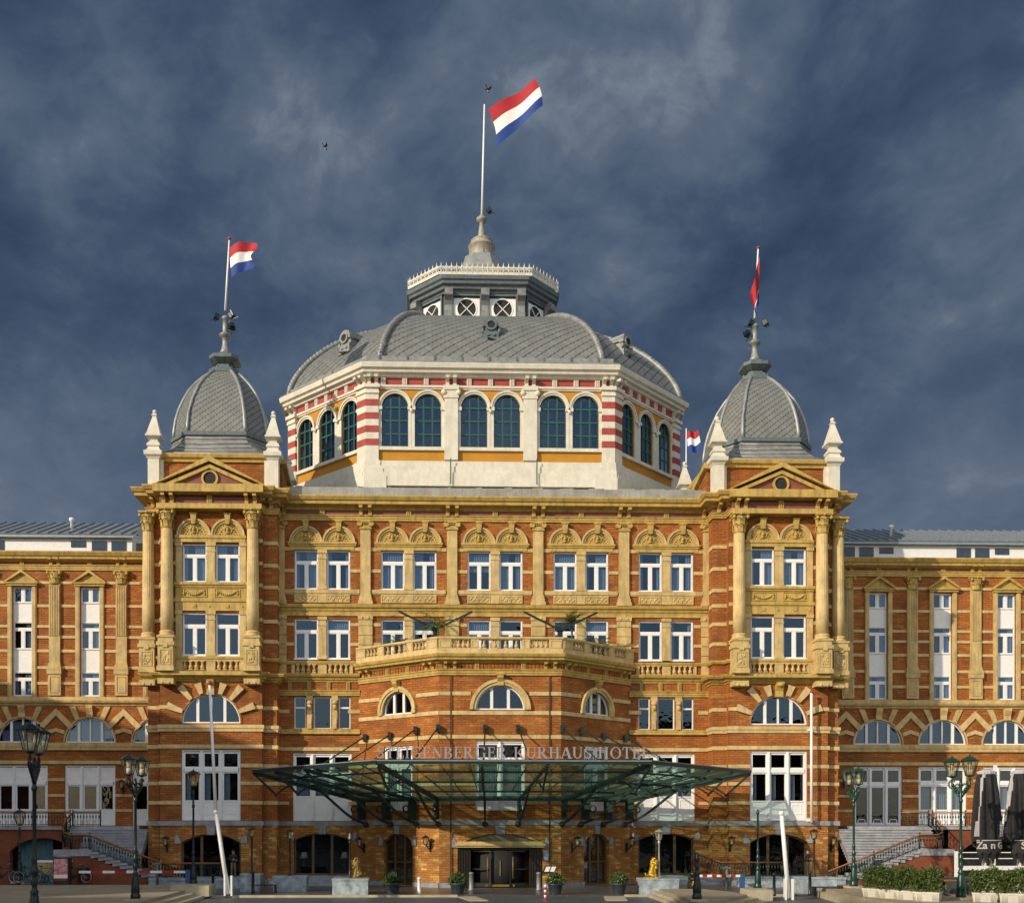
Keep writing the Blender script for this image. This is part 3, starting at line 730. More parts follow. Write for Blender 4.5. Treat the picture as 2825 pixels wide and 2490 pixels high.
    m = MB(); m.sweep(path, [(0,4.02),(0.1,4.02),(0.1,4.32),(0,4.32)]); m.sweep(path, [(0,-0.3),(0.1,-0.3),(0.1,0.35),(0,0.4)]); O('stone_band', m, M['blue_stone'], H)
    m = MB(); m.sweep(path, string_prof(13.6, 1.4)); m.sweep(path, [(0,15.0),(0.12,15.0),(0.2,15.12),(0.2,15.24),(0,15.26)])
    m.box(cx-3.3,cx+3.3,YF-0.7,YF,13.95,14.2)
    O('string_course', m, M['gold_trim'], H)
    m = MB(); m.sweep(path, arch_prof(24.9)); m.box(cx-3.45,cx+3.45,YF-0.75,YF,24.92,25.25); O('architrave', m, M['gold_trim'], H)
    m = MB(); m.sweep(path, [(0,25.25),(0.06,25.25),(0.06,25.7),(0,25.7)]); m.box(cx-3.3,cx+3.3,YF-0.5,YF,25.26,25.75); O('frieze', m, M['maroon'], H)
    m = MB(); m.sweep(path, CORN); m.box(cx-3.6,cx+3.6,YF-1.15,YF-0.2,25.9,26.42); O('cornice', m, M['gold_trim'], H)
    for x in (cx-3.0,cx-2.45,cx+2.45,cx+3.0): link('bracket', ME_bracket, H, (x, YF-0.5, 25.22)).scale = (1,0.9,0.92)
    link('triglyph', ME_trig, H, (cx, YF-0.5, 25.27))
    for s in (-1,1): link('bracket', ME_bracket, H, (cx+s*3.95, YS-0.06, 25.22)).scale = (1,1,0.92)
    # rays of stone round the lunette
    m = MB()
    for a in (22, 50, 72, 108, 130, 158):
        t = math.radians(a); r0, r1 = 2.02, (3.1 if a in (22,158) else 3.15 if a in (50,130) else 2.75)
        c, s_ = math.cos(t), math.sin(t); hw0, hw1 = 0.13, 0.24
        m.prism([(cx+r0*c-hw0*s_, 10.84+r0*s_+hw0*c),(cx+r0*c+hw0*s_, 10.84+r0*s_-hw0*c),(cx+r1*c+hw1*s_,10.84+r1*s_-hw1*c),(cx+r1*c-hw1*s_,10.84+r1*s_+hw1*c)], YF-0.2, YF)
    O('arch_rays', m, M['band'], H)
    m = MB(); m.arcring(cx,10.84,1.95,2.06,YF-0.06,YF,n=20); O('brick_arch', m, M['brick_low'], H)
    m = MB(); xprism(m, [(YF,12.7),(YF-0.28,12.7),(YF-0.22,13.1),(YF-0.45,13.5),(YF-0.5,13.7),(YF,13.7)], cx-0.24, cx+0.24); m.ball((cx,YF-0.4,13.5),(0.28,0.16,0.15),8,5); O('keystone', m, M['gold_trim'], H)
    brick_arch(cx, 3.95, 2.88, 3.46, YF, H, 0.6)
    # pediment with a round window
    m = MB(); yp = YF-0.75
    for s in (-1,1):
        A, B = (cx+s*3.75,26.42), (cx,28.02); th = 0.36
        m.prism([A,(cx+s*3.75,26.42+0.02),(cx,28.02+th),B] if s>0 else [A,B,(cx,28.02+th),(cx+s*3.75,26.44)], yp-0.05, -1.4)
        m.prism([(cx+s*3.3,26.42),(cx+s*2.75,26.42),(cx,27.62),(cx,27.88)], yp+0.12, -1.5)
    m.box(cx-3.5,cx+3.5,yp+0.16,-1.6,26.42,26.56)
    p = O('pediment', m, M['gold_trim'], H)
    m = MB(); m.prism([(cx-3.0,26.45),(cx+3.0,26.45),(cx,27.8)], yp+0.35, -1.6); O('tympanum', m, M['maroon'], p)
    m = MB(); m.arcring(cx,26.98,0.42,0.56,yp+0.22,yp+0.36,0,2*PI,24); O('round_window_frame', m, M['gold_trim'], p)
    m = MB(); m.arcring(cx,26.98,0.0,0.42,yp+0.31,yp+0.345,0,2*PI,24); O('round_window', m, M['dark'], p)
    # attic with corner posts and obelisks
    ax = cx-side*0.15
    m = MB(); m.box(ax-4.1,ax+4.1,-1.5,7.4,26.4,28.5); O('attic_wall', m, M['brick'], H)
    ap = [(ax-4.15,-1.55),(ax+4.15,-1.55),(ax+4.15,7.45),(ax-4.15,7.45)]
    m = MB(); m.sweep(ap, [(0,28.3),(0.1,28.32),(0.14,28.5),(0.3,28.56),(0.36,28.74),(0.36,28.8),(0,28.86)], True); O('attic_cornice', m, M['gold_trim'], H)
    for sx in (-1,1):
        for y in (-1.6, 7.2):
            x = ax+sx*3.95
            m = MB(); m.box(x-0.37,x+0.37,y-0.37,y+0.37,26.4,28.4)
            m.box(x+0.37 if sx<0 else x-0.6, x+0.6 if sx<0 else x-0.37, y-0.12, y+0.1, 26.4, 28.4)
            m.sq([(0.4,28.4),(0.44,28.5),(0.58,28.62),(0.6,28.86),(0.56,28.9)],(x,y,0)); o = O('attic_post', m, M['plaster'], H)
            link('obelisk', ME_obelisk, o, (x,y,28.9))
    gi = -side                                           # sloping parapet on the inner side
    x = ax+gi*4.2
    m = MB(); xprism(m, [(-0.9,26.4),(7.0,26.4),(7.0,26.7),(-0.9,28.4)], min(x,x+gi*0.3), max(x,x+gi*0.3)); O('gable_wall', m, M['brick'], H)
    m = MB(); xprism(m, [(-1.2,28.4),(-1.2,28.75),(7.4,26.95),(7.4,26.6)], min(x-gi*0.1,x+gi*0.55), max(x-gi*0.1,x+gi*0.55)); O('gable_coping', m, M['gold_trim'], H)
    # turret dome
    ty = 3.0; dx = cx-side*0.05
    def octo(w, r): q = r*0.94; return [(-w,-r),(w,-r),(q,-w),(q,w),(w,r),(-w,r),(-q,w),(-q,-w)]
    m = MB(); base = [(-4.3,-4.6),(4.3,-4.6),(4.3,-4.6),(4.3,4.4),(4.3,4.4),(-4.3,4.4),(-4.3,4.4),(-4.3,-4.6)]
    lev = []
    for i in range(7):
        t = i/6; e = 1-(1-t)**2.0
        o2 = octo(1.98,3.45); lev.append((28.82+1.85*t**1.25, [(b[0]+(o[0]-b[0])*e, b[1]+(o[1]-b[1])*e) for b, o in zip(base,o2)]))
    vs = [(x,y,z) for z, P in lev for x, y in P]
    m.add(vs, [(i*8+j,i*8+(j+1)%8,(i+1)*8+(j+1)%8,(i+1)*8+j) for i in range(6) for j in range(8)])
    for i in range(1,6):                                 # horizontal rolls of the flared skirt
        z, P = lev[i]; Q = [p for k, p in enumerate(P) if k in (0,1,2,3,4,5,6,7)]; m.tube([(x*1.005,y*1.005,z) for x,y in Q+Q[:1]],0.06,5)
    O('flared_skirt', m, M['zinc'], H, (dx,ty,0))
    prof = [(3.38,30.7),(3.36,31.3),(3.25,32.1),(3.05,32.9),(2.78,33.6),(2.42,34.35),(1.98,35.0),(1.45,35.6),(0.92,36.1)]
    lv = [(z, octo(1.93*(r/3.38), r)) for r, z in prof]
    d = roof_facets('turret_dome', M['slate_small'], lv, range(8), H, (dx,ty,0))
    m = MB(); m.hprism(octo(2.06,3.6), 30.52, 30.78); O('dome_gutter', m, M['lantern_grey'], d)
    for k in range(8):
        m = MB(); m.tube([(p[k][0]*1.01,p[k][1]*1.01,z) for z, p in lv], 0.12, 6); O('rib', m, M['zinc_light'], d)
    m = MB(); m.hprism(octo(0.62,1.12), 36.35, 36.62); m.hprism(octo(0.4,0.7), 36.62, 37.1, top=octo(0.36,0.62)); m.hprism(octo(0.4,0.7),37.1,37.38,top=octo(0.62,1.08)); m.hprism(octo(0.62,1.08),37.38,37.62); m.hprism(octo(0.5,0.86),37.62,37.95,top=octo(0.3,0.5))
    for k in range(8): a = PI/8+k*PI/4; m.ball((1.0*math.cos(a),1.0*math.sin(a),36.7),0.12,6,5)
    f = O('finial', m, M['lantern_grey'], H, (dx,ty,-0.4))
    m = MB(); m.lathe([(0.5,37.9),(0.3,38.3),(0.22,38.7),(0.22,39.1),(0.27,39.15),(0.42,39.28),(0.44,39.38),(0.25,39.42),(0.2,39.6),(0.2,40.45),(0.28,40.5),(0.26,40.62),(0.1,40.75)], n=12)
    for z in (38.9,39.7,40.0,40.3): m.box(-0.36*side-0.12 if side>0 else 0.24, -0.36*side+0.0 if side>0 else 0.36, -0.05,0.05,z,z+0.05)
    O('finial_shaft', m, M['zinc'], f)
    top = (0.28 if side < 0 else 0.25)
    m = MB(); m.tube([(0,0,40.7),(top,0,45.75)], [0.085,0.055], 8); fp = O('flagpole', m, M['white'], H, (dx,ty,0))
    m = MB(); m.lathe([(0.1,0),(0.15,0.05),(0.12,0.14),(0.03,0.16)],(top,0,45.75),10); O('truck', m, M['red'], fp)
    return dx, ty, top
TL = tower(-19.1, -1); TR = tower(19.1, 1)
# ------------------------------------------------------------------ entrance bay
BX, BYF, BW = 3.95, -4.5, 9.35                           # half width of the front, its plane, half width at the wall
BAY = [(-BW,0.0),(-BX,BYF),(BX,BYF),(BW,0.0)]
FL = math.hypot(BW-BX, BYF); FA = math.atan2(-BYF, BW-BX)   # facet length and angle
facets = [((-(BX+BW)/2, BYF/2, 0), -FA, FL/2), ((0,BYF,0), 0.0, BX), (((BX+BW)/2, BYF/2, 0), FA, FL/2)]
P_blun = W_lunette(3.2, 1.6, (-0.34,0.34), False); P_flun = W_lunette(2.6, 1.52, (-0.32,0.32), False, stilt=0.2)
P_bfr = W_french(3.2, 4.5, 1.3, 0.8, 2); P_ffr = W_french(2.5, 4.3, 1.3, 0.8, 2)
P_bdoor = W_shop(2.55, 2.85, 3.45, 2, True)
for k, (loc, rz, hw) in enumerate(facets):
    mid = k == 1
    lr = 1.6 if mid else 1.3
    lun = [(x,z) for x,z in (rarch(0,3.2,11.5,11.5,18) if mid else rarch(0,2.6,11.42,11.62,18))]
    holes = [lun, rect(-1.6,1.6,5.0,9.5) if mid else rect(-1.25,1.25,5.0,9.3)]
    w = MB(); w.panel(rect(-hw,hw,4.3,15.2), holes, 0.0, 0.34); O('bay_wall', w, M['brick'], H, loc, rz)
    w = MB(); w.panel(rect(-hw,hw,-0.3,4.3), [sarch(0,5.5,0.0,2.75,3.5,14) if mid else sarch(0,2.55,0.05,2.9,3.5)], 0.0, 0.45); O('bay_base_wall', w, M['brick_low'], H, loc, rz)
    o = dup(P_blun if mid else P_flun, H, loc, rz); o.location.z = 11.5 if mid else 11.42
    o = dup(P_bfr if mid else P_ffr, H, loc, rz); o.location.z = 5.0
    m = MB()
    if mid: m.arcring(0,11.5,1.6,1.78,-0.14,0.05,n=20); m.arcring(0,11.5,1.78,1.98,-0.22,0.05,n=20); zk = 13.2
    else:
        m.arcring(0,11.62,1.3,1.45,-0.14,0.05,n=20); m.arcring(0,11.62,1.45,1.65,-0.22,0.05,n=20); zk = 13.05
        for s in (-1,1): m.box(min(s*1.3,s*1.65),max(s*1.3,s*1.65),-0.2,0.0,11.42,11.62)
    h = O('arch_hood', m, M['cream'], H, loc, rz)
    m = MB(); xprism(m, [(0,zk-0.15),(-0.26,zk-0.15),(-0.22,zk+0.1),(-0.4,zk+0.36),(-0.4,zk+0.55),(0,zk+0.55)], -0.2, 0.2); m.box(-0.26,0.26,-0.44,0,zk+0.52,zk+0.62); O('keystone', m, M['gold_trim'], h)
    m = MB()
    for z in (12.42,): 
        q = lr+0.4
        m.box(-hw,-q+0.1,-0.06,0,z,z+0.25); m.box(q-0.1,hw,-0.06,0,z,z+0.25)
    for z, t in ((11.16,0.26),(9.62,0.25)): m.box(-hw,hw,-0.07,0,z,z+t)
    wv = 1.6 if mid else 1.25
    for z in (7.95,6.6,5.4): m.box(-hw,-wv,-0.06,0,z,z+0.23); m.box(wv,hw,-0.06,0,z,z+0.23)
    O('bay_stone_band', m, M['band'], H, loc, rz)
    for x in ((-0.6,0.6) if False else ()): pass
    if mid:
        for x in (-3.55,-2.95,2.95,3.55): link('bracket', ME_bracket_s, H, (x,BYF-0.02,14.1))
        for x in (-1.5,1.5): link('triglyph', ME_trig, H, (x,BYF,14.1)).scale = (0.8,1,0.75)
    else:
        for x in (-hw+0.45,-hw+1.0,hw-1.0,hw-0.45):
            p = Vector((x,0,0)); p.rotate(Matrix.Rotation(rz,3,'Z')); link('bracket', ME_bracket_s, H, (loc[0]+p.x,loc[1]+p.y,14.1), rz)
        for x in (-0.9,0.9):
            p = Vector((x,0,0)); p.rotate(Matrix.Rotation(rz,3,'Z')); o = link('triglyph', ME_trig, H, (loc[0]+p.x,loc[1]+p.y,14.1), rz); o.scale = (0.8,1,0.75)
    m = MB()                                             # soldier course bricks in the frieze
    for i in range(int(hw*2/0.24)):
        x = -hw+0.12+i*0.24; m.box(x-0.09,x+0.09,-0.03-0.01*(i%3),0.0,14.14,14.5)
    O('brick_frieze', m, M['brick'], H, loc, rz)
    if not mid:
        o = dup(P_bdoor, H, loc, rz); o.location.z = 0.05
        m = MB(); I = sarch_pts(0,2.55,2.9,3.5,14,0.0); Q = sarch_pts(0,2.55,2.9,3.5,14,0.55)
        for i in range(14):
            if i not in (6,7): m.prism([I[i],I[i+1],Q[i+1],Q[i]],-0.05-0.012*(i%2),0.02)
        O('brick_arch', m, M['brick_low'], H, loc, rz)
        m = MB(); m.prism([(-0.24,4.0),(0.24,4.0),(0.18,3.45),(-0.18,3.45)],-0.12,0)
        for s in (-1,1): m.prism([(s*1.27,2.7),(s*1.62,2.7),(s*1.62,3.1),(s*1.5,3.35),(s*1.27,2.95)],-0.1,0)
        O('arch_stone', m, M['blue_stone'], H, loc, rz)
    m = MB(); m.box(-hw,hw,-0.08,0,4.05,4.36)
    if mid: m.box(-hw,-2.75,-0.1,0,-0.3,0.3); m.box(2.75,hw,-0.1,0,-0.3,0.3)
    else: m.box(-hw,-1.3,-0.1,0,-0.3,0.3); m.box(1.3,hw,-0.1,0,-0.3,0.3)
    O('stone_band', m, M['blue_stone'], H, loc, rz)
m = MB(); m.sweep(BAY, arch_prof(13.72)); O('string_course', m, M['gold_trim'], H)
m = MB(); m.sweep(BAY, [(0,14.5),(0.12,14.52),(0.2,14.64),(0.44,14.68),(0.46,14.8),(0.56,14.86),(0.62,15.02),(0.62,15.06),(0,15.1)]); O('cornice', m, M['gold_trim'], H)
m = MB(); m.hprism([(-BW-0.1,0.3),(-BW,0),(-BX,BYF),(BX,BYF),(BW,0),(BW+0.1,0.3)],15.0,15.12); O('balcony_floor', m, M['zinc'], H)
m = MB(); m.sweep(BAY, [(0.3,15.06),(0.3,15.4),(-0.1,15.4),(-0.1,15.06)]); m.sweep(BAY, [(0.32,16.0),(0.36,16.06),(0.36,16.16),(-0.14,16.16),(-0.14,16.06),(-0.1,16.0)])
bb = O('balcony_balustrade', m, M['band'], H)
for loc, rz, hw in facets:
    R3 = Matrix.Rotation(rz,3,'Z')
    xs = [-hw, -hw*0.36, hw*0.36, hw] if hw < 3.8 else [-hw,-hw*0.42,hw*0.42,hw]
    m = MB()
    for i, x in enumerate(xs):
        e = 0.42 if i in (0,3) else 0.26; x = x + (e*0.9 if i == 0 else -e*0.9 if i == 3 else 0)
        m.box(x-e,x+e,-0.3,0.1,15.4,16.02); frame_rect(m,x-e+0.06,x+e-0.06,15.47,15.95,0.05,-0.33,-0.3)
        xs[i] = (x-e, x+e)
    O('balcony_pier', m, M['band'], bb, loc, rz)
    for a, b in zip(xs[:-1], xs[1:]):
        n = 4
        for q in range(n):
            x = a[1]+(b[0]-a[1])*(q+0.5)/n; p = Vector((x,-0.1,0)); p.rotate(R3); link('baluster', ME_balus, bb, (loc[0]+p.x,loc[1]+p.y,15.41), rz)
m = MB()                                                 # drain pipes on the bay
for x in (-4.9,): pass
m.tube([(3.2,BYF-0.1,0.3),(3.2,BYF-0.1,13.7)],0.04,6); m.tube([(-3.2,BYF-0.1,0.3),(-3.2,BYF-0.1,13.7)],0.04,6); O('drain_pipe', m, M['brown'], H)
# --- entrance porch with revolving door
I = sarch_pts(0,5.5,2.75,3.5,18); Q = sarch_pts(0,5.5,2.75,3.5,18,0.55)
m = MB()
for i in range(18):
    if i not in (8,9): m.prism([I[i],I[i+1],Q[i+1],Q[i]],BYF-0.05-0.012*(i%2),BYF+0.02)
O('brick_arch', m, M['brick_low'], H)
m = MB(); m.prism([(-0.34,4.02),(0.34,4.02),(0.28,3.45),(-0.28,3.45)],BYF-0.12,BYF)
for s in (-1,1): m.prism([(s*2.77,2.6),(s*3.15,2.6),(s*3.15,3.0),(s*3.02,3.3),(s*2.77,2.8)],BYF-0.1,BYF)
O('arch_stone', m, M['blue_stone'], H)
dr = MB(); dr.box(-2.85,2.85,BYF-0.25,BYF+0.1,2.6,2.72); dr.box(-2.9,2.9,BYF-0.35,BYF+0.1,2.72,2.86); dr.box(-2.8,2.8,BYF-0.2,BYF+0.1,2.86,2.98)
door = O('entrance', dr, M['cream'], H)
m = MB(); m.prism([(-2.72,2.98),(2.72,2.98)]+[(x,z-0.05) for x,z in I[::-1][1:-1]],BYF+0.08,BYF+0.2); O('arch_infill', m, mat('weathered arch infill',(0.17,0.14,0.09),0.8,var=0.3,scale=3.0), door)
m = MB()
for s in (-1,1):
    m.box(min(s*2.75,s*1.9),max(s*2.75,s*1.9),BYF+0.1,BYF+0.25,0.02,2.6)
    for t in range(5): x = s*(1.95+0.17*t); m.box(x-0.025,x+0.025,BYF+0.02,BYF+0.1,0.1,2.58)
m.box(-1.9,1.9,BYF+0.1,BYF+0.25,2.45,2.6)
O('door_frame', m, M['brown'], door)
m = MB(); m.lathe([(1.75,0.05),(1.75,2.4)],(0,BYF+1.8,0),24); O('revolving_drum', m, M['dark'], door)
for s in (-1,1):
    m = MB(); frame_rect(m,-0.8,0.8,0.05,2.4,0.1,-0.03,0.03); m.box(-0.7,0.7,-0.03,0.03,1.15,1.23); m.box(-0.7,0.7,-0.015,0.015,0.15,0.3)
    lf = O('door_leaf', m, mat('door steel',(0.03,0.027,0.025),0.3,0.4,var=0.1) if s<0 else bpy.data.materials['door steel'], door, (s*1.35,BYF+0.22,0), s*0.35)
    m = MB(); m.tube([(-s*0.6,-0.1,0.6),(-s*0.6,-0.1,2.0)],0.035,8); O('handle', m, M['dark_gilt'], lf)
m = MB(); m.box(-0.04,0.04,BYF-0.0,BYF+0.05,0.75,1.75); O('handle', m, M['dark_gilt'], door)
m = MB(); m.box(-0.95,0.95,BYF+0.0,BYF+0.08,0.06,0.2); O('kick_plate', m, M['dark_gilt'], door)

# ------------------------------------------------------------------ central dome
DX, DY, DR, DA = 0.1, 21.6, 15.6, 9.2
def oct2(a, r): return [(-a,-r),(a,-r),(r,-a),(r,a),(a,r),(-a,r),(-r,a),(-r,-a)]
DP = [(x+DX,y+DY) for x,y in oct2(DA,DR)]
# walls of the drum, facet by facet (front and the two diagonals with windows)
ME_dw = None
def drum_window(W, Hs, n=3):
    f = MB(); r = W/2; zs = Hs-r; y0, y1 = 0.12, 0.2
    f.box(-r,-r+0.07,y0,y1,0,zs); f.box(r-0.07,r,y0,y1,0,zs); f.box(-r,r,y0,y1,0,0.09)
    for i in range(16):
        a,b = PI*i/16, PI*(i+1)/16; c1,s1,c2,s2 = math.cos(a),math.sin(a),math.cos(b),math.sin(b)
        f.prism([(r*c1,zs+r*s1),(r*c2,zs+r*s2),((r-0.08)*c2,zs+(r-0.08)*s2),((r-0.08)*c1,zs+(r-0.08)*s1)],y0,y1)
    for i in (1,2): x = -r+W*i/3; f.box(x-0.058,x+0.058,y0,y1,0.09,zs+math.sqrt(r*r-x*x)-0.05)
    for i in range(1,4): z = zs*i/3; f.box(-r+0.07,r-0.07,y0+0.01,y1,z-0.06,z+0.06)
    pane = rarch(0,W,0.03,zs,16)
    return window('arched_window', f, M['green'], [pane], None, 'glass')
P_dw = drum_window(1.98,3.95); P_dw2 = drum_window(1.85,3.95)
fr = [((DX,DY-DR,0), 0.0, DA, (-6.4,0,6.4), 1), ]
dl = math.hypot(DR-DA, DR-DA); 
for s in (-1,1): fr.append(((DX+s*(DA+DR)/2, DY-(DA+DR)/2, 0), s*PI/4, dl/2, None, 0))
for loc, rz, hw, _, front in fr:
    R3 = Matrix.Rotation(rz,3,'Z')
    def at(x, y=0.0, z=0.0):
        p = Vector((x,y,0)); p.rotate(R3); return (loc[0]+p.x, loc[1]+p.y, z)
    cs = [-7.12,-4.62,-1.28+0.03,1.25+0.03,4.68,7.18] if front else [-2.75,0,2.75]
    cs = [-7.13,-4.67,-1.23,1.23,4.67,7.13] if front else [-2.62,0.0,2.62]
    W = 1.98 if front else 1.85
    w = MB(); w.panel(rect(-hw,hw,28.6,37.4), [rarch(c,W,32.25,35.2 if front else 35.27,18) for c in cs], 0.0, 0.3); O('drum_wall', w, M['ochre'], H, loc, rz)
    for c in cs: dup(P_dw if front else P_dw2, H, at(c,0,32.25), rz)
    m = MB()                                             # white surrounds of the windows
    for c in cs:
        r = W/2
        m.arcring(c,35.2,r,r+0.13,-0.1,0.02,n=18); m.arcring(c,35.2,r+0.13,r+0.26,-0.17,0.02,n=18)
        for s in (-1,1):
            a,b = sorted((c+s*r,c+s*(r+0.25))); m.box(a,b,-0.09,0,32.2,34.95); m.box(a-0.05,b+0.05,-0.2,0,34.95,35.2)
    gaps = [(cs[i]+W/2+0.2, cs[i+1]-W/2-0.2) for i in range(len(cs)-1)]
    for i, (a,b) in enumerate(gaps):
        if front and i % 2 == 1: continue
        if b > a: m.box(a,b,-0.08,0,32.2,35.1)
        m.ball(((a+b)/2,-0.2,34.9),(0.14,0.1,0.16),8,6)
    for a,b in ((-hw,cs[0]-W/2-0.2),(cs[-1]+W/2+0.2,hw)): m.box(a,b,-0.07,0,32.2,35.0)
    O('window_surround', m, M['plaster'], H, loc, rz)
    m = MB(); m.box(-hw,hw,-0.19,0,31.95,32.2); m.box(-hw,hw,-0.1,0,36.5,36.62); m.box(-hw,hw,-0.18,0,36.62,36.78)
    O('sill_band', m, M['plaster'], H, loc, rz)
    m = MB(); m.box(-hw,hw,-0.5,0,29.2,30.2); m.box(-hw,hw,-0.4,0,30.2,30.7); m.box(-hw,hw,-0.3,0,30.7,31.1)
    O('plinth', m, M['plaster'], H, loc, rz)
    m = MB(); m.box(-hw,hw,-0.06,0,36.78,37.35); O('frieze', m, M['red'], H, loc, rz)
    px = ([-hw+0.42,-2.95,2.95,hw-0.42] if front else [-hw+0.42,hw-0.42])
    nt = 9 if front else 5
    for i in range(nt+2):
        x = -hw+0.4+(2*hw-0.8)*(i+0.5)/(nt+2)
        if min(abs(x-q) for q in px) > 0.75: link('triglyph', ME_trig_w, H, at(x,-0.06,36.8), rz).scale = (1,1.4,1.25)
    for x in px:
        for s in (-1,1): link('bracket', ME_bracket_w, H, at(x+s*0.27,-0.06,36.72), rz)
    m = MB()
    if front:
        for x in (-2.95,2.95):
            m.box(x-0.5,x+0.5,-0.3,0,31.22,35.8); m.box(x-0.56,x+0.56,-0.36,0,35.8,36.1); m.box(x-0.58,x+0.58,-0.42,0,36.4,36.72); m.box(x-0.5,x+0.5,-0.34,0,36.1,36.4)
            for s in (-1,1): m.ball((x+s*0.55,-0.36,36.2),(0.2,0.14,0.2),10,8)
    O('drum_pilaster', m, M['plaster'], H, loc, rz) if front else None
    m = MB()
    if front:
        for x in (-3.0,3.4): m.tube([(x,-0.66,29.3),(x,-0.66,31.2)],0.05,6)
        O('drain_pipe', m, M['green'], H, loc, rz)
# striped corner pilasters at the octagon corners
for i, (x, y) in enumerate(DP):
    if i not in (0,1,2,7): continue
    ang = {0:-PI/8, 1:PI/8, 2:3*PI/8, 7:-3*PI/8}[i]
    prev, nxt = DP[i-1], DP[(i+1)%8]; V = Vector((x,y))
    e0 = (Vector(prev)-V).normalized(); e1 = (Vector(nxt)-V).normalized()
    def corner(t, out): 
        m0, m1 = V+e0*t, V+e1*t
        n0 = Vector((-e0.y,e0.x)); n1 = Vector((e1.y,-e1.x))
        if n0.dot(V-Vector((DX,DY))) < 0: n0 = -n0
        if n1.dot(V-Vector((DX,DY))) < 0: n1 = -n1
        bis = (n0+n1)/(1+n0.dot(n1))
        return [tuple(m0), tuple(m0+n0*out), tuple(V+bis*out), tuple(m1+n1*out), tuple(m1)]
    m = MB(); m.hprism(corner(0.86,0.24),31.1,36.1); m.hprism(corner(0.9,0.34),36.1,36.3); m.hprism(corner(0.86,0.28),36.3,36.5); m.hprism(corner(0.95,0.44),36.5,36.76)
    p = O('corner_pilaster', m, M['plaster'], H)
    m = MB()
    for k in range(4): z = 32.25+k*0.98; m.hprism(corner(0.865,0.265),z,z+0.48)
    O('red_band', m, M['red'], p)
    m = MB(); m.hprism(corner(1.45,0.56),29.0,29.9); m.hprism(corner(1.2,0.46),29.9,30.5); m.hprism(corner(0.98,0.38),30.5,31.1); O('plinth_step', m, M['plaster'], p)
m = MB(); m.sweep(DP, [(0,37.3),(0.3,37.34),(0.36,37.5),(0.62,37.55),(0.66,37.72),(0.85,37.82),(0.92,38.1),(0.92,38.16),(0,38.2)], True); O('cornice', m, M['plaster'], H)
m = MB(); m.sweep(DP, [(0,38.2),(0.84,38.18),(0.84,38.32),(0.3,38.42),(0.05,38.5),(0.05,38.98),(-0.9,39.02),(-0.9,38.2)], True)
O('dome_gutter', m, M['zinc'], H)
R0, R1, A0, A1 = 15.05, 7.0, 8.3, 4.75
lv = []
for i in range(17):
    q = 1-(i/16)**1.6; r = R1+(R0-R1)*q; z = 38.95+6.85*(1-q**1.55)**(1/1.55)
    a = A1+(A0-A1)*(r-R1)/(R0-R1); rs = r*1.055
    lv.append((z, [(x+0.1,y) for x,y in ((-a,-r),(a,-r),(rs,-a),(rs,a),(a,r),(-a,r),(-rs,a),(-rs,-a))]))
dome = roof_facets('dome_roof', M['slate'], lv, range(8), H, (DX,DY,0))
m = MB(); m.hprism([(x,y) for x,y in oct2(A1,R1)],45.7,45.86); O('dome_top', m, M['zinc'], dome)
for k in range(8):
    m = MB(); pts = [(p[k][0]*1.006,p[k][1]*1.006,z+0.03) for z,p in lv]; m.tube(pts,0.24,8)
    pts2 = [(p[k][0]*1.006,p[k][1]*1.006,z+0.06) for z,p in lv]
    for i in range(len(pts2)-1):
        for q in (0.0,0.5):
            a = Vector(pts2[i]).lerp(Vector(pts2[i+1]),q); m.ball(a,0.262,6,4)
    O('rib', m, M['zinc'], dome)
m = MB()
for i in range(9):
    x = -DA+DA*2*(i+0.5)/9; m.box(x-0.05,x+0.05,DY-DR-0.14,DY-DR-0.04,38.45,39.0)
O('gutter_strap', m, M['lantern_grey'], H)
m = MB(); m.hprism([(DX+x,DY+y) for x,y in oct2(DA-1.2,DR-2.2)],28.7,38.6); O('inner_wall', m, M['dark'], H)  # dark core added so the drum windows look unlit
# round dormers
def dormer(loc, rz):
    m = MB(); m.arcring(0,1.55,0.36,0.56,-0.1,0.1,0,2*PI,18); m.arcring(0,1.55,0.56,0.8,0.0,0.5,-0.2,PI+0.2,16); m.box(-0.72,0.72,0,0.5,0.0,0.9); m.box(-0.85,0.85,-0.1,0.5,-0.05,0.12)
    m.lathe([(0.72,0),(0.72,0.01)],(0,0,0),3)
    xprism(m, [(0.1,0.6),(0.1,2.25),(3.4,2.25),(3.4,0.6)], -0.55, 0.55)
    for s in (-1,1): m.ball((s*0.8,0.1,1.0),(0.16,0.16,0.3),8,6); m.ball((s*0.3,-0.06,0.5),(0.2,0.06,0.1),6,4)
    o = O('dormer', m, M['lantern_grey'] if abs(rz)<0.1 else M['zinc'], H, loc, rz); o.scale = (0.8,0.8,0.76)
    g = MB(); g.arcring(0,1.55,0,0.36,-0.02,0.02,0,2*PI,18); O('round_window', g, M['dark'], o)
    c = MB(); n=12
    P = [(0.74*math.cos(PI*i/n),1.55+0.74*math.sin(PI*i/n)) for i in range(n+1)]; c.prism(P,0.45,3.2); O('dormer_roof', c, M['zinc'], o)
dormer((DX+0.15,DY-14.15,40.95), 0.0)
for s in (-1,1):
    dormer((DX+s*11.2,DY-11.2,41.15), s*PI/4)
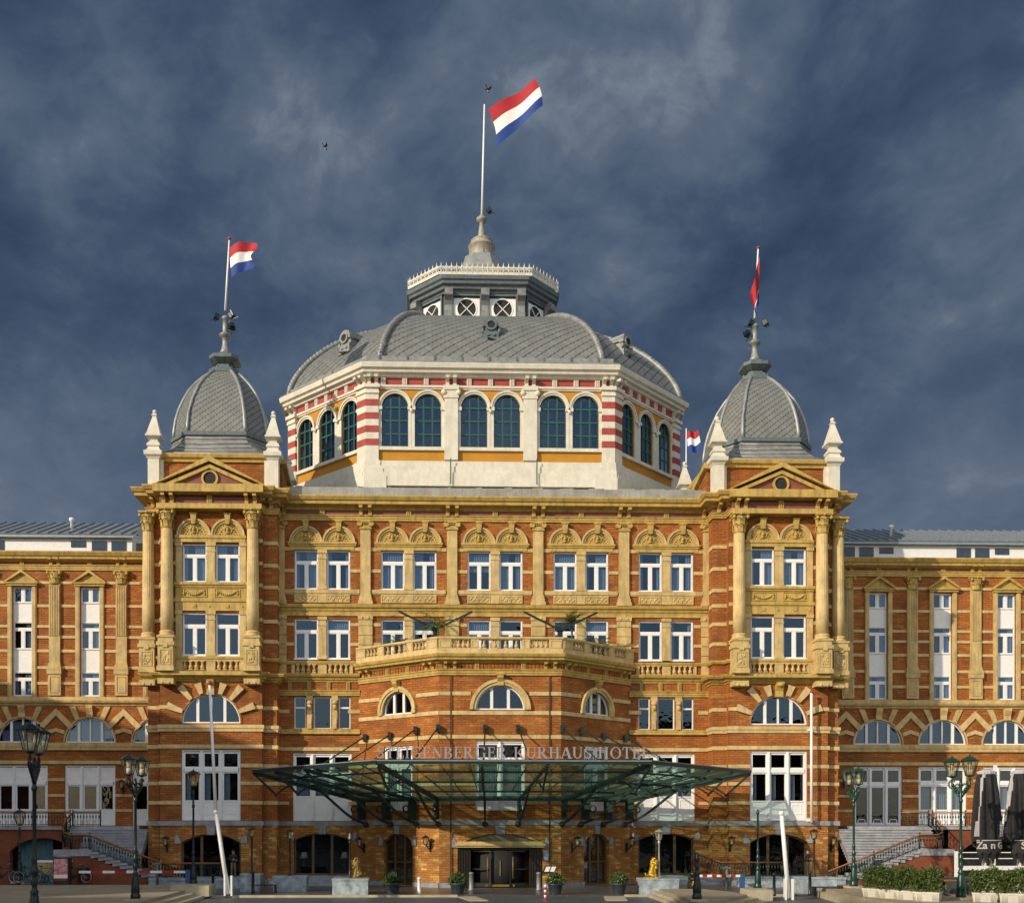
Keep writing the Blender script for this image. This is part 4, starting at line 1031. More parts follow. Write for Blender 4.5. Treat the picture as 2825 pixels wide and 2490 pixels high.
# ------------------------------------------------------------------ lantern on top of the dome
LX = 0.3
def octl(a, r): return [(LX+x,DY+y) for x,y in oct2(a,r)]
m = MB(); m.hprism(octl(3.2,5.5),45.0,49.6); lan = O('lantern', m, M['lantern_grey'], H)
m = MB(); LP = octl(3.2,5.5)
m.sweep(LP, [(0,48.75),(0.25,48.78),(0.3,48.95),(0.55,49.0),(0.6,49.2),(0.85,49.3),(0.9,49.5),(1.05,49.6),(1.1,49.85),(1.1,49.9),(0,49.95)], True); O('lantern_cornice', m, M['lantern_grey'], lan)
for loc, rz, hw in [((LX,DY-5.5,0),0.0,3.2)] + [((LX+s*4.35,DY-4.35,0),s*PI/4,1.62) for s in (-1,1)]:
    R3 = Matrix.Rotation(rz,3,'Z')
    cs = (-1.52,1.52) if hw > 3 else (0.0,)
    for c in cs:
        p = Vector((c,-0.02,0)); p.rotate(R3); L = (loc[0]+p.x,loc[1]+p.y,46.55)
        m = MB(); m.panel(rect(-0.98,0.98,0,1.62),[[(0.76*math.cos(2*PI*i/28),0.86+0.72*math.sin(2*PI*i/28)) for i in range(28)]],-0.06,0.1)
        m.arcring(0,0.86,0.7,0.78,-0.1,-0.03,0,2*PI,28)
        for a in (PI/4,-PI/4): m.bar((-0.7*math.cos(a),-0.05,0.86-0.7*math.sin(a)),(0.7*math.cos(a),-0.05,0.86+0.7*math.sin(a)),0.09,0.05)
        w = O('round_window', m, M['white'], lan, L, rz); w.scale = (1.12,1,1.15)
        g = MB(); g.box(-0.95,0.95,-0.012,-0.004,0.02,1.6); O('pane', g, M['dark'], w)
        f = MB(); frame_rect(f,-1.12,1.12,-0.12,1.9,0.13,-0.2,0.0); O('window_frame', f, M['lantern_grey'], w)
    bx = (-3.05,0.0,3.05) if hw > 3 else (1.45*(1 if rz>0 else -1),)
    for x in bx:
        p = Vector((x,0,0)); p.rotate(R3)
        m = MB(); xprism(m, [(0,45.9),(-0.25,46.2),(-0.42,47.1),(-0.2,47.3),(-0.22,47.8),(-0.45,48.1),(-0.9,48.35),(-0.95,48.7),(-0.8,48.95),(0,48.95)], -0.34, 0.34)
        m.lathe([(0.24,-0.3),(0.28,-0.25),(0.28,0.25),(0.24,0.3)],(0,0,0),12); q=len(m.v)-48; m.v[q:]=[(vz, -0.66+vx, 48.6+vy) for vx,vy,vz in m.v[q:]]
        O('scroll_bracket', m, M['zinc'], lan, (loc[0]+p.x,loc[1]+p.y,0), rz)
m = MB(); m.hprism(octl(3.9,6.5),49.9,50.0,top=octl(4.1,6.9)); 
ring = octl(3.4,6.0)
lv2 = [(49.95, oct2(3.8,6.4)),(50.5,oct2(3.1,5.2)),(51.3,oct2(2.3,4.0)),(52.3,oct2(1.45,2.6)),(53.4,oct2(0.95,1.75)),(54.6,oct2(0.72,1.4))]
O('lantern_roof', MB().add([(LX+x,DY+y,z) for z,p in lv2 for x,y in p],[(i*8+j,i*8+(j+1)%8,(i+1)*8+(j+1)%8,(i+1)*8+j) for i in range(5) for j in range(8)]), M['zinc_light'], lan)
m = MB(); cp = octl(3.9,6.45)
for i in range(8):
    a, b = Vector(cp[i]), Vector(cp[(i+1)%8]); L = (b-a).length; n = max(8,int(L/0.42)); e = (b-a)/n
    m.bar((*a,50.06),(*b,50.06),0.06,0.24); m.bar((*a,50.56),(*b,50.56),0.05,0.12)
    for k in range(n):
        p = a+e*(k+0.5); p0 = a+e*k
        m.tube([(p.x,p.y,50.0),(p.x,p.y,50.7),(p.x,p.y,51.0)],[0.035,0.06,0.005],5)
        for s in (-1,1): m.bar((p.x-s*e.x*0.4,p.y-s*e.y*0.4,50.05),(p.x+s*e.x*0.4,p.y+s*e.y*0.4,50.48),0.05,0.05)
        m.tube([(p0.x,p0.y,50.0),(p0.x,p0.y,50.62)],0.03,4)
        m.tube([(p.x-e.x*0.3,p.y-e.y*0.3,50.62),(p.x,p.y,50.72),(p.x+e.x*0.3,p.y+e.y*0.3,50.62)],0.035,4)
O('cresting', m, M['plaster'], lan)
m = MB(); m.lathe([(1.55,54.2),(1.3,54.5),(1.3,55.85),(1.38,55.9),(1.38,56.0),(1.12,56.05),(1.1,56.4),(1.16,56.44),(1.1,56.52),(0.5,56.75),(0.38,57.0),(0.22,58.1),(0.3,58.2),(0.52,58.35),(0.54,58.55),(0.3,58.62),(0.25,58.8),(0.12,58.95)],(LX+0.1,DY+0.3,0),24)
m.v = [(LX+0.1+(x-LX-0.1)*0.88,DY+0.3+(y-DY-0.3)*0.88,z) for x,y,z in m.v]
sp = O('spire', m, M['spire'], H)
m = MB(); m.tube([(LX+0.12,DY+0.3,58.7),(LX+0.35,DY+0.3,68.8)],[0.11,0.07],8); O('flagpole', m, M['white'], sp)
m = MB(); m.tube([(LX+0.2,DY-1.05,54.6),(LX+0.15,DY-0.3,57.0),(LX+0.15,DY-0.1,58.9)],0.03,4); O('lightning_rod', m, M['lantern_grey'], sp)
# ------------------------------------------------------------------ wings
WY = 5.5
def wing_strip():
    f = MB(); h = 0.71; Hh = 8.02; y0, y1 = 0.16, 0.26
    frame_rect(f,-h,h,0,Hh,0.06,y0,y1)
    segs = [(0.06,1.76),(3.5,5.42),(6.9,Hh-0.06)]
    f.box(-h+0.06,h-0.06,y0+0.03,y1,1.76,3.5); f.box(-h+0.06,h-0.06,y0+0.03,y1,5.42,6.9)
    for a,b in segs:
        tl = (b-a) > 1.5
        zt = b-0.52 if tl else b
        if tl: f.box(-h+0.06,h-0.06,y0,y1,zt-0.04,zt+0.1); frame_rect(f,-h+0.06,h-0.06,zt+0.1,b,0.05,y0+0.02,y1-0.01)
        f.box(-0.09,0.09,y0-0.01,y1,a,zt)
        for s in (-1,1):
            p,q = sorted((s*0.09,s*(h-0.06))); frame_rect(f,p,q,a,zt-0.04*tl,0.06,y0,y1-0.01)
        f.box(-h,h,y0-0.04,y1,a-0.05,a); f.box(-h,h,y0-0.02,y1,b,b+0.05)
    return window('window_strip', f, M['white'], [rect(-h,h,a,b) for a,b in segs], [(0.1,0.65,0.1,1.7),(-0.65,-0.35,0.1,1.7),(0.2,0.65,3.6,5.3),(0.15,0.65,7.0,Hh-0.1)], 'glass', yp=0.22, yc=0.34)
P_strip = wing_strip(); P_wlun = W_lunette(3.62,1.84,(-0.46,0.0,0.46),True)
P_wfr = W_french(3.66,4.4,1.25,1.15,cur=True); P_wfr2 = W_french(3.66,4.4,1.3,1.15,3,cur=False,solid_top=True)
P_wlun2 = W_lunette(3.62,1.84,(-0.46,0.0,0.46),False)
P_wdoor = W_french(3.66,4.4,1.35,0.15,3,cur=False)
def wing(s):
    lab = ('left' if s<0 else 'right')
    t = thing('hotel_wing', 'lower brick hotel wing left of the centre block, under the bluish grey metal roof' if s<0 else 'lower brick hotel wing right of the centre block, half in shadow, behind the closed parasols', 'hotel wing', ((-23.864 if s<0 else 24.137),7.5,-0.0975), 0.0); t.scale = (1.0257,1.0257,1.0257)
    L = lambda x: s*(x-23.4)                              # x is the distance from the building axis
    x0, x1 = 22.0, 48.0
    cs = [29.37,34.28,39.2,44.1]; ps = [27.05,31.9,36.8,41.7]
    if s > 0: cs = [29.2,34.12,39.0,43.9]; ps = [26.85,31.75,36.6,41.5]
    cs = [cs[0]-4.92]+cs
    def rng(a,b): return tuple(sorted((L(a),L(b))))
    a,b = rng(x0,x1)
    holes = []
    for c in cs: holes += [rect(L(c)-0.72,L(c)+0.72,13.5,21.52), rarch(L(c),3.62,10.12,10.12,18)]
    holes += [rect(L(c)-1.83,L(c)+1.83,4.05,8.45) for c in cs]
    w = MB(); w.panel(rect(a,b,3.6,24.0), holes, 0.0, 0.36); w.box(a,b,12,12.3,0,24.0); w.box(a,b,3.0,3.1,0,24.0)
    q = MB(); q.box(a+0.1,b-0.1,0.37,2.99,23.6,23.9); q.box(a+0.1,b-0.1,0.37,2.99,8.9,9.3); q.box(a+0.1,b-0.1,0.37,2.99,12.4,12.9); q.box(a+0.1,b-0.1,2.9,2.98,3.7,23.6); O('inner_floor', q, M['room'], t)
    O('wall', w, M['brick'], t)
    for i, c in enumerate(cs):
        X = L(c)
        dup(P_strip, t, (X,0,13.5)); dup(P_wlun if s<0 else P_wlun2, t, (X,0,10.12))
        dup((P_wfr2 if s<0 else (P_wdoor if i==1 else P_wfr)), t, (X,0,4.05))
        m = MB(); 
        for q in (-1,1):
            p0,p1 = sorted((X+q*0.72,X+q*1.04)); m.box(p0,p1,-0.12,0.02,13.5,21.6); m.box(p0+0.06,p1-0.06,-0.15,-0.12,13.5,21.6)
        m.box(X-1.05,X+1.05,-0.12,0.02,13.3,13.5)
        o = O('window_surround', m, M['cream'], t)
        m = MB(); m.box(X-1.1,X+1.1,-0.25,0,21.55,21.72); m.prism([(X-1.15,21.72),(X+1.15,21.72),(X+1.15,21.82),(X,22.62),(X-1.15,21.82)],-0.12,0)
        for q in (-1,1): m.prism([(X+q*1.22,21.72),(X+q*1.22,21.85),(X,22.72),(X,22.5)] if q<0 else [(X,22.5),(X,22.72),(X+1.22,21.85),(X+1.22,21.72)],-0.36,0)
        m.box(X-1.2,X+1.2,-0.34,0,21.7,21.8)
        O('window_pediment', m, M['gold_trim'], t)
        m = MB()                                         # keystone, rays and sloped stones round the lunette
        xprism(m, [(0,11.95),(-0.2,11.95),(-0.18,12.3),(-0.34,12.65),(-0.34,12.82),(0,12.82)], X-0.24, X+0.24)
        for q in (-1,1):
            m.prism([(X+q*0.72,11.86),(X+q*1.02,11.72),(X+q*1.5,12.75),(X+q*1.05,12.75)],-0.1,0)
        m.arcring(X,10.12,1.82,1.93,-0.06,0,n=20)
        O('arch_stone', m, M['cream'], t)
        m = MB()
        for q in (-1,):
            C0 = X+2.46*s*0+2.46
            m.prism([(C0,12.62),(C0,12.1),(C0-0.98,11.08),(C0-1.28,11.36)],-0.12,0); m.prism([(C0,12.62),(C0,12.1),(C0+0.98,11.08),(C0+1.28,11.36)],-0.12,0)
            m.prism([(C0,11.2),(C0,10.92),(C0-0.62,10.72),(C0-0.62,11.0)],-0.1,0); m.prism([(C0,11.2),(C0,10.92),(C0+0.62,10.72),(C0+0.62,11.0)],-0.1,0)
        O('chevron_stone', m, M['band'], t)
    for p in ps:
        X = L(p)
        m = MB(); m.box(X-0.4,X+0.4,-0.18,0,15.9,21.72)
        for k in range(6): x = X-0.31+0.124*k; m.box(x-0.035,x+0.035,-0.23,-0.18,17.9,21.6)
        pl = O('pilaster', m, M['cream'], t)
        c = capital_mb(0.36,0.98,yscale=0.62); c.v = [(x+X,y-0.12,z+21.7) for x,y,z in c.v]; O('capital', c, M['gold_trim'], pl)
        m = MB(); m.box(X-0.52,X+0.52,-0.32,0,15.42,15.62); m.box(X-0.48,X+0.48,-0.28,0,15.62,15.76); m.box(X-0.44,X+0.44,-0.23,0,15.76,15.92)
        m.box(X-0.46,X+0.46,-0.22,0,13.55,15.1); m.box(X-0.52,X+0.52,-0.3,0,15.1,15.42); frame_rect(m,X-0.34,X+0.34,13.75,14.95,0.05,-0.26,-0.22)
        O('pedestal', m, M['cream'], pl)
        for q in (-1,1): link('bracket', ME_bracket, t, (X+q*0.27,-0.04,22.98)).scale = (0.95,0.85,0.85)
    for c in cs: link('triglyph', ME_trig, t, (L(c),-0.04,23.08)).scale = (0.9,1,0.75)
    m = MB()
    ed = [x0]+[v for c in cs for v in (c-1.05,c+1.05)]+[x1]
    for z in (21.72,20.02,18.52,17.74,16.72,15.5,14.35):
        for i in range(0,len(ed),2): p0,p1 = rng(ed[i],ed[i+1]); m.box(p0,p1,-0.06,0,z,z+0.2)
    ed = [x0]+[v for c in cs for v in (c-1.84,c+1.84)]+[x1]
    for z in (7.3,6.15,5.05):
        for i in range(0,len(ed),2): p0,p1 = rng(ed[i],ed[i+1]); m.box(p0,p1,-0.06,0,z,z+0.2)
    O('stone_band', m, M['band'], t)
    m = MB(); m.box(a,b,-0.155,0,13.2,13.46); m.sweep([(a,0),(b,0)], [(0,12.82),(0.08,12.84),(0.1,12.96),(0.28,13.02),(0.34,13.16),(0.34,13.22),(0,13.26)])
    m.box(a,b,-0.12,0,9.82,10.1); m.box(a,b,-0.16,0,9.56,9.72); m.box(a,b,-0.08,0,9.72,9.82); m.box(a,b,-0.08,0,8.55,8.8)
    O('string_course', m, M['cream'], t)
    m = MB(); m.sweep([(a,0),(b,0)], arch_prof(22.72)); O('architrave', m, M['gold_trim'], t)
    m = MB(); m.box(a,b,-0.04,0,23.1,23.5); O('frieze', m, M['maroon'], t)
    m = MB(); m.sweep([(a,0),(b,0)], [(0,23.3),(0.14,23.32),(0.5,23.46),(0.52,23.6),(0.62,23.68),(0.74,23.9),(0.74,23.98),(0,24.05)]); O('cornice', m, M['gold_trim'], t)
    # set back top storey with a seamed metal roof
    pa, pb = rng(26.3,x1)
    m = MB(); m.box(pa,pb,1.6,9,24.0,25.5); pn = O('penthouse', m, M['white'], t)
    m = MB()
    for c in (cs[1]-0.2, cs[3]-1.0, cs[4]-0.5):
        for q in (-1.45,0.0,1.55):
            z0 = 24.15 if q<1 else 24.45; m.box(L(c+q)-0.55,L(c+q)+0.55,1.55,1.6,z0+0.4,25.34)
    O('penthouse_window', m, M['glass_low'] if False else mat('dark blue glass', (0.03,0.05,0.09), 0.1, var=0.2) if 'dark blue glass' not in bpy.data.materials else bpy.data.materials['dark blue glass'], pn)
    m = MB(); m.box(pa,pb,1.2,1.7,25.5,25.66)
    xprism(m, [(1.2,25.66),(1.15,25.74),(7.5,28.35),(9.0,28.35),(9.0,25.66)], pa, pb)
    n = int((pb-pa)/0.75)
    for k in range(n): x = pa+(pb-pa)*(k+0.5)/n; m.bar((x,1.15,25.78),(x,7.5,28.39),0.07,0.14)
    O('seam_roof', m, mat('blue grey seamed metal', (0.26,0.30,0.34), 0.4, 0.3, var=0.12) if 'blue grey seamed metal' not in bpy.data.materials else bpy.data.materials['blue grey seamed metal'], t)
    m = MB(); X = L(32.0); m.lathe([(0.12,26.5),(0.12,27.5),(0.22,27.55),(0.2,27.72),(0.05,27.78)],(X,4.0,0),10); O('roof_vent', m, M['white'], t)
    m = MB(); p0,p1 = rng(24.0,26.5); xprism(m, [(0.7,24.0),(0.7,25.3),(3.0,26.9),(6.0,27.6),(6.0,24.0)], p0, p1); dm = O('side_dormer', m, M['lantern_grey'], t)
    m = MB(); m.box(p0+0.3,p1-0.25,0.66,0.7,24.1,24.95); O('dormer_window', m, M['dark'], dm)
    m = MB(); m.box((p0+p1)/2-0.05,(p0+p1)/2+0.05,0.6,0.66,24.1,24.95); O('dormer_mullion', m, M['white'], dm)
    # terrace in front with arched basement
    tp = []
    cx = [29.9,35.4,40.9] if s<0 else [33.4,38.6,43.8]
    hol = [sarch(L(c),4.2,-0.2,2.35,3.2,10) for c in cx]
    m = MB(); m.panel(rect(*rng(27.9 if s<0 else 30.3,x1),-0.3,3.75), hol, -8.29, 0.5)
    O('terrace_wall', m, M['redwall'], t)
    m = MB(); m.box(*rng(23.6,x1),-8.41,0.0,3.75,3.98); O('terrace_floor', m, M['step'], t)
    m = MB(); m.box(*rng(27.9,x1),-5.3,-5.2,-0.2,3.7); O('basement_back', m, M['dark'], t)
    if s<0:
        for c in cx:
            O('teal_curtain', curtain_mb([(L(c)-2.0+0.2,L(c)+0.4,0,3.2)],-7.4,0.06,0.3), M['teal'], t)
    return t
WL = wing(-1); WR = wing(1)
# ------------------------------------------------------------------ glass canopy over the entrance
CAN = thing('glass_canopy', 'wide dark green steel and glass canopy fanning out over the hotel entrance', 'canopy', (0,0,0))
IN = [Vector(p) for p in ((-9.0,-0.7,5.75),(-4.05,-4.85,5.75),(4.05,-4.85,5.75),(9.0,-0.7,5.75))]
OUT = [Vector(p) for p in ((-15.95,-4.3,7.5),(-7.6,-13.9,7.5),(7.75,-13.9,7.5),(16.4,-4.3,7.5))]
rimm = MB(); glassm = MB(); ribs = MB()
for k in range(3):
    a,b,c,d = IN[k],IN[k+1],OUT[k],OUT[k+1]
    n = 9 if k == 1 else 7
    glassm.add([a,b,d,c],[(0,1,3,2)]) if False else glassm.add([a,b,d,c],[(0,1,2,3)])
    for i in range(n+1):
        t = i/n; p = a.lerp(b,t)+Vector((0,0,0.05)); q = c.lerp(d,t)+Vector((0,0,0.05)); ribs.bar(p,q,0.045,0.08)
    for j in (0.25,0.52,0.79):
        ribs.bar(a.lerp(c,j)-Vector((0,0,0.07)), b.lerp(d,j)-Vector((0,0,0.07)), 0.07, 0.12)
    rimm.bar(c,d,0.12,0.2); rimm.bar(a,b,0.2,0.3)
rimm.bar(IN[0],OUT[0],0.1,0.2); rimm.bar(IN[3],OUT[3],0.1,0.2)
O('rim', rimm, M['canopy'], CAN); O('glazing_bars', ribs, M['canopy'], CAN); O('glass', glassm, M['glass_can'], CAN)
rl = MB(); rl.bar(OUT[1]+Vector((0,-0.08,0.09)),OUT[2]+Vector((0,-0.08,0.09)),0.05,0.06)
for k in (0,2): rl.bar(OUT[k]+Vector((0,0,0.13)),OUT[k+1]+Vector((0,0,0.13)),0.06,0.05)
O('gutter_edge', rl, M['zinc_light'], CAN)
trs = []
for t, u in ((0,0),(0.35,0.2),(0.7,0.45)): trs.append((IN[0].lerp(IN[1],t), OUT[0].lerp(OUT[1],u)))
trs += [(IN[1],OUT[1]), (Vector((-1.0,-4.85,5.75)),Vector((-1.75,-13.9,7.5))), (Vector((1.15,-4.85,5.75)),Vector((1.95,-13.9,7.5))), (IN[2],OUT[2])]
for t, u in ((0.7,0.45),(0.35,0.2),(0,0)): trs.append((IN[3].lerp(IN[2],t), OUT[3].lerp(OUT[2],u)))
for p, q in trs:
    m = MB(); ddir = (q-p); hd = Vector((ddir.x,ddir.y,0)).normalized(); L = Vector((ddir.x,ddir.y,0)).length
    dn = Vector((0,0,-0.12))
    m.bar(p+dn,q+dn,0.10,0.22)
    foot = Vector((p.x,p.y,4.15))-hd*0.12
    pts = []                                             # curved bracket from the wall foot up to the rib
    tip = p.lerp(q,0.42)+dn
    for i in range(9):
        t = i/8; pts.append(foot.lerp(tip,t)+Vector((0,0,-0.45*math.sin(PI*t)*(1-t)))) 
    for a,b in zip(pts[:-1],pts[1:]): m.bar(a,b,0.10,0.16)
    sd = Vector((-hd.y,hd.x,0))*0.07; Q = [p-hd*0.1, p+hd*0.5]
    m.add([a+b+Vector((0,0,c)) for c in (-1.35,0.05) for a,b in ((Q[0],-sd),(Q[1],-sd),(Q[1],sd),(Q[0],sd))],[(0,1,2,3),(4,5,6,7),(0,1,5,4),(1,2,6,5),(2,3,7,6),(3,0,4,7)])
    m.ball(foot+Vector((0,0,-0.05)),0.2,8,6)
    m.arcring(0,0,0.17,0.25,-0.05,0.05,0,2*PI,16); o = len(m.v)-16*8
    for i in range(o,len(m.v)):
        x,y,z = m.v[i]; m.v[i] = tuple(Vector((p.x,p.y,5.1))+hd*(0.72+x)+Vector((0,0,z))+Vector((-hd.y,hd.x,0))*y)
    O('bracket', m, M['canopy'], CAN)
    m = MB()                                             # hanging strut under the outer edge: straight leg and a curved one
    low = q-hd*1.55+Vector((0,0,-1.5)); m.bar(q+Vector((0,0,-0.1)),low,0.10,0.13)
    e = p.lerp(q,0.66)+Vector((0,0,-0.3)); pr = low
    for i in range(1,9):
        t = i/8; c = low.lerp(e,t); c.z = low.z+(e.z-low.z)*math.sin(t*PI/2); m.bar(pr,c,0.08,0.11); pr = c
    m.ball(low,0.11,8,5)
    O('hanging_strut', m, M['canopy'], CAN)
    m = MB(); wtop = Vector((p.x,p.y,10.3 if abs(p.y)>3 else 10.05))-hd*0.15*0
    wtop += -hd*0.05; m.tube([wtop,p.lerp(q,0.62)+Vector((0,0,0.1))],0.05,6); m.box(wtop.x-0.12,wtop.x+0.12,wtop.y-0.1,wtop.y+0.3,wtop.z-0.28,wtop.z+0.2)
    O('tie_rod', m, M['canopy'], CAN)
# ------------------------------------------------------------------ raised letters on the canopy edge
SIGN = thing('letter_sign', 'row of silver serif capital letters STEIGENBERGER KURHAUS HOTEL standing on the canopy edge', 'sign', (0,-13.95,7.72))
TS, TT, HT = 0.105, 0.036, 0.64                           # thick stem, thin stroke, letter height
def glyph(ch):
    m = MB(); y0, y1 = -0.05, 0.05
    def stem(x, t=TS, z0=0.0, z1=HT, ser=(1,1)):
        m.box(x,x+t,y0,y1,z0,z1)
        for k, z in ((0,z0),(1,z1-0.04)):
            if ser[k]: m.box(x-0.055,x+t+0.055,y0-0.004,y1+0.004,z,z+0.04)
    def hb(x0,x1,z,t=TT): m.box(x0,x1,y0+0.004,y1-0.004,z,z+t)
    def diag(x0,z0,x1,z1,t): m.prism([(x0,z0),(x0+t,z0),(x1+t,z1),(x1,z1)],y0,y1)
    def bow(cx,cz,rx,rz,a0,a1,t0,t1,n=14):               # stroke along an ellipse, thick at the sides
        P=[];Q=[]
        for i in range(n+1):
            a=math.radians(a0+(a1-a0)*i/n); c,s=math.cos(a),math.sin(a); t=t1+(t0-t1)*abs(c)
            P.append((cx+rx*c,cz+rz*s)); Q.append((cx+(rx-t)*c,cz+(rz-min(t,TT*1.3))*s))
        for i in range(n): m.prism([P[i],P[i+1],Q[i+1],Q[i]],y0,y1)
    h=HT
    if ch=='I': stem(0.06); w=0.25
    elif ch=='T': stem(0.22,ser=(1,0)); hb(0.02,0.56,h-TT); m.box(0.02,0.06,y0,y1,h-0.16,h); m.box(0.52,0.56,y0,y1,h-0.16,h); w=0.58
    elif ch in 'EL':
        stem(0.06); hb(0.1,0.46,0)
        m.box(0.43,0.47,y0,y1,0,0.17)
        if ch=='E': hb(0.1,0.44,h-TT); hb(0.1,0.36,h/2); m.box(0.4,0.44,y0,y1,h-0.15,h); m.box(0.33,0.37,y0,y1,h/2-0.06,h/2+0.1)
        w=0.52
    elif ch=='H': stem(0.06); stem(0.46); hb(0.15,0.5,h/2); w=0.68
    elif ch=='N': stem(0.06,TT,ser=(1,1)); stem(0.52,TT,ser=(0,1)); diag(0.47,0,0.02,h,0.13); w=0.66
    elif ch in 'BR':
        stem(0.06); bow(0.24,h*0.75,0.22,h*0.25,-90,90,TS,TT); hb(0.1,0.25,h-TT); hb(0.1,0.25,h/2-0.02)
        if ch=='B': bow(0.24,h*0.26,0.27,h*0.26,-90,90,TS,TT); hb(0.1,0.25,0); w=0.58
        else: diag(0.46,0,0.2,h/2,0.13); hb(0.45,0.66,0,0.04); w=0.66
    elif ch=='K': stem(0.06); diag(0.17,h*0.42,0.5,h,0.06); diag(0.5,0,0.22,h*0.52,0.14); hb(0.44,0.7,0,0.04); hb(0.42,0.64,h-0.04,0.04); w=0.7
    elif ch=='U': stem(0.05,TS,0.2,h,(0,1)); stem(0.5,TT,0.2,h,(0,1)); bow(0.3,0.23,0.25,0.23,180,360,TS,TT); w=0.64
    elif ch=='A': diag(0.02,0,0.27,h,0.055); diag(0.48,0,0.24,h,0.14); hb(0.14,0.5,0.19); hb(-0.03,0.14,0,0.04); hb(0.42,0.68,0,0.04); w=0.66
    elif ch=='O': bow(0.34,h/2,0.33,h/2+0.01,0,360,TS,TT,24); w=0.7
    elif ch=='G': bow(0.35,h/2,0.33,h/2+0.01,40,330,TS,TT,22); stem(0.5,TS*0.9,0.06,0.3,(0,1)); m.box(0.56,0.6,y0,y1,h*0.72,h-0.02); w=0.7
    elif ch=='S':
        bow(0.25,h*0.745,0.19,h*0.255,30,270,TS*0.95,TT); bow(0.25,h*0.25,0.21,h*0.255,-150,90,TS*0.95,TT); m.box(0.4,0.44,y0,y1,h*0.76,h*0.98); m.box(0.04,0.08,y0,y1,0.01,h*0.26); w=0.5
    else: w=0.3
    return m, w
line = []; x = 0.0; kern = 0.062
for ch in 'STEIGENBERGER KURHAUS HOTEL':
    g, w = glyph(ch)
    if ch != ' ': line.append((g, x, ch))
    x += (w+kern) if ch != ' ' else 0.34
k = 15.35/x
LM = {}
for g, gx, ch in line:
    if ch not in LM:
        g.v = [(vx*k,vy,vz) for vx,vy,vz in g.v]; LM[ch] = g.mesh('letter', M['letter'])
    link('letter', LM[ch], SIGN, (-7.62+gx*k,0,0))
m = MB(); m.box(-7.6,7.7,-0.03,0.03,-0.1,-0.05); 
for i in range(40): x = -7.55+15.2*i/39; m.box(x-0.015,x+0.015,-0.02,0.02,-0.12,0.04)
O('sign_rail', m, M['canopy'], SIGN)

# ------------------------------------------------------------------ ground
def pave(name, c1, c2, scale, rough=0.55, w=0.5, h=0.25):
    m, nt, b = newmat(name); tc = nd(nt,'ShaderNodeTexCoord').outputs['Object']
    n = nd(nt,'ShaderNodeTexBrick'); nt.links.new(tc,n.inputs['Vector']); n.inputs['Scale'].default_value = 1.0
    n.inputs['Brick Width'].default_value = w; n.inputs['Row Height'].default_value = h; n.inputs['Mortar Size'].default_value = 0.012
    n.inputs['Color1'].default_value = (*c1,1); n.inputs['Color2'].default_value = (*c2,1); n.inputs['Mortar'].default_value = (*[x*0.45 for x in c1],1)
    f = noise(nt, tc, 0.35, 6, 0.7); f2 = noise(nt, tc, 5.0, 4, 0.6)
    c = mixc(nt, ramp(nt,f,0.35,0.7), n.outputs['Color'], tuple(x*0.6 for x in c2)); c = mixc(nt, math_n(nt,'MULTIPLY',ramp(nt,f2,0.45,0.75),0.4), c, tuple(min(1,x*1.35) for x in c1))
    nt.links.new(c,b.inputs['Base Color']); b.inputs['Roughness'].default_value = rough
    bp = nd(nt,'ShaderNodeBump'); bp.inputs['Strength'].default_value = 0.3; bp.inputs['Distance'].default_value = 0.02
    nt.links.new(n.outputs['Fac'],bp.inputs['Height']); bp.invert = True; nt.links.new(bp.outputs[0],b.inputs['Normal'])
    return m
M['asphalt'] = pave('blue grey road paving', (0.105,0.12,0.14), (0.08,0.09,0.105), 1.0, 0.5, 0.22, 0.1)
M['pavement'] = pave('dark pavement slabs', (0.13,0.12,0.115), (0.10,0.09,0.09), 1.0, 0.3, 0.6, 0.6)
M['plaza'] = pave('beige plaza bricks', (0.42,0.36,0.26), (0.33,0.28,0.19), 1.0, 0.7, 0.22, 0.11)
M['kerb'] = mat('pale kerb stone', (0.42,0.37,0.26), 0.7, var=0.15, scale=2.0, bump=0.15)
g = MB(); g.add([(-900,-400,-0.12),(900,-400,-0.12),(900,1500,-0.12),(-900,1500,-0.12)],[(0,1,2,3)]); struct('road', g, M['asphalt'])
g = MB(); g.hprism([(-60,-12.0),(11,-12.0),(17,-12.0),(60,-12.0),(60,20),(-60,20)],-0.3,0.0); struct('pavement', g, M['pavement'])
g = MB(); g.box(-17.2,-3.05,-12.16,-12.0,-0.3,0.02); g.box(6.6,16.5,-12.16,-12.0,-0.3,0.02); g.prism([(0,0)]*3,0,0) if False else None
for x0, x1 in ((-3.05,-2.0),(5.4,6.6)): g.hprism([(x0,-12.0),(x1,-12.0),(x1+(0.5 if x0<0 else -0.5),-15.4),(x0+(0.5 if x0<0 else -0.5),-15.4)],-0.14,-0.08)
struct('kerb', g, M['kerb'])
def plat(name, poly, z0, z1, m): q = MB(); q.hprism(poly, z0, z1); return struct(name, q, m)
def rnd(cx, cy, r, a0, a1, n=8): return [(cx+r*math.cos(math.radians(a0+(a1-a0)*i/n)), cy+r*math.sin(math.radians(a0+(a1-a0)*i/n))) for i in range(n+1)]
plat('plaza_step', [(-70,-60),(-17.35,-60)]+rnd(-20.35,-9.4,3.0,0,90)+[(-70,-6.4)],-0.3,0.04,M['kerb'])
plat('plaza_step', [(-70,-60),(-17.85,-60)]+rnd(-20.85,-9.8,3.0,0,90)+[(-70,-6.6)],0.0,0.2,M['kerb'])
plat('plaza', [(-70,-60),(-18.4,-60)]+rnd(-21.4,-10.2,3.0,0,90)+[(-70,-6.9)],0.1,0.36,M['plaza'])
plat('plaza_step', [(8.4,-26.0),(12.9,-18.5),(12.9,-15.2),(11.6,-11.9),(7.9,-11.9),(7.4,-26)],-0.3,0.06,M['kerb'])
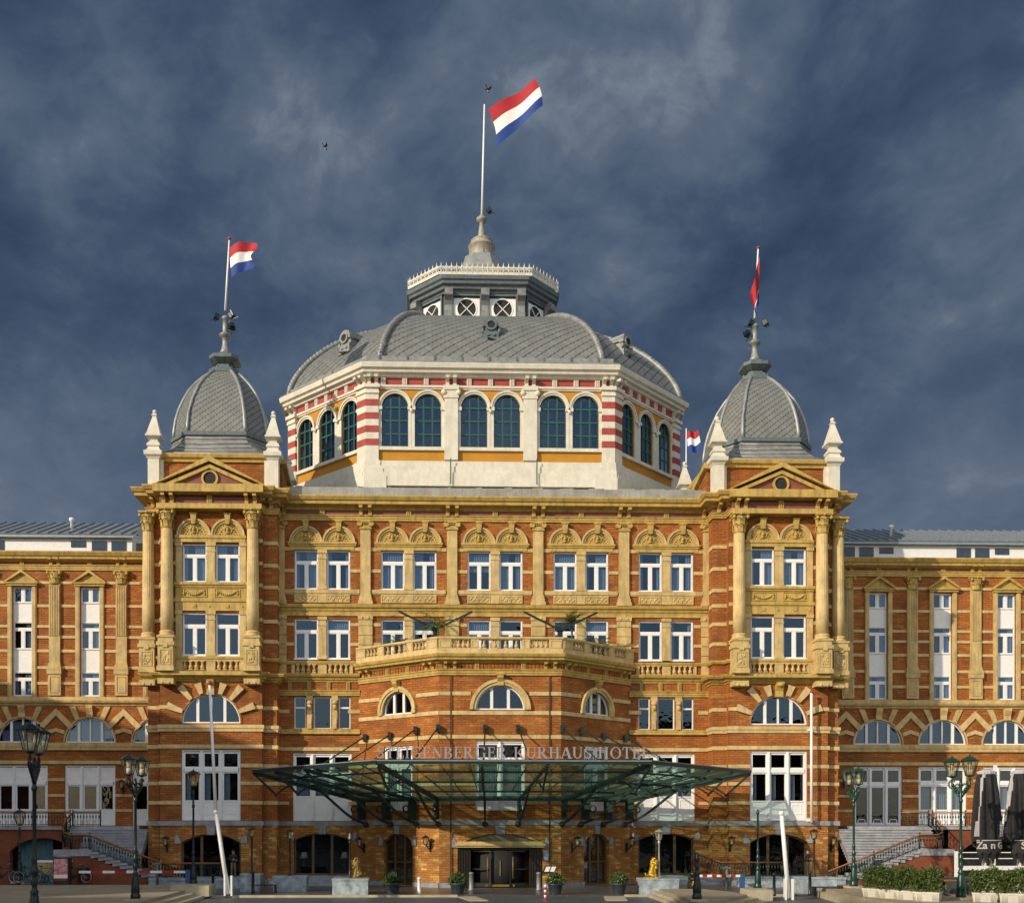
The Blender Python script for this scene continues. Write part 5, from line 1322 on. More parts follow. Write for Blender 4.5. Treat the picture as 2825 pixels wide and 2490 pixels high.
plat('plaza_step', [(8.0,-25.5),(12.4,-18.2),(12.3,-15.2),(11.2,-12.2),(8.2,-12.2),(7.5,-25.5)],0.0,0.21,M['kerb'])
plat('plaza', [(7.7,-25.0),(11.9,-17.9),(11.8,-15.2),(10.9,-12.5),(8.5,-12.5),(7.6,-25)],0.1,0.36,M['plaza'])
plat('plaza_step', [(16.6,-60),(70,-60),(70,-8.0),(19.0,-8.0),(18.2,-9.4),(16.6,-19)],-0.3,0.2,M['kerb'])
plat('plaza', [(17.0,-60),(70,-60),(70,-8.3),(19.3,-8.3),(18.6,-9.6),(17.0,-19)],0.1,0.36,M['plaza'])
for s, x0, x1 in ((-1,-22.5,-15.6),(1,15.6,22.5)):
    q = MB(); q.box(x0,x1,-4.8,-1.0,-0.3,0.62); q.box(x0-0.02,x1+0.02,-4.85,-4.5,0.5,0.65); struct('raised_pavement', q, M['granite'])
q = MB()
for i in range(4): q.box(-15.2,-9.5,-1.5-0.45*i if i else -1.5,0.0,-0.1,0.6-0.15*i) if False else q.box(-15.3,-9.6,-0.9-0.42*i,-0.9-0.42*i+0.43,-0.2,0.62-0.15*i)
q.box(-15.3,-9.6,-0.48,0.02,-0.2,0.6); struct('steps', q, M['step'])
q = MB()
for i in range(4): q.box(10.4,15.3,-0.9-0.42*i,-0.9-0.42*i+0.43,-0.2,0.62-0.15*i)
q.box(10.4,15.3,-0.48,0.02,-0.2,0.6); struct('steps', q, M['step'])
# ------------------------------------------------------------------ railings and outside stairs
def rail_mb(path, h=0.95, step=0.19, posts=True):
    """path: list of base points; returns handrail, bars, posts"""
    P = [Vector(p) for p in path]; hr = MB(); hr.tube([p+Vector((0,0,h)) for p in P],0.05,8)
    br = MB(); ps = []
    br_low = [p+Vector((0,0,0.12)) for p in P]
    br.tube(br_low,0.022,5); br.tube([p+Vector((0,0,h-0.1)) for p in P],0.022,5)
    for a,b in zip(P[:-1],P[1:]):
        L = (b-a).length; n = max(1,int(L/step))
        for i in range(n):
            p = a.lerp(b,(i+0.5)/n); br.tube([p+Vector((0,0,0.05)),p+Vector((0,0,h*0.55)),p+Vector((0,0,h*0.6)),p+Vector((0,0,h*0.72)),p+Vector((0,0,h*0.82)),p+Vector((0,0,h-0.03))],[0.016,0.016,0.05,0.045,0.016,0.016],5)
            if i % 2 == 0: br.tube([p+Vector((0.08,0,0.1)),p+Vector((0.08,0,h*0.35)),p+Vector((0.08,0,h*0.42))],[0.014,0.03,0.004],4)
        k = max(1,int(L/2.2))
        for i in range(k+1):
            if i == 0 and ps and a != P[0]: continue
            p = a.lerp(b,i/k); q = MB(); q.tube([p,p+Vector((0,0,h+0.02))],0.045,6); q.ball(p+Vector((0,0,h+0.1)),0.06,6,5); ps.append(q)
    return hr, br, ps
def railing(name, label, path, parent=None):
    hr, br, ps = rail_mb(path)
    r = thing(name, label, 'railing') if parent is None else parent
    O('handrail', hr, M['wood'], r); b = O('railing_bars', br, M['iron'], r)
    for q in ps: O('railing_post', q, M['iron'], r)
    return r
def stairs(s, off, label):
    t = thing('outside_staircase', label, 'staircase')
    X = lambda x: s*(x+off)
    m = MB()
    for i in range(13):
        z = 3.96-0.185*(i+1); a,b = sorted((X(28.6 if i < 8 else 26.2-0.35*(i-8)),s*23.45)); m.box(a,b,-1.06-0.2*(i+1),-1.0-0.2*i,z-0.6,z-0.055); m.box(a-0.01,b+0.01,-1.12-0.2*(i+1),-1.0-0.2*i,z-0.055,z)
    a,b = sorted((X(28.7),X(26.3))); m.box(a,b,-4.25,-2.6,2.05,2.46)
    for i in range(14):
        z = 2.46-0.178*(i+1)
        a,b = sorted((X(26.32-0.46*i),X(26.32-0.46*(i+1)))); m.box(a,b,-4.25,-2.3,z-0.35,z)
        if i < 13: m.box(a-0.05,b+0.05,-4.35,-4.2,z-0.1,z+0.02)
    O('steps', m, M['step'], t)
    m = MB(); a,b = sorted((X(28.6),X(26.4))); m.box(a,b,-4.18,-2.7,-0.2,2.05)
    P = [(X(26.4),-0.2),(X(26.4),2.05)]+[(X(26.32-0.46*i),2.46-0.178*(i+1)-0.3) for i in range(0,13)]+[(X(20.3),-0.2)]
    m.prism(P if s<0 else P[::-1],-4.18,-2.4)
    a,b = sorted((X(28.6),X(27.6))); m.box(a,b,-2.8,-1.1,-0.2,3.3)
    O('side_wall', m, M['redwall'], t)
    pth = [(X(28.4),-1.3,3.98),(X(28.65),-1.9,3.5),(X(28.6),-2.8,2.95),(X(28.2),-3.6,2.6),(X(27.6),-4.1,2.46),(X(26.4),-4.15,2.46),(X(20.3),-4.15,0.05)]
    railing('', '', pth, t)
    railing('', '', [(X(28.4),-1.3,3.98),(X(26.7),-0.9,3.98)], t)
    return t
stairs(-1, 0.0, 'curved grey stone staircase with iron railing left of the left turret, by the advertising pillar')
stairs(1, 1.3, 'curved sunlit stone staircase with iron railing between right turret and parasols')
railing('terrace_railing', 'iron terrace railing with wooden handrail in front of the left wing windows', [(-46,-1.25,3.98),(-28.6,-1.25,3.98)])
railing('terrace_railing', 'iron terrace railing with wooden handrail in front of the right wing windows', [(30.0,-1.25,3.98),(46,-1.25,3.98)])
railing('pavement_railing', 'low iron railing on the raised pavement under the left turret window', [(-22.0,-4.4,0.64),(-17.9,-4.4,0.64)])
railing('pavement_railing', 'iron railing descending and running level in front of the right turret', [(12.5,-5.2,1.35),(14.2,-5.2,0.7),(18.2,-5.2,0.68)])

# ------------------------------------------------------------------ street lamps
def lantern_mb(k=1.0):
    roof = MB(); roof.lathe([(0.48*k,1.02*k),(0.51*k,1.05*k),(0.36*k,1.16*k),(0.24*k,1.26*k),(0.18*k,1.30*k),(0.07*k,1.33*k),(0.045*k,1.38*k),(0.055*k,1.41*k),(0.01*k,1.47*k)],n=6,smooth=False)
    gl = MB(); gl.lathe([(0.22*k,0.14*k),(0.40*k,1.02*k)],n=6,smooth=False)
    fr = MB()
    for j in range(6):
        a = 2*PI*j/6; fr.bar((0.225*k*math.cos(a),0.225*k*math.sin(a),0.13*k),(0.405*k*math.cos(a),0.405*k*math.sin(a),1.03*k),0.03*k)
    fr.lathe([(0.06*k,0),(0.1*k,0.04*k),(0.25*k,0.1*k),(0.25*k,0.15*k)],n=6,smooth=False)
    bulb = MB(); bulb.lathe([(0.13*k,0.15*k),(0.13*k,0.5*k),(0.1*k,0.52*k)],n=10)
    for j in range(5): bulb.lathe([(0.1*k,0.56*k+j*0.08*k),(0.13*k,0.6*k+j*0.08*k),(0.1*k,0.62*k+j*0.08*k)],n=8)
    for q in (roof, gl, fr, bulb): q.v = [(x*0.93,y*0.93,z*0.76) for x,y,z in q.v]
    return roof, gl, fr, bulb
LAMPW = mat('white lamp fitting', (0.7,0.68,0.55), 0.5, var=0.05)
POSTP = [(0.30,0),(0.30,0.28),(0.24,0.34),(0.27,0.42),(0.25,0.7),(0.17,1.15),(0.15,1.22),(0.19,1.3),(0.12,1.4),(0.11,1.5),(0.16,1.62),(0.11,1.75),(0.10,1.85),(0.15,1.95),(0.15,2.05),(0.10,2.15),(0.10,2.3),(0.13,2.4),(0.10,2.5),(0.085,2.6)]
def street_lamp(label, loc, heads, m, height=7.05, rz=0.0, cut=None, group='ornate cast iron street lamps'):
    t = thing('street_lamp', label, 'street lamp', loc, rz, group)
    hp = height-1.10
    pr = list(POSTP)+[(0.08,hp-1.25),(0.12,hp-1.2),(0.13,hp-1.1),(0.085,hp-1.05),(0.08,hp-0.5),(0.12,hp-0.35),(0.06,hp-0.1)]
    if cut: pr = [p for p in pr if p[1] < cut]+[(pr[[p[1]<cut for p in pr].index(False)-1][0],cut),(0.02,cut+0.03)]
    q = MB(); q.lathe([(r_*0.78,z_) for r_,z_ in pr],n=14); O('post', q, m, t)
    q = MB(); q.box(-0.42,0.42,-0.42,0.42,-0.02,0.1); O('plinth', q, M['kerb'], t)
    if cut: return t
    offs = [0.0] if heads == 1 else [-0.52,0.52]
    for o in offs:
        if heads == 2:
            q = MB(); q.tube([(0,0,hp-1.0),(o*0.5,0,hp-0.75),(o*1.0,0,hp-0.5),(o,0,hp-0.05)],[0.06,0.05,0.05,0.04],6)
            for r in (0.16,0.22): q.tube([(o+r*math.cos(a),0.0,hp-0.32+r*math.sin(a)) for a in [PI*i/6+0.6 for i in range(9)]],0.022,5)
            q.tube([(0,0,hp-0.5),(o*0.4,0,hp-0.3),(o*0.8,0,hp-0.45)],0.03,5)
            for e in range(4): q.ball((o*(0.3+0.2*e),0.0,hp-0.72+0.12*e),(0.08,0.08,0.09),6,5)
            O('scroll_arm', q, m, t)
        R, G, F, B = lantern_mb()
        l = O('lantern', F, m, t, (o,0,hp-0.02)); O('lantern_roof', R, m, l); O('lantern_glass', G, M['lampglass'], l); O('bulb', B, LAMPW, l)
    return t
street_lamp('dark two headed street lamp nearest the camera, its base below the bottom left edge', (-18.3,-36.4,0.36), 2, M['iron'], rz=1.64)
street_lamp('dark two headed street lamp standing on the left plaza edge, mid distance', (-18.85,-21.6,0.36), 2, M['iron'], rz=1.21)
street_lamp('dark single looking street lamp in front of the left turret window', (-18.85,-8.6,0.36), 1, M['iron'])
street_lamp('bright green two headed street lamp among the hedge tubs, tallest on the right', (21.2,-21.8,0.36), 2, M['iron_green'], rz=-1.2)
street_lamp('green two headed street lamp before the right staircase, left of the hedge', (20.1,-11.8,0.36), 2, M['iron_green'], rz=-1.45)
street_lamp('dark stub of a lamp post on the small stepped platform', (8.0,-22.6,0.36), 1, M['iron'], cut=2.3)
street_lamp('dark green lamp post with no lantern in front of the right turret', (15.95,-7.2,0.0), 1, M['iron_green'], cut=5.0)
street_lamp('small distant street lamp before the left wing terrace, behind the bicycles', (-30.7,-4.6,0.36), 1, M['iron'], height=4.75)
# ------------------------------------------------------------------ lanterns on stone blocks
def post_lantern(label, loc, m, h=3.0):
    t = thing('post_lantern', label, 'lantern', loc, 0, 'slim lanterns on stone blocks')
    q = MB(); q.lathe([(0.14,0),(0.14,0.06),(0.08,0.12),(0.06,0.5),(0.05,h-1.0),(0.09,h-0.95),(0.05,h-0.75)],n=10); O('post', q, m, t)
    R, G, F, B = lantern_mb(0.62); l = O('lantern', F, m, t, (0,0,h-0.80)); O('lantern_roof', R, m, l); O('lantern_glass', G, M['lampglass'], l); O('bulb', B, LAMPW, l)
    return t
post_lantern('slim dark lantern on the granite block at the right edge of the left turret', (-15.5,-7.6,1.06), M['brown'])
post_lantern('slim dark lantern on the granite block below the left arched restaurant window', (-13.2,-7.4,0.93), M['brown'])
post_lantern('slim dark lantern beside the darker lion statue', (-9.3,-10.7,0.92), M['brown'])
post_lantern('slim silver lantern beside the bright golden lion', (8.8,-11.2,0.92), mat('silver paint',(0.45,0.45,0.43),0.35,0.4,var=0.1))
post_lantern('slim dark lantern on the granite block under the right turret', (18.25,-10.5,0.95), M['brown'])
def block(label, x0, x1, y0, y1, h, extra=None):
    m = MB(); m.box(x0,x1,y0,y1,-0.05,h-0.1); m.box(x0-0.03,x1+0.03,y0-0.03,y1+0.03,h-0.1,h)
    m.box((x0+x1)/2-0.012,(x0+x1)/2+0.012,y0-0.008,y0,0.0,h-0.1)
    o = O('granite_block', m, M['granite']); tag(o, label, 'stone block', 'blue granite blocks'); return o
block('blue granite block beside the bench, nearest the left turret', -16.1,-14.9,-8.3,-7.0,1.06)
block('blue granite block below the left arched restaurant window', -14.1,-12.1,-8.4,-6.8,0.93)
block('blue granite block carrying the darker lion, left of the entrance', -10.25,-8.2,-11.7,-9.9,0.92)
block('pale granite block carrying the golden lion, right of the entrance', 7.65,9.75,-12.1,-10.4,0.92)
block('blue granite block under the right turret beside the bench', 17.2,19.3,-11.3,-9.8,0.95)
bl = MB(); bl.box(-19.2,-17.05,-13.0,-10.9,0.0,0.62); o = O('low_wall', bl, M['kerb']); tag(o, 'low beige stone wall beside the left plaza lamp', 'low wall')
bl = MB(); bl.box(12.6,13.9,-16.0,-14.4,-0.1,0.5); o = O('low_wall', bl, M['kerb']); tag(o, 'low beige stone wall beside the right stepped platform', 'low wall')
def bench(label, loc, w):
    t = thing('street_bench', label, 'bench', loc)
    m = MB()
    for k in range(4): m.box(-w/2,w/2,-0.25+k*0.13,-0.15+k*0.13,0.42,0.47)
    O('seat', m, M['brown'], t)
    for s in (-1,1): q = MB(); q.box(s*w*0.45-0.05,s*w*0.45+0.05,-0.25,0.25,0,0.42); O('leg', q, M['iron'], t)
bench('dark wooden bench between two granite blocks by the left turret', (-14.5,-9.3,0), 1.5)
bench('dark wooden bench in front of the granite block by the right turret', (18.3,-12.4,0.0), 1.7)
# ------------------------------------------------------------------ wall lanterns
def wall_lantern_proto():
    t = link('wall_lantern', None)
    q = MB(); q.box(-0.07,0.07,-0.05,0,-0.75,-0.1); q.tube([(0,-0.03,-0.6),(0,-0.3,-0.45),(0,-0.5,-0.3)],0.035,6); q.tube([(0,-0.03,-0.25),(0,-0.25,-0.42),(0,-0.42,-0.3)],0.02,5); O('arm', q, M['iron'], t)
    R, G, F, B = lantern_mb(0.62); l = O('lantern', F, M['iron'], t, (0,-0.5,-0.32)); O('lantern_roof', R, M['iron'], l); O('lantern_glass', G, M['lampglass'], l); O('bulb', B, LAMPW, l)
    return t
WLP = wall_lantern_proto()
for label, loc, rz in (('black wall lantern on the left turret base', (-22.0,-1.9,3.0), 0), ('black wall lantern at the corner where the left facet meets the main wall', (-9.0,-0.3,2.9), -FA),
    ('black wall lantern between the left arched door and the entrance', (-4.5,-4.05,3.05), -FA), ('black wall lantern right of the entrance, on the shaded facet', (4.75,-3.85,3.0), FA),
    ('black wall lantern above the golden lion, by the right arched window', (9.05,-0.3,2.95), FA), ('black wall lantern on the right turret base', (15.75,-1.9,3.0), 0),
    ('black wall lantern at the outer corner of the right turret', (22.9,-1.35,3.0), 0), ('black wall lantern high on the left wing beside its last window', (-27.5,7.45,7.15), 0),
    ('black wall lantern high on the right wing next to the turret', (27.4,7.45,7.7), 0)):
    o = dup(WLP, None, loc, rz); tag(o, label, 'wall lantern', 'black wall lanterns')
# ------------------------------------------------------------------ lion statues
def skin(pts, edges, radii, sub=2, root=0):
    me = bpy.data.meshes.new('s'); me.from_pydata(pts, edges, []); ob = bpy.data.objects.new('s', me); C.objects.link(ob)
    md = ob.modifiers.new('k','SKIN'); 
    if not me.skin_vertices: 
        bm = bmesh.new(); bm.from_mesh(me); bm.verts.layers.skin.verify(); bm.to_mesh(me); bm.free()
    for i, r in enumerate(radii):
        sv = me.skin_vertices[0].data[i]; sv.radius = r if isinstance(r,tuple) else (r,r); sv.use_root = (i == root)
    sd = ob.modifiers.new('d','SUBSURF'); sd.levels = sub; sd.render_levels = sub
    dg = bpy.context.evaluated_depsgraph_get(); ev = ob.evaluated_get(dg); m2 = bpy.data.meshes.new_from_object(ev)
    bpy.data.objects.remove(ob); m2.polygons.foreach_set('use_smooth', [True]*len(m2.polygons))
    return m2
def lion(label, loc, rz, m):                             # seated lion facing +x
    P = [(0,0,0.42),(0.02,0,0.25),(0.12,0,0.62),(0.22,0,0.82),(0.27,0,0.98),(0.42,0,0.98),
         (-0.02,0.14,0.22),(0.14,0.16,0.14),(0.2,0.16,0.05),(-0.02,-0.14,0.22),(0.14,-0.16,0.14),(0.2,-0.16,0.05),
         (0.2,0.11,0.62),(0.24,0.11,0.3),(0.28,0.11,0.05),(0.36,0.11,0.04),(0.2,-0.11,0.62),(0.24,-0.11,0.3),(0.28,-0.11,0.05),(0.36,-0.11,0.04),
         (-0.18,0,0.14),(-0.3,0.06,0.12),(-0.34,0.1,0.3)]
    E = [(0,1),(0,2),(2,3),(3,4),(4,5),(1,6),(6,7),(7,8),(1,9),(9,10),(10,11),(2,12),(12,13),(13,14),(14,15),(2,16),(16,17),(17,18),(18,19),(1,20),(20,21),(21,22)]
    Rr = [0.2,0.2,0.2,0.17,0.15,0.09,0.15,0.1,0.07,0.15,0.1,0.07,0.1,0.07,0.065,0.06,0.1,0.07,0.065,0.06,0.06,0.035,0.06]
    me = skin(P,E,Rr); me.materials.append(m)
    t = link('lion_statue', me, None, loc, rz); tag(t, label, 'statue', 'gilded seated lions')
    q = MB(); random.seed(3)
    for i in range(70):
        a = random.uniform(0,2*PI); h = random.uniform(0.55,1.12); r = 0.21*math.sin(max(0.25,min(1,(1.2-h)/0.4))*PI/2)
        q.ball((0.2+r*math.cos(a)*0.85-0.02,r*math.sin(a),h),(0.07,0.06,0.09),6,4)
    O('mane', q, m, t); q = MB()
    for s in (-1,1): q.ball((0.25,s*0.13,1.12),0.045,6,5)
    q.ball((0.46,0,0.99),(0.045,0.05,0.04),6,5); O('ears_and_nose', q, m, t)
    q = MB(); q.box(-0.4,0.45,-0.28,0.28,-0.02,0.04); O('base', q, m, t)
lion('bright golden seated lion statue on the pale granite block', (8.3,-11.3,0.94), -0.3, M['goldleaf'])
lion('gilt seated lion statue, its shade put into the colour, left of the entrance', (-8.75,-10.7,0.94), PI+0.3, M['dark_gilt'])  # shade put into this lion's darker gilt colour
# ------------------------------------------------------------------ leaves
LEAF = None
def leafmat(name, c1, c2):
    m, nt, b = newmat(name); oi = nd(nt,'ShaderNodeNewGeometry')
    c = mixc(nt, oi.outputs['Random Per Island'], c1, c2); nt.links.new(c,b.inputs['Base Color']); b.inputs['Roughness'].default_value = 0.6
    return m
M['leaf'] = leafmat('hedge leaf', (0.022,0.055,0.010), (0.10,0.14,0.025)); M['leaf_dark'] = leafmat('shrub leaf', (0.02,0.055,0.012), (0.08,0.12,0.025)); M['palm'] = leafmat('palm leaf', (0.04,0.09,0.01), (0.16,0.19,0.03))
def leaves(n, fn, l=0.13, w=0.045, up=0.5):
    m = MB()
    for _ in range(n):
        p = Vector(fn()); d = Vector((random.gauss(0,1),random.gauss(0,1),random.gauss(up,0.8))).normalized(); u = d.cross(Vector((random.random(),random.random(),random.random()))).normalized()
        L = l*random.uniform(0.7,1.4); q = p+d*L*0.5; n3 = d.cross(u)*w*0.35
        m.add([p,q+u*w+n3,p+d*L,q-u*w+n3],[(0,1,2,3)])
    return m
def hedge_tub(label, loc, rz, w=1.12, n=1500):
    t = thing('hedge_planter', label, 'planter', loc, rz, 'white tubs with clipped hedge')
    m = MB(); m.hprism([(-w/2+0.06,-0.24),(w/2-0.06,-0.24),(w/2-0.06,0.24),(-w/2+0.06,0.24)],0,0.36,top=[(-w/2+0.01,-0.29),(w/2-0.01,-0.29),(w/2-0.01,0.29),(-w/2+0.01,0.29)])
    m.box(-w/2,w/2,-0.31,0.31,0.36,0.44)
    for k in range(5):
        for e in (-1,1): x = e*(w/2-0.12)-0.06*e*k*0.8; m.box(x-0.012,x+0.012,-0.31,-0.25,0.04,0.36)
    O('tub', m, M['tub'], t)
    ph = random.random()*9
    def pt():
        x = random.uniform(-w/2-0.06,w/2+0.06); top = 1.42+0.1*math.sin(x*5+ph)+0.08*random.gauss(0,1)
        z = 0.42+(top-0.42)*random.random()**0.7; y = random.uniform(-1,1)*(0.36+0.06*math.sin(z*7+x*3+ph)); return (x,y,z)
    O('foliage', leaves(n,pt,0.17,0.036,0.6), M['leaf'], t)
for i in range(4):
    f = i/3; hedge_tub(('tub of green hedge farthest back, next to the green lamp before the stairs','second hedge tub counted from the staircase lamp','third hedge tub counted from the staircase lamp','hedge tub nearest the dark furniture gap, at the row end')[i], (17.75+1.25*f,-20.0-3.0*f,0.36), -1.05+0.12*i)
for i in range(5):
    hedge_tub(('near hedge tub beside the tall green lamp, bottom right','second near hedge tub right of the tall green lamp','third near hedge tub right of the tall green lamp','fourth near hedge tub, close to the right picture edge','last near hedge tub, cut by the right picture edge')[i], (21.4+1.02*i,-23.6-0.5*i,0.36), -0.45, 1.1)
def pot(label, loc, flowers=False):
    t = thing('potted_shrub', label, 'potted shrub', loc, 0, 'shrubs in dark pots at the entrance'); t.scale = (0.86,0.86,0.8)
    m = MB(); m.lathe([(0.36,0),(0.37,0.03),(0.5,0.66),(0.56,0.7),(0.56,0.8),(0.48,0.8),(0.46,0.72)],n=20); O('pot', m, mat('dark blue pot',(0.035,0.045,0.06),0.45,var=0.2) if 'dark blue pot' not in bpy.data.materials else bpy.data.materials['dark blue pot'], t)
    def pt():
        a = random.uniform(0,2*PI); z = random.random(); r = (0.62+0.12*math.sin(3*a+loc[0]))*math.sqrt(random.random())*math.sin(PI*(0.25+0.7*z)); return (r*math.cos(a),r*math.sin(a),0.75+0.72*z)
    O('foliage', leaves(700,pt,0.2,0.05,0.4), M['leaf_dark'], t)
    if flowers:
        q = MB()
        for _ in range(16): q.ball(pt(),0.035,5,4)
        O('flowers', q, M['white'], t)
pot('dark green shrub in dark pot left of the arched side door', (-6.8,-11.0,0)); pot('green shrub in dark pot left of the main entrance', (-3.0,-11.0,0))
pot('shrub in dark pot right of the entrance, next to the menu stand', (2.65,-11.6,0), True); pot('flowering shrub in dark pot beside the golden lion block', (6.4,-11.4,0), True)
# ------------------------------------------------------------------ flags
FR = mat('flag red', (0.40,0.012,0.02), 0.7, var=0.1, scale=1.0); FW = mat('flag white', (0.82,0.80,0.80), 0.7, var=0.05); FB = mat('flag blue', (0.006,0.04,0.24), 0.7, var=0.1, scale=1.0)
def flag(label, fn, nu=26, nv=18, group='red white and blue flags'):
    m = MB(); vs = [fn(i/nu, j/nv) for j in range(nv+1) for i in range(nu+1)]
    for j in range(nv):
        mi = min(2, int(3*(j+0.5)/nv)); m.add([vs[0]]*0, [])
        for i in range(nu): pass
    m.v = list(vs)
    for j in range(nv):
        for i in range(nu):
            a = j*(nu+1)+i; m.f.append([a,a+1,a+nu+2,a+nu+1]); m.m.append(min(2,int(3*(j+0.5)/nv))); m.sm.append(True)
    o = O('flag', m, [FR,FW,FB]); tag(o, label, 'flag', group); return o
def bil(A,B,Cc,D,u,v): return ((Vector(A)*(1-u)+Vector(B)*u)*(1-v)+(Vector(Cc)*(1-u)+Vector(D)*u)*v)
def f_c(u,v):
    p = bil((0.98,21.9,68.4),(5.15,21.6,70.85),(1.75,21.9,65.0),(5.85,21.4,68.5),u,v)
    w = 0.13*math.sin(8*u+1.5*v)*u**0.6; p += Vector((0.25*math.sin(PI*v)*(1-u)+0.18*math.sin(PI*v)*u, -w*1.6, 0.10*math.sin(6*u+0.4)*u+0.3*w))
    return tuple(p)
flag('largest flag, flying from the tall pole on the central dome', f_c)
def f_l(u,v):
    p = bil((-18.78,3.0,45.15),(-16.75,2.6,45.35),(-18.62,3.0,43.05),(-16.95,2.5,43.45),u,v)
    p += Vector((0.13*math.sin(3*PI*v)*u**2-0.3*u**3*math.sin(PI*v)*0.6, -0.3*math.sin(6*u+1.2*v)*u**0.7, 0.30*math.sin(PI*u)*(1-0.3*v)+0.07*math.sin(9*u+2*v)*u)); return tuple(p)
flag('small flag spread out above the left turret', f_l)
def f_r(u,v):
    v = 2.04*v if v < 0.3334 else 0.68+0.12*(v-0.3334) if v < 0.6667 else 0.72+0.84*(v-0.6667)
    hx = 19.36-0.06*v; p = Vector((hx,3.0,45.0-3.4*v)); 
    p += Vector((-0.06-0.85*u*(1-0.62*v)-0.03*math.sin(9*u+3*v)*u, -0.3-0.5*u+0.12*math.sin(9*u), -3.1*u*(1-v)-1.15*u*v))
    return tuple(p)
flag('flag seen edge on, hanging limp above the right turret', f_r)
def f_b(u,v):
    p = bil((24.9,45,48.3),(26.1,44.8,48.6),(25.1,45,45.9),(26.5,44.8,46.4),u,v); p += Vector((0,-0.2*math.sin(7*u),0.12*math.sin(6*u+v))); return tuple(p)
flag('flag half hidden behind the right edge of the dome drum', f_b)
fp = MB(); fp.tube([(24.8,45,26.5),(24.85,45,48.8)],[0.12,0.06],8); o = O('flagpole', fp, M['white']); tag(o, 'white flagpole on the rear roof, mostly hidden behind the dome drum', 'flagpole')
# ------------------------------------------------------------------ floodlights on the spires
def flood_proto():
    t = link('floodlight', None); m = MB(); m.hprism([(-0.14,-0.1),(0.14,-0.1),(0.2,0.22),(-0.2,0.22)],-0.16,0.16); m.box(-0.24,0.24,0.2,0.26,-0.22,0.22)
    O('housing', m, M['iron'], t); b = MB(); b.bar((-0.24,0.05,0),(-0.24,0.05,-0.3),0.03); b.bar((0.24,0.05,0),(0.24,0.05,-0.3),0.03); b.bar((-0.24,0.05,-0.3),(0.24,0.05,-0.3),0.03); b.bar((0,0.05,-0.3),(0,0.45,-0.42),0.04); O('yoke', b, M['iron'], t)
    return t
FLP = flood_proto()
for label, loc, rx, rz in (('black floodlight left of the pole on the left turret spire',(-19.55,2.9,40.2),0.3,1.9),('black floodlight upper right of the pole on the left turret spire',(-18.65,2.9,40.3),0.5,-1.9),('black floodlight lower right on the left turret spire',(-18.5,2.7,39.55),-0.4,0.4),
    ('black floodlight left of the pole on the right turret spire',(18.85,2.9,40.3),0.4,1.5),('black floodlight right of the pole on the right turret spire',(19.7,2.9,40.3),0.5,-1.9),('black floodlight lower left on the right turret spire',(18.5,2.8,39.6),-0.4,0.3),('black floodlight on the central dome spire',(0.95,21.6,59.1),0.5,-1.6)):
    o = dup(FLP, None, loc, rz); o.rotation_euler = (rx,0,rz); tag(o, label, 'floodlight', 'black floodlights on the spires')
# ------------------------------------------------------------------ white poles
t = thing('leaning_pole', 'long white tapering mast leaning left in front of the left turret, tipped red', 'pole', (-16.09,-12.3,0))
m = MB(); m.tube([(0,0,0.1),(-0.72,0,4.8)],[0.13,0.11],10); m.tube([(-0.70,0,4.6),(-1.06,0,12.0)],[0.10,0.07],10); m.ball((-0.72,-0.03,4.75),0.14,10,7); O('mast', m, M['white'], t)
m = MB(); m.lathe([(0.08,11.95),(0.13,12.05),(0.1,12.2),(0.02,12.24)],(-1.06,0,0),10); O('tip', m, M['red'], t)
for s in (-1,1): m = MB(); m.box(s*0.19-0.05,s*0.19+0.05,-0.15,0.15,0,1.15); O('foot_post', m, M['white'], t)
t = thing('leaning_pole', 'short thick white mast leaning left in front of the right turret', 'pole', (15.05,-15.2,-0.1))
m = MB(); m.tube([(0,0,0.1),(-0.4,0,4.75)],[0.13,0.11],10); m.ball((-0.41,-0.03,4.75),0.15,10,7); O('mast', m, M['white'], t)
for s in (-1,1): m = MB(); m.box(s*0.19-0.05,s*0.19+0.05,-0.15,0.15,0,1.15); O('foot_post', m, M['white'], t)
t = thing('wall_pole', 'thin white vertical pole fixed to the right turret, running past its lunette window', 'pole', (21.1,-2.55,4.2))
m = MB(); m.tube([(0,0,0),(0,0,8.7)],0.085,10); O('mast', m, M['white'], t); m = MB(); m.box(-0.1,0.1,0,0.66,0.1,0.3); m.box(-0.06,0.06,0,0.6,6.2,6.35); O('wall_bracket', m, M['white'], t)
m = MB(); m.ball((0,0,8.78),0.12,8,6); O('tip', m, M['red'], t)
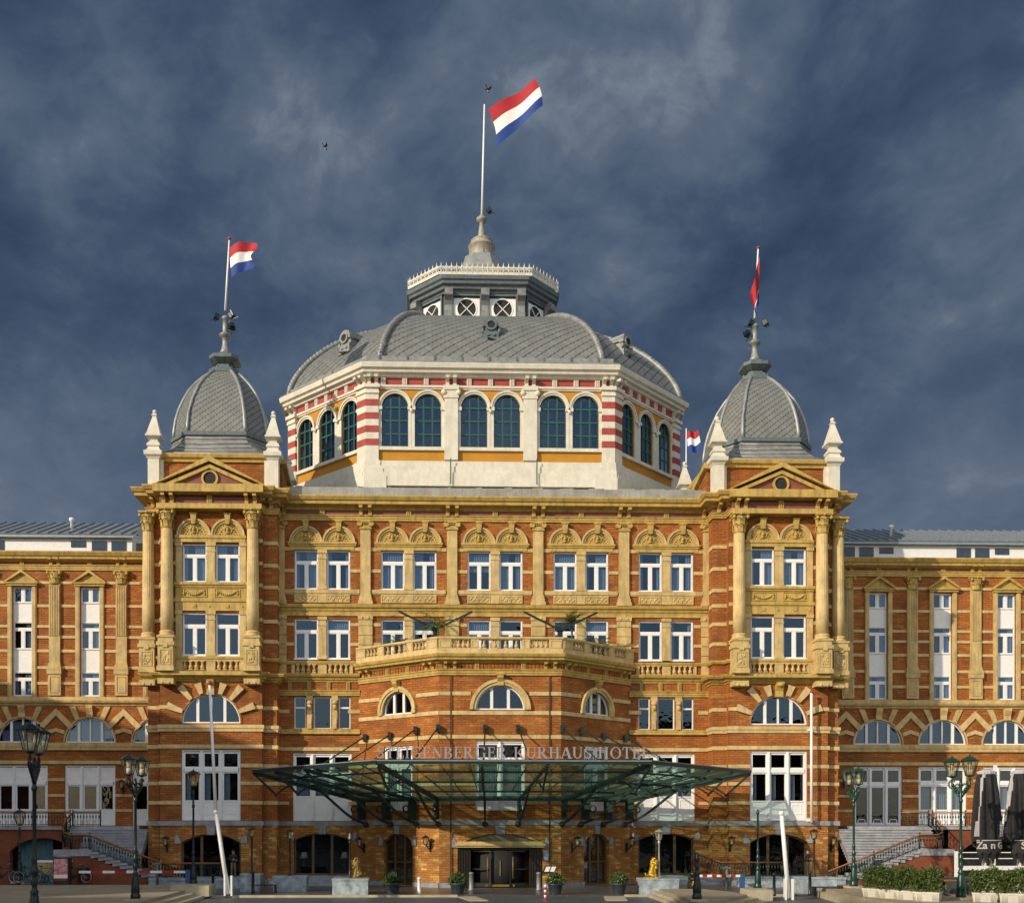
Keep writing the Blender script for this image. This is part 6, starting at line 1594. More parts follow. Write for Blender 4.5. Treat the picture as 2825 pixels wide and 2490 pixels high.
# ------------------------------------------------------------------ closed parasols
BLK = mat('black parasol cloth', (0.012,0.012,0.014), 0.8, var=0.3); WHT = mat('grey white parasol cloth', (0.42,0.40,0.41), 0.8, var=0.1)
def parasol(label, loc, text, ph, k=1.0):
    t = thing('closed_parasol', label, 'parasol', loc, 0.0)
    m = MB(); n = 72; rows = []
    prof = [(0.16,6.75),(0.50,6.62),(0.42,6.5),(0.50,6.3),(0.52,5.6),(0.56,4.8),(0.62,4.0),(0.66,3.2),(0.6,2.75)]
    for r, z in prof:
        for j in range(n):
            a = 2*PI*j/n; f = 1+0.30*math.sin(8*a+ph+0.25*z)*min(1,(6.8-z)/1.0)*(0.5+0.5*(z<6.3))+0.06*math.sin(19*a+z)
            m.v.append((r*f*k*math.cos(a), r*f*k*0.75*math.sin(a), z-0.12*math.sin(5*a+ph)*(z<3.0)*1.5))
    for i in range(len(prof)-1):
        for j in range(n):
            m.f.append([i*n+j,i*n+(j+1)%n,(i+1)*n+(j+1)%n,(i+1)*n+j]); sec = (j+i*1.4+ph*5)%24
            white = sec < 4 and 2 <= i <= 6
            if i <= 1: white = True
            m.m.append(1 if white else 0); m.sm.append(True)
    O('canopy_cloth', m, [BLK,WHT], t)
    v = MB(); rr = 0.72
    A = [PI*1.12+i*PI*0.75/14 for i in range(15)]
    top = [(rr*math.cos(a)*k,rr*0.85*math.sin(a),2.98) for a in A]; bot = [(rr*1.02*math.cos(a)*k,rr*0.9*math.sin(a),2.42-0.1*(i%3)) for i,a in enumerate(A)]
    v.add(top+bot,[(i,i+1,16+i,15+i) for i in range(14)]); 
    v.add([(x*0.97,y*0.97,2.4) for x,y,z in top]+[(x*0.72,y*0.72,1.9-0.2*math.sin(i*1.7)) for i,(x,y,z) in enumerate(top)],[(i,i+1,16+i,15+i) for i in range(14)])
    val = O('valance', v, BLK, t); e = MB(); e.tube([(x,y*1.01,2.99) for x,y,z in top],0.03,5); O('hem', e, WHT, val)
    cu = bpy.data.curves.new('lettering','FONT'); cu.body = text; cu.size = 0.52; cu.extrude = 0.01; cu.align_x = 'CENTER'; cu.offset = 0.012
    ob = bpy.data.objects.new('lettering',cu); C.objects.link(ob); dg = bpy.context.evaluated_depsgraph_get(); me = bpy.data.meshes.new_from_object(ob.evaluated_get(dg)); bpy.data.objects.remove(ob)
    for vert in me.vertices:                              # wrap the lettering round the valance
        a = PI*1.5+vert.co.x/(rr*1.0); d = rr+0.012-vert.co.z
        vert.co = (d*math.cos(a)*k, d*0.9*math.sin(a)-0.02, 2.56+vert.co.y)
    me.materials.clear(); me.materials.append(WHT); link('lettering', me, val)
    p = MB(); 
    for x in (-0.14,0.3): p.box(x-0.09,x+0.09,-0.06,0.06,0,2.7)
    p.box(0.52,0.66,0.15,0.3,2.0,7.0); O('pole', p, M['white'], t)
    return t
parasol('closed black and white parasol lettered Za n Ga, beside the tall green lamp', (24.9,-17.4,0.2), 'Za n Ga', 0.4)
parasol('closed black and white parasol cut by the right picture edge, lettered Ser', (26.55,-17.8,0.2), 'Ser', 2.1, 1.08)
parasol('closed dark parasol at the far right edge behind the others', (27.9,-16.6,0.2), 'Ser', 3.6)
# ------------------------------------------------------------------ terrace furniture on the right
t = thing('wind_screen', 'white framed glass wind screen on the right terrace behind the hedge', 'wind screen', (25.8,-12.5,0.36))
m = MB()
for i in range(6): m.box(i*2.2-0.09,i*2.2+0.09,-0.05,0.05,0,2.15)
m.box(0,11,-0.04,0.04,1.05,1.3); m.box(0,11,-0.02,0.02,1.7,1.75); m.box(0,11,-0.02,0.02,2.05,2.1); O('frame', m, M['white'], t)
g = MB(); g.add([(0,0,1.3),(11,0,1.3),(11,0,2.05),(0,0,2.05)],[(0,1,2,3)]); g.add([(0,0,0.1),(11,0,0.1),(11,0,1.05),(0,0,1.05)],[(0,1,2,3)]); O('pane', g, M['glass_low'], t)
def table(label, loc):
    t = thing('terrace_table', label, 'table', loc); m = MB(); m.lathe([(0.66,0.74),(0.7,0.76),(0.7,0.79),(0.66,0.8)],n=20); O('tabletop', m, M['wood'], t); m = MB(); m.lathe([(0.3,0),(0.3,0.04),(0.05,0.1),(0.05,0.74)],n=12); O('pedestal', m, M['iron'], t)
table('round wooden terrace table between the hedge rows', (21.9,-18.8,0.36)); table('round wooden terrace table farther behind the hedge gap', (23.6,-15.4,0.36))
def chair(label, loc, rz):
    t = thing('terrace_chair', label, 'chair', loc, rz, 'dark terrace chairs'); m = MB(); m.hprism([(-0.24,-0.24),(0.24,-0.24),(0.24,0.24),(-0.24,0.24)],0.42,0.47); O('seat', m, M['iron'], t)
    m = MB(); xprism(m,[(0.22,0.45),(0.26,0.45),(0.36,0.95),(0.32,0.95)],-0.24,0.24); O('backrest', m, M['iron'], t)
    for a in (-1,1):
        for b in (-1,1): q = MB(); q.bar((a*0.21,b*0.21,0),(a*0.2,b*0.2,0.42),0.04); O('leg', q, M['iron'], t)
for i,(x,y,r,l) in enumerate(((20.9,-18.3,1.6,'dark chair left of the front terrace table'),(22.0,-17.6,0.0,'dark chair behind the front terrace table'),(22.8,-19.2,-1.7,'dark chair right of the front terrace table'),(23.7,-14.4,0.1,'dark chair behind the rear terrace table'),(22.6,-15.2,1.4,'dark chair left of the rear terrace table'))): chair(l,(x,y,0.36),r)
m = MB(); m.box(-1.1,1.1,-0.35,0.35,0,0.8); m.box(-1.15,1.15,-0.4,0.4,0.8,0.86); o = O('service_counter', m, mat('grey counter',(0.05,0.06,0.07),0.5,var=0.2), None, (24.2,-17.0,0.36)); m2 = MB(); m2.box(-0.4,0.4,-0.38,-0.35,0.15,0.7); O('panel', m2, M['iron'], o); tag(o, 'dark grey service counter below the left closed parasol', 'counter')
# ------------------------------------------------------------------ balcony plants and parasol arms
def palm(label, loc, n, h, L):
    t = thing('balcony_palm', label, 'palm', loc); m = MB(); m.lathe([(0.22,0),(0.3,0.4),(0.28,0.42)],n=12); O('pot', m, M['brown'], t)
    m = MB(); m.tube([(0,0,0.4),(0.03,0,0.4+h*0.5),(0,0,0.4+h)],[0.09,0.07,0.06],8); O('trunk', m, M['brown'], t)
    f = MB()
    for k in range(n):
        a = 2.4*k; el = random.uniform(0.1,1.1); pts = []; l = L*random.uniform(0.75,1.1)
        for i in range(7):
            u = i/6; r = l*u*math.cos(el*(1-0.3*u)); z = 0.4+h+l*(math.sin(el)*u-0.75*u*u*(1.1-el*0.45)); pts.append(Vector((r*math.cos(a),r*math.sin(a),z)))
        f.tube(pts,[0.015]*7,4)
        for i in range(1,7):
            for q in range(3):
                p = pts[i-1].lerp(pts[i],q/3); tdir = (pts[i]-pts[i-1]).normalized(); s = tdir.cross(Vector((0,0,1))).normalized()
                for e in (-1,1):
                    d = (s*e+tdir*0.7-Vector((0,0,0.35))).normalized()*0.34*(1-0.35*i/6); f.add([p,p+d*0.5+tdir*0.025,p+d,p+d*0.5-tdir*0.025],[(0,1,2,3)])
    O('fronds', f, M['palm'], t)
palm('spreading palm in a pot at the left front of the balcony', (-4.0,-2.9,15.12), 20, 1.75, 2.0); palm('thin upright palm on the right side of the balcony', (4.95,-2.4,15.12), 16, 2.1, 1.6)
palm('low palm plant near the left end of the balcony', (-6.6,-1.3,15.12), 13, 0.75, 1.2); palm('low palm plant near the right end of the balcony', (6.9,-1.3,15.12), 13, 0.75, 1.2)
def varm(label, loc):
    t = thing('awning_frame', label, 'awning frame', loc); m = MB(); m.box(-0.16,0.16,-0.16,0.16,0,1.9); m.box(-0.24,0.24,-0.24,0.24,1.9,2.1); O('post', m, M['iron'], t)
    m = MB()
    for s in (-1,1): m.bar((s*0.05,-0.25,1.95),(s*2.45,-0.4,3.1),0.1,0.13)
    O('arm', m, M['iron'], t)
varm('dark V shaped awning arms above the left palm on the balcony', (-4.15,-2.2,15.12)); varm('dark V shaped awning arms above the right palm on the balcony', (4.2,-2.2,15.12))
# ------------------------------------------------------------------ people
def person(label, loc, rz, jacket, trousers):
    P = [(0,0,0.95),(0,0,1.12),(0,0.01,1.3),(0,0.01,1.42),(0,0,1.5),(0,-0.01,1.6),(0,-0.02,1.7),
         (-0.1,0,0.9),(-0.11,-0.02,0.5),(-0.12,0.03,0.09),(-0.13,-0.12,0.04),(0.1,0,0.9),(0.12,0.0,0.5),(0.14,0.04,0.09),(0.16,-0.1,0.04),
         (-0.2,0.01,1.4),(-0.27,0.04,1.14),(-0.12,-0.2,1.12),(-0.03,-0.27,1.17),(0.2,0.01,1.4),(0.28,0.05,1.12),(0.16,-0.19,1.05),(0.06,-0.27,1.12)]
    E = [(0,1),(1,2),(2,3),(3,4),(4,5),(5,6),(0,7),(7,8),(8,9),(9,10),(0,11),(11,12),(12,13),(13,14),(3,15),(15,16),(16,17),(17,18),(3,19),(19,20),(20,21),(21,22)]
    R = [(0.17,0.12),(0.16,0.12),(0.19,0.12),(0.15,0.1),(0.055,0.055),(0.085,0.1),(0.085,0.095),(0.1,0.1),0.07,0.05,0.045,(0.1,0.1),0.07,0.05,0.045,0.075,0.06,0.05,0.035,0.075,0.06,0.05,0.035]
    me = skin(P,E,R,2)
    for mt in (mat('jacket cloth',jacket,0.8,var=0.2), mat('trouser cloth',trousers,0.8,var=0.2), bpy.data.materials.get('skin tone') or mat('skin tone',(0.45,0.25,0.17),0.6,var=0.05), M['brown']): me.materials.append(mt)
    for p in me.polygons:
        c = p.center; hand = c.y < -0.22 and c.z > 0.9
        p.material_index = 2 if (c.z > 1.5 or hand) else 3 if c.z < 0.1 else 1 if c.z < 0.93 else 0
    o = link('person', me, None, loc, rz); tag(o, label, 'person')
    h = MB(); h.ball((0,0.015,1.72),(0.1,0.115,0.085),12,8); O('hair', h, M['brown'], o)
    f = MB(); f.ball((0,-0.115,1.64),(0.014,0.02,0.02),6,4); 
    for s in (-1,1): f.ball((s*0.095,0,1.64),(0.014,0.025,0.032),6,4)
    O('nose_and_ears', f, bpy.data.materials['skin tone'], o)
    e = MB()
    for s in (-1,1): e.ball((s*0.035,-0.1,1.665),(0.012,0.008,0.008),6,4)
    e.box(-0.025,0.025,-0.108,-0.1,1.592,1.6); O('eyes_and_mouth', e, M['dark'], o)
    f = MB()
    for s, bx, by, bz in ((-1,-0.03,-0.28,1.17),(1,0.06,-0.28,1.12)):
        for k in range(4): f.tube([(bx-0.03+0.02*k,by,bz+0.015),(bx-0.028+0.019*k,by-0.035,bz+0.02),(bx-0.026+0.018*k,by-0.045,bz-0.01)],[0.009,0.0085,0.007],6)
        f.tube([(bx+s*0.03,by+0.02,bz+0.02),(bx+s*0.035,by-0.015,bz+0.045)],[0.01,0.008],6)
    O('fingers', f, bpy.data.materials['skin tone'], o)
person('standing person in dark jacket and khaki trousers beside the left turret window', (-17.4,-3.2,0.65), 0.5, (0.03,0.03,0.04), (0.20,0.15,0.09))
person('standing person in dark jacket and khaki trousers beside the right turret window', (20.6,-3.2,0.65), 0.5, (0.03,0.02,0.025), (0.20,0.15,0.09))
# ------------------------------------------------------------------ bicycles
def bicycle(label, loc, rz, col):
    t = thing('bicycle', label, 'bicycle', loc, rz, 'bicycles parked by the left terrace'); t.scale = (1.15,1.15,1.15); m = MB(); r = 0.34
    fm = mat('bicycle frame paint', col, 0.4, var=0.1)
    A,B,Cc,D,S,Hh = (-0.52,0,r),(0.55,0,r),(-0.1,0,0.3),(0.38,0,0.82),(-0.22,0,0.85),(0.33,0,1.0)
    for p,q in ((A,Cc),(A,S),(Cc,S),(Cc,D),(S,D),(D,B),(D,Hh)): m.tube([p,q],0.028,6)
    O('frame', m, fm, t)
    for x in (-0.52,0.55):
        w = link('wheel', None, t, (x,0,r)); q = MB(); k = 28; pts = [((r-0.02)*math.cos(2*PI*i/k),0,(r-0.02)*math.sin(2*PI*i/k)) for i in range(k+1)]; q.tube(pts,0.024,6); O('tyre', q, M['iron'], w)
        q = MB(); q.tube([(0.9*a,0,0.9*c) for a,_,c in pts],0.022,5)
        for i in range(12): a = 2*PI*i/12; q.tube([(0,0,0),(0.3*math.cos(a),0,0.3*math.sin(a))],0.004,3)
        q.ball((0,0,0),0.035,6,4); O('rim', q, M['letter'], w)
    q = MB(); q.ball((-0.24,0,0.93),(0.14,0.08,0.035),8,5); q.tube([S,(-0.24,0,0.92)],0.015,5); O('saddle', q, M['iron'], t)
    q = MB(); q.tube([(0.28,-0.28,1.05),(0.36,-0.1,1.08),(0.33,0,1.02),(0.36,0.1,1.08),(0.28,0.28,1.05)],0.014,6); O('handlebar', q, M['letter'], t)
    q = MB(); q.tube([(-0.1,0.08,0.3),(-0.02,0.08,0.14)],0.012,5); q.box(-0.07,0.03,0.08,0.16,0.12,0.15); q.tube([(-0.1,-0.08,0.3),(-0.18,-0.08,0.45)],0.012,5); O('pedals', q, M['iron'], t)
    q = MB(); q.box(-0.85,-0.35,-0.07,0.07,0.72,0.74); q.tube([A,(-0.72,0,0.72)],0.01,5); O('carrier', q, M['iron'], t)
for i,(x,c,l) in enumerate(((-33.2,(0.02,0.02,0.02),'bicycle at the left picture edge, cut by the frame'),(-31.6,(0.03,0.03,0.04),'dark bicycle with high handlebar left of the nearest lamp'),(-30.0,(0.04,0.04,0.05),'bicycle partly hidden behind the nearest lamp post'),(-28.9,(0.12,0.12,0.13),'bicycle between the lamp post and the advertising pillar'),(-26.9,(0.03,0.03,0.03),'bicycle right of the advertising pillar'))): bicycle(l,(x,-4.7-0.15*i,0.36),0.1*(i%3)-0.1,c)
t = thing('cargo_cart', 'beige cargo cart with open white top behind the advertising pillar', 'cart', (-28.6,-4.0,0.36))
m = MB(); m.hprism([(-0.9,-0.4),(0.9,-0.4),(0.9,0.4),(-0.9,0.4)],0.5,1.3,top=[(-1.05,-0.5),(1.05,-0.5),(1.05,0.5),(-1.05,0.5)]); O('body', m, M['cream'], t)
m = MB(); m.hprism([(-1.1,-0.55),(1.1,-0.55),(1.1,0.55),(-1.1,0.55)],1.3,1.42); O('lid', m, M['white'], t)
m = MB(); frame_rect(m,0.0,0.5,0.8,1.2,0.06,-0.5,-0.46); O('panel', m, M['white'], t)
for x in (-0.6,0.6): q = MB(); q.tube([(0.25*math.cos(2*PI*i/20),0,0.25*math.sin(2*PI*i/20)) for i in range(21)],0.03,6); O('wheel', q, M['iron'], t, (x,-0.42,0.25))
# ------------------------------------------------------------------ advertising pillar
t = thing('advertising_pillar', 'black advertising pillar with a pink and white poster beside the bicycles', 'advertising pillar', (-27.3,-6.7,0.36), 0.0)
def slab(w, d): return [(-w,-d),(w,-d),(w,d),(-w,d)]
m = MB(); m.hprism(slab(0.46,0.3),0,0.22); m.hprism(slab(0.48,0.31),0.22,1.66); O('body', m, M['iron'], t)
m = MB(); m.lathe([(0.5,0),(0.56,0.05),(0.5,0.16),(0.3,0.26),(0.02,0.3)],(0,0,1.66),20); m.v = [(x*1.0,y*0.62,z) for x,y,z in m.v]; O('cap', m, M['zinc'], t)
pm, nt, b = newmat('pink poster'); tc = nd(nt,'ShaderNodeTexCoord').outputs['Object']; c = mixc(nt, ramp(nt, noise(nt,tc,5.0,5,0.7),0.4,0.62), (0.42,0.09,0.11), (0.68,0.42,0.42)); nt.links.new(c,b.inputs['Base Color'])
m = MB(); m.box(-0.42,0.42,-0.325,-0.312,0.62,1.6); po = O('poster', m, pm, t)
m = MB(); m.box(-0.42,0.42,-0.327,-0.312,0.4,0.62); O('white_strip', m, M['white'], po); m = MB(); m.box(-0.42,0.42,-0.327,-0.312,0.26,0.36); O('red_strip', m, FR, po)
# ------------------------------------------------------------------ barriers, bollards, small posts
def barrier(label, loc, w):
    t = thing('barrier', label, 'barrier', loc); n = 9; m = MB()
    for i in range(n): m.box(w*i/n,w*(i+1)/n,-0.05,0.05,0.68,0.83,i%2)
    O('boom', m, [M['white'],FR], t); m = MB(); m.tube([(w*0.72,0.3,-0.3),(w*0.72,0.3,1.35)],0.09,8); m.box(w*0.72-0.3,w*0.72+0.25,0.2,0.4,1.2,1.3); O('post', m, M['lantern_grey'], t)
    m = MB(); m.box(w-0.02,w+0.26,-0.12,0.12,-0.3,0.88); O('motor_box', m, mat('blue motor box',(0.03,0.09,0.25),0.4,var=0.1), t)
barrier('red and white barrier boom across the foot of the left staircase', (-26.4,-6.3,0.36), 6.6); barrier('red and white barrier boom at the right turret railing', (12.2,-7.0,0.1), 2.7)
for x,y,z,l in ((-26.5,-4.3,0.36,'dark square post right of the bicycles'),(-27.0,-4.3,0.36,'dark square post behind the last bicycle')):
    m = MB(); m.box(x-0.08,x+0.08,y-0.08,y+0.08,z,z+0.85); m.box(x-0.1,x+0.1,y-0.1,y+0.1,z+0.85,z+0.95); o = O('rack_post', m, M['iron']); tag(o,l,'post')
def bollard(label, loc, m_, h=0.95, r=0.09, group=None):
    m = MB(); m.lathe([(r*1.2,0),(r*1.2,0.1),(r,0.14),(r*0.9,h-0.12),(r*1.1,h-0.1),(r*0.9,h-0.02),(r*0.2,h)],n=12); o = O('bollard', m, m_, None, loc); tag(o, label, 'bollard', group); return o
bollard('dark bollard between the low beige wall and the leaning mast, left', (-17.35,-10.3,0), M['iron'], 1.15); bollard('dark bollard between the low wall and the short white mast, right', (14.86,-13.4,0), M['iron'], 1.3)
bollard('dark bollard in front of the bench near the right turret', (17.1,-12.9,0), M['iron'], 1.35); bollard('dark bollard in front of the bench near the left turret', (-15.1,-9.7,0), M['iron'], 1.3)
bollard('short white post beside the arched side door', (-5.25,-11.2,0), M['white'], 1.0, 0.11); bollard('grey ash stand left of the main entrance', (-2.05,-8.0,0), M['zinc'], 1.15, 0.15); bollard('grey ash stand right of the main entrance', (2.1,-8.0,0), M['zinc'], 1.15, 0.15)
m = MB()
for i in range(6): m.lathe([(0.07,i*0.14),(0.07,i*0.14+0.14)],n=12,mi=i%2)
m.lathe([(0.13,-0.02),(0.13,0.03)],n=12); o = O('striped_post', m, [FR,M['white']], None, (1.7,-14.6,-0.12)); tag(o,'small red and white striped post on the kerb before the entrance','post')
t = thing('menu_stand', 'slim stand with a tilted menu board right of the entrance', 'menu stand', (2.75,-8.2,0)); m = MB(); m.tube([(0,0,0),(0,0,1.2)],0.03,8); m.lathe([(0.22,0),(0.2,0.03)],n=14); O('post', m, M['iron'], t)
m = MB(); m.prism([(-0.45,1.12),(0.30,1.12),(0.48,1.55),(-0.27,1.55)],-0.03,0.03); bd = O('board', m, M['iron'], t); m = MB()
for k in range(2):
    a = -0.34+0.34*k; m.prism([(a,1.18),(a+0.27,1.18),(a+0.40,1.49),(a+0.13,1.49)],-0.036,-0.03)
O('menu_page', m, M['white'], bd)
m = MB(); m.box(-0.16,0.16,-0.03,0,0,0.62); o = O('wall_sign', m, mat('blue white sign',(0.25,0.38,0.6),0.4,var=0.3,scale=6.0), None, (2.98,BYF-0.0,1.75)); m = MB(); m.box(-0.13,0.13,-0.035,-0.03,0.05,0.25); O('white_field', m, M['white'], o); tag(o, 'small blue and white sign on the wall right of the entrance', 'sign')
t = thing('scooter', 'dark parked scooter with a yellow number plate right of the golden lion', 'scooter', (10.5,-12.3,0.0)); m = MB(); m.ball((0,0,0.55),(0.3,0.5,0.32),12,8); m.ball((0,0.1,0.92),(0.24,0.42,0.16),10,7); m.tube([(0,0.8,0.3),(0,0.65,1.05)],0.07,8); O('body', m, M['brown'], t)
m = MB(); m.box(-0.13,0.13,-0.53,-0.5,0.62,0.82); O('number_plate', m, mat('yellow plate',(0.75,0.45,0.02),0.4,var=0.05), t)
for y in (-0.4,0.75): q = MB(); q.lathe([(0.1,-0.06),(0.25,-0.05),(0.25,0.05),(0.1,0.06)],n=18); q.v = [(z,x,yy) for x,yy,z in q.v]; O('wheel', q, M['iron'], t, (0,y,0.25))
m = MB(); m.tube([(-0.32,0.6,1.1),(0,0.66,1.06),(0.32,0.6,1.1)],0.025,6); m.ball((0,0.0,1.2),(0.2,0.24,0.16),10,7); O('handlebar', m, M['iron'], t)
def table_lamp(label, loc):
    t = thing('table_lamp', label, 'table lamp', loc, 0, 'table lamps inside the ground floor windows'); m = MB(); m.lathe([(0.12,0),(0.12,0.04),(0.05,0.1),(0.08,0.25),(0.03,0.4),(0.02,0.5)],n=12); O('base', m, M['brown'], t)
    m = MB(); m.lathe([(0.30,0.42),(0.17,0.85)],n=16); O('lamp_shade', m, M['plaster'], t)
    m = MB(); m.lathe([(0.4,-0.06),(0.4,0.0)],n=16); m.lathe([(0.04,-0.7),(0.04,-0.06)],n=8); O('side_table', m, M['brown'], t)
table_lamp('white shaded table lamp at the left end of the left arched restaurant window', (-13.2,0.75,1.35)); table_lamp('white shaded table lamp at the right end of the left arched restaurant window', (-10.4,0.75,1.35))
# ------------------------------------------------------------------ birds
def bird(label, loc, rz):
    m = MB(); m.ball((0,0,0),(0.42,0.13,0.13),10,7); m.ball((0.42,0,0.06),(0.13,0.1,0.1),8,6); m.add([(-0.35,-0.05,0),(-0.35,0.05,0),(-0.8,0.16,0.02),(-0.8,-0.16,0.02)],[(0,1,2,3)])
    m.v = [(x*0.15,y*0.15,z*0.15) for x,y,z in m.v]
    b = O('bird', m, mat('dark bird feathers',(0.02,0.03,0.05),0.7,var=0.3) if 'dark bird feathers' not in bpy.data.materials else bpy.data.materials['dark bird feathers'], None, loc, rz); b.rotation_euler = (0.2,0.75,rz); tag(b, label, 'bird', 'birds in the sky')
    for s in (-1,1):
        q = MB(); P = [tuple(0.15*c for c in p) for p in ((0.2,s*0.08,0.05),(-0.2,s*0.08,0.05),(-0.15,s*0.5,0.3),(-0.35,s*0.95,0.22),(0.12,s*0.55,0.32))]; q.add([(x,y,z) for x,y,z in P]+[(x,y,z-0.008) for x,y,z in P],[(0,1,2,3,4),(9,8,7,6,5),(0,1,6,5),(1,2,7,6),(2,3,8,7),(3,4,9,8),(4,0,5,9)]); O('wing', q, bpy.data.materials['dark bird feathers'], b)
    q = MB(); q.ball((0.03,0,-0.009),(0.03,0.015,0.014),8,6); O('pale_breast', q, M['white'], b)
bird('small dark bird just left of the top of the central flagpole', (-3.5,-45,23.08), 0.9); bird('small dark bird high in the sky between left turret and central flag', (-7.74,-45,21.5), 0.6)
# ------------------------------------------------------------------ neighbouring building, out of view, shaped to shade the lower front
e0, e1 = Vector((-72,1.0)), Vector((-50.3,-39.6)); dv = (e1-e0).normalized(); nv = Vector((dv.y,-dv.x))
if nv.x > 0: nv = -nv
t = thing('apartment_block', 'long unseen apartment block added left of the square to shade the lower hotel front', 'building')
m = MB(); m.hprism([tuple(e0),tuple(e1),tuple(e1+nv*14),tuple(e0+nv*14)],-0.3,28.6); O('wall', m, M['brick'], t)
m = MB(); m.hprism([tuple(e0-dv*0.3-nv*0.3),tuple(e1+dv*0.3-nv*0.3),tuple(e1+dv*0.3+nv*14.3),tuple(e0-dv*0.3+nv*14.3)],28.6,28.9); O('roof', m, M['zinc'], t)
wme = MB(); frame_rect(wme,-0.8,0.8,0,1.8,0.08,-0.05,0.02); wme.box(-0.04,0.04,-0.05,0.02,0.08,1.72); wme = wme.mesh('window', M['white']); gme = MB(); gme.box(-0.75,0.75,-0.02,-0.01,0.05,1.75); gme = gme.mesh('pane', M['dark'])
ang = math.atan2(dv.y,dv.x)
for fl in range(8):
    for k in range(7):
        p = e0+dv*(2+6.8*k); w = link('window', wme, t, (p.x,p.y,1.6+3.3*fl), ang+PI if False else ang); link('pane', gme, w)

def far_block(label, x0, x1, y0, y1, h, roof, m_):
    t = thing('apartment_block', label, 'building'); m = MB(); m.box(x0,x1,y0,y1,-0.3,h); O('wall', m, m_, t)
    m = MB()
    if roof: xprism(m, [(y0-0.3,h),(y1+0.3,h),((y0+y1)/2,h+roof)], x0-0.2, x1+0.2)
    else: m.box(x0-0.3,x1+0.3,y0-0.3,y1+0.3,h,h+0.35)
    O('roof', m, M['zinc'], t)
    for fl in range(int((h-2)/3.3)):
        n = int((x1-x0)/3.6)
        for k in range(n):
            w = link('window', wme, t, (x0+(x1-x0)*(k+0.5)/n, y1+0.03, 1.4+3.3*fl), PI); link('pane', gme, w)
far_block('brick apartment house across the square with a low ridge roof', -62, -34, -128, -114, 15, 3.5, M['brick'])
far_block('white plastered apartment house across the square', -33.5, -14, -128, -113, 18.5, 0, M['plaster'])
far_block('low brick shop row across the square', -13.5, 12, -126, -114, 10.5, 3.0, M['brick'])
far_block('yellow stone apartment house across the square', 12.5, 38, -128, -113, 17, 4, M['cream'])
far_block('long brick apartment house at the far side of the square', 38.5, 75, -128, -113, 21, 0, M['brick'])
far_block('tall unseen slab block added across the square to shade the plaza', -133, -80, -112, -97, 50, 0, M['plaster'])  # out of view, added for its shadow on the plaza
# ------------------------------------------------------------------ sky, sun, camera
W = bpy.data.worlds.new('World'); sc.world = W; W.use_nodes = True
nt = W.node_tree; bg = nt.nodes['Background']; 
sky = nd(nt,'ShaderNodeTexSky', sky_type='NISHITA'); sky.sun_disc = False; sky.sun_elevation = math.radians(22)
sky.sun_rotation = math.atan2(SUN.x, SUN.y); sky.air_density = 1.2; sky.dust_density = 0.6
tc = nd(nt,'ShaderNodeTexCoord').outputs['Generated']; sp = nd(nt,'ShaderNodeSeparateXYZ'); nt.links.new(tc,sp.inputs[0])
mp = nd(nt,'ShaderNodeMapping'); mp.inputs['Location'].default_value = (4.1,9.7,0.2); mp.inputs['Scale'].default_value = (1.0,1.0,1.35); mp.inputs['Rotation'].default_value = (0.0,0.35,0.0); nt.links.new(tc,mp.inputs[0])
def warp(vec, scale, amt, det=4):
    wn = nd(nt,'ShaderNodeTexNoise'); wn.inputs['Scale'].default_value = scale; wn.inputs['Detail'].default_value = det; nt.links.new(vec,wn.inputs['Vector'])
    s1 = nd(nt,'ShaderNodeVectorMath',operation='SUBTRACT'); nt.links.new(wn.outputs['Color'],s1.inputs[0]); s1.inputs[1].default_value = (0.5,0.5,0.5)
    wv = nd(nt,'ShaderNodeVectorMath',operation='MULTIPLY_ADD'); nt.links.new(s1.outputs[0],wv.inputs[0]); wv.inputs[1].default_value = (amt,amt,amt); nt.links.new(vec,wv.inputs[2]); return wv.outputs[0]
v1 = warp(mp.outputs[0], 2.2, 0.35)
n1 = noise(nt, v1, 4.6, 10, 0.56); n2 = noise(nt, v1, 1.7, 3, 0.5); n3 = noise(nt, warp(mp.outputs[0], 6.0, 0.12), 13.0, 8, 0.6)
f = ramp(nt, math_n(nt,'ADD',math_n(nt,'ADD',math_n(nt,'MULTIPLY',n1,0.44),math_n(nt,'MULTIPLY',n2,0.32)),math_n(nt,'MULTIPLY',n3,0.24)), 0.37, 0.635)
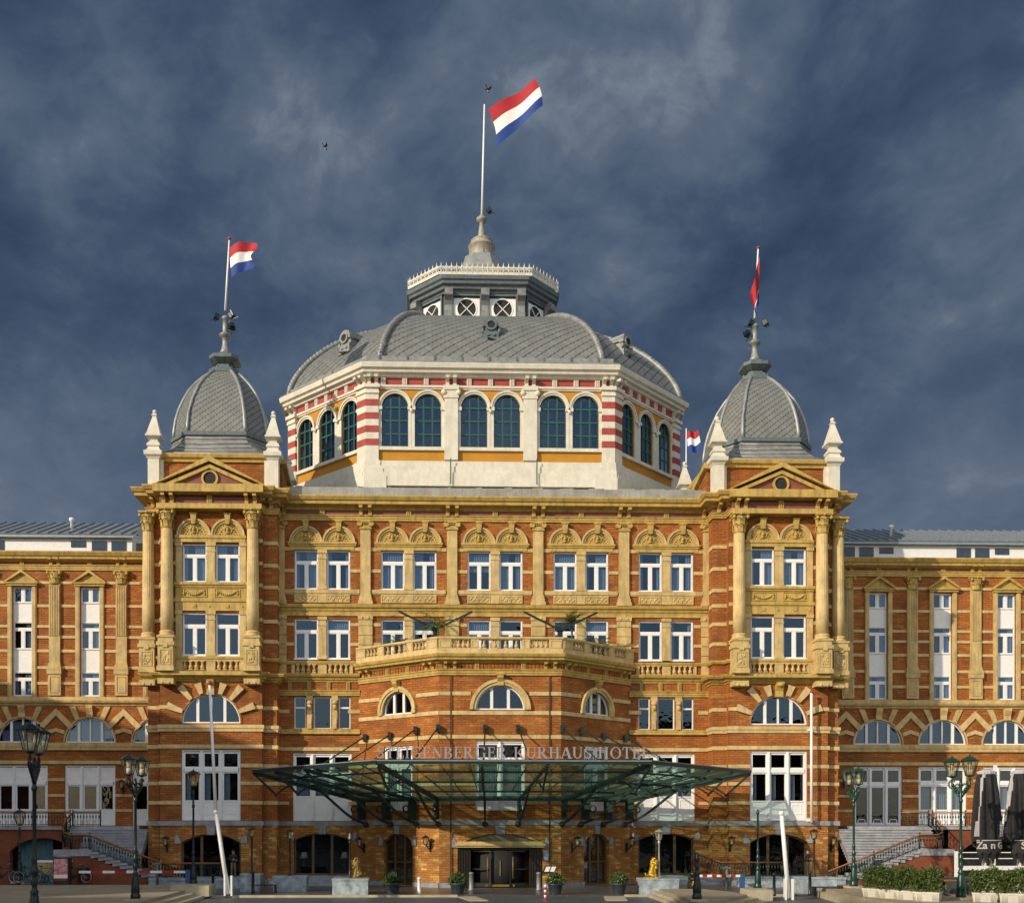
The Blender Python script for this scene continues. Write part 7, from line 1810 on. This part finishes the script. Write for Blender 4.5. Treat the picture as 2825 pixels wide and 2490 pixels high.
cr = nd(nt,'ShaderNodeValToRGB'); cr.color_ramp.elements[0].position = 0.0; cr.color_ramp.elements[0].color = (0.028,0.052,0.098,1); cr.color_ramp.elements[1].position = 1.0; cr.color_ramp.elements[1].color = (0.28,0.33,0.39,1)
for p, c in ((0.35,(0.056,0.091,0.155)),(0.65,(0.11,0.15,0.21))): e = cr.color_ramp.elements.new(p); e.color = (*c,1)
nt.links.new(f,cr.inputs[0])
hz = ramp(nt, sp.outputs[2], 0.42, 0.12)
storm = mixc(nt, math_n(nt,'MULTIPLY',hz,0.68), cr.outputs[0], (0.15,0.192,0.265))
skyc = mixc(nt, 1.0, sky.outputs[0], (0.15,0.15,0.15), 'MULTIPLY')
fair = mixc(nt, math_n(nt,'MULTIPLY',f,0.75), skyc, (1.35,1.3,1.2))
back = ramp(nt, sp.outputs[1], 0.10, -0.35)
nt.links.new(mixc(nt, back, storm, fair), bg.inputs[0]); bg.inputs[1].default_value = 1.0
L = bpy.data.lights.new('sun','SUN'); L.energy = 4.3; L.angle = math.radians(0.5); L.color = (1.0,0.86,0.64)
s = bpy.data.objects.new('sun',L); C.objects.link(s); s.rotation_euler = SUN.to_track_quat('Z','Y').to_euler()
cam = bpy.data.cameras.new('camera'); co = bpy.data.objects.new('camera',cam); C.objects.link(co); sc.camera = co
co.location = (-5.32,-72.4,3.8); co.rotation_euler = (PI/2,0,-0.03)
cam.sensor_fit = 'HORIZONTAL'; cam.sensor_width = 36.0; cam.lens = 36.0*2900/2825; cam.shift_x = (1412.5-1240)/2825; cam.shift_y = (2285-1245)/2825
cam.clip_start = 0.1; cam.clip_end = 3000
vs = sc.view_settings; vs.view_transform = 'Standard'; vs.look = 'None'; vs.gamma = 1; vs.exposure = -0.08
# ------------------------------------------------------------------ drop the prototypes
def drop(o):
    for ch in list(o.children): drop(ch)
    bpy.data.objects.remove(o)
for o in [o for o in list(sc.objects) if o.parent is None and o.type in ('MESH','EMPTY') and 'label' not in o and 'kind' not in o]: drop(o)
sc.cycles.max_bounces = 6; sc.cycles.transparent_max_bounces = 10; sc.cycles.glossy_bounces = 3; sc.cycles.diffuse_bounces = 3
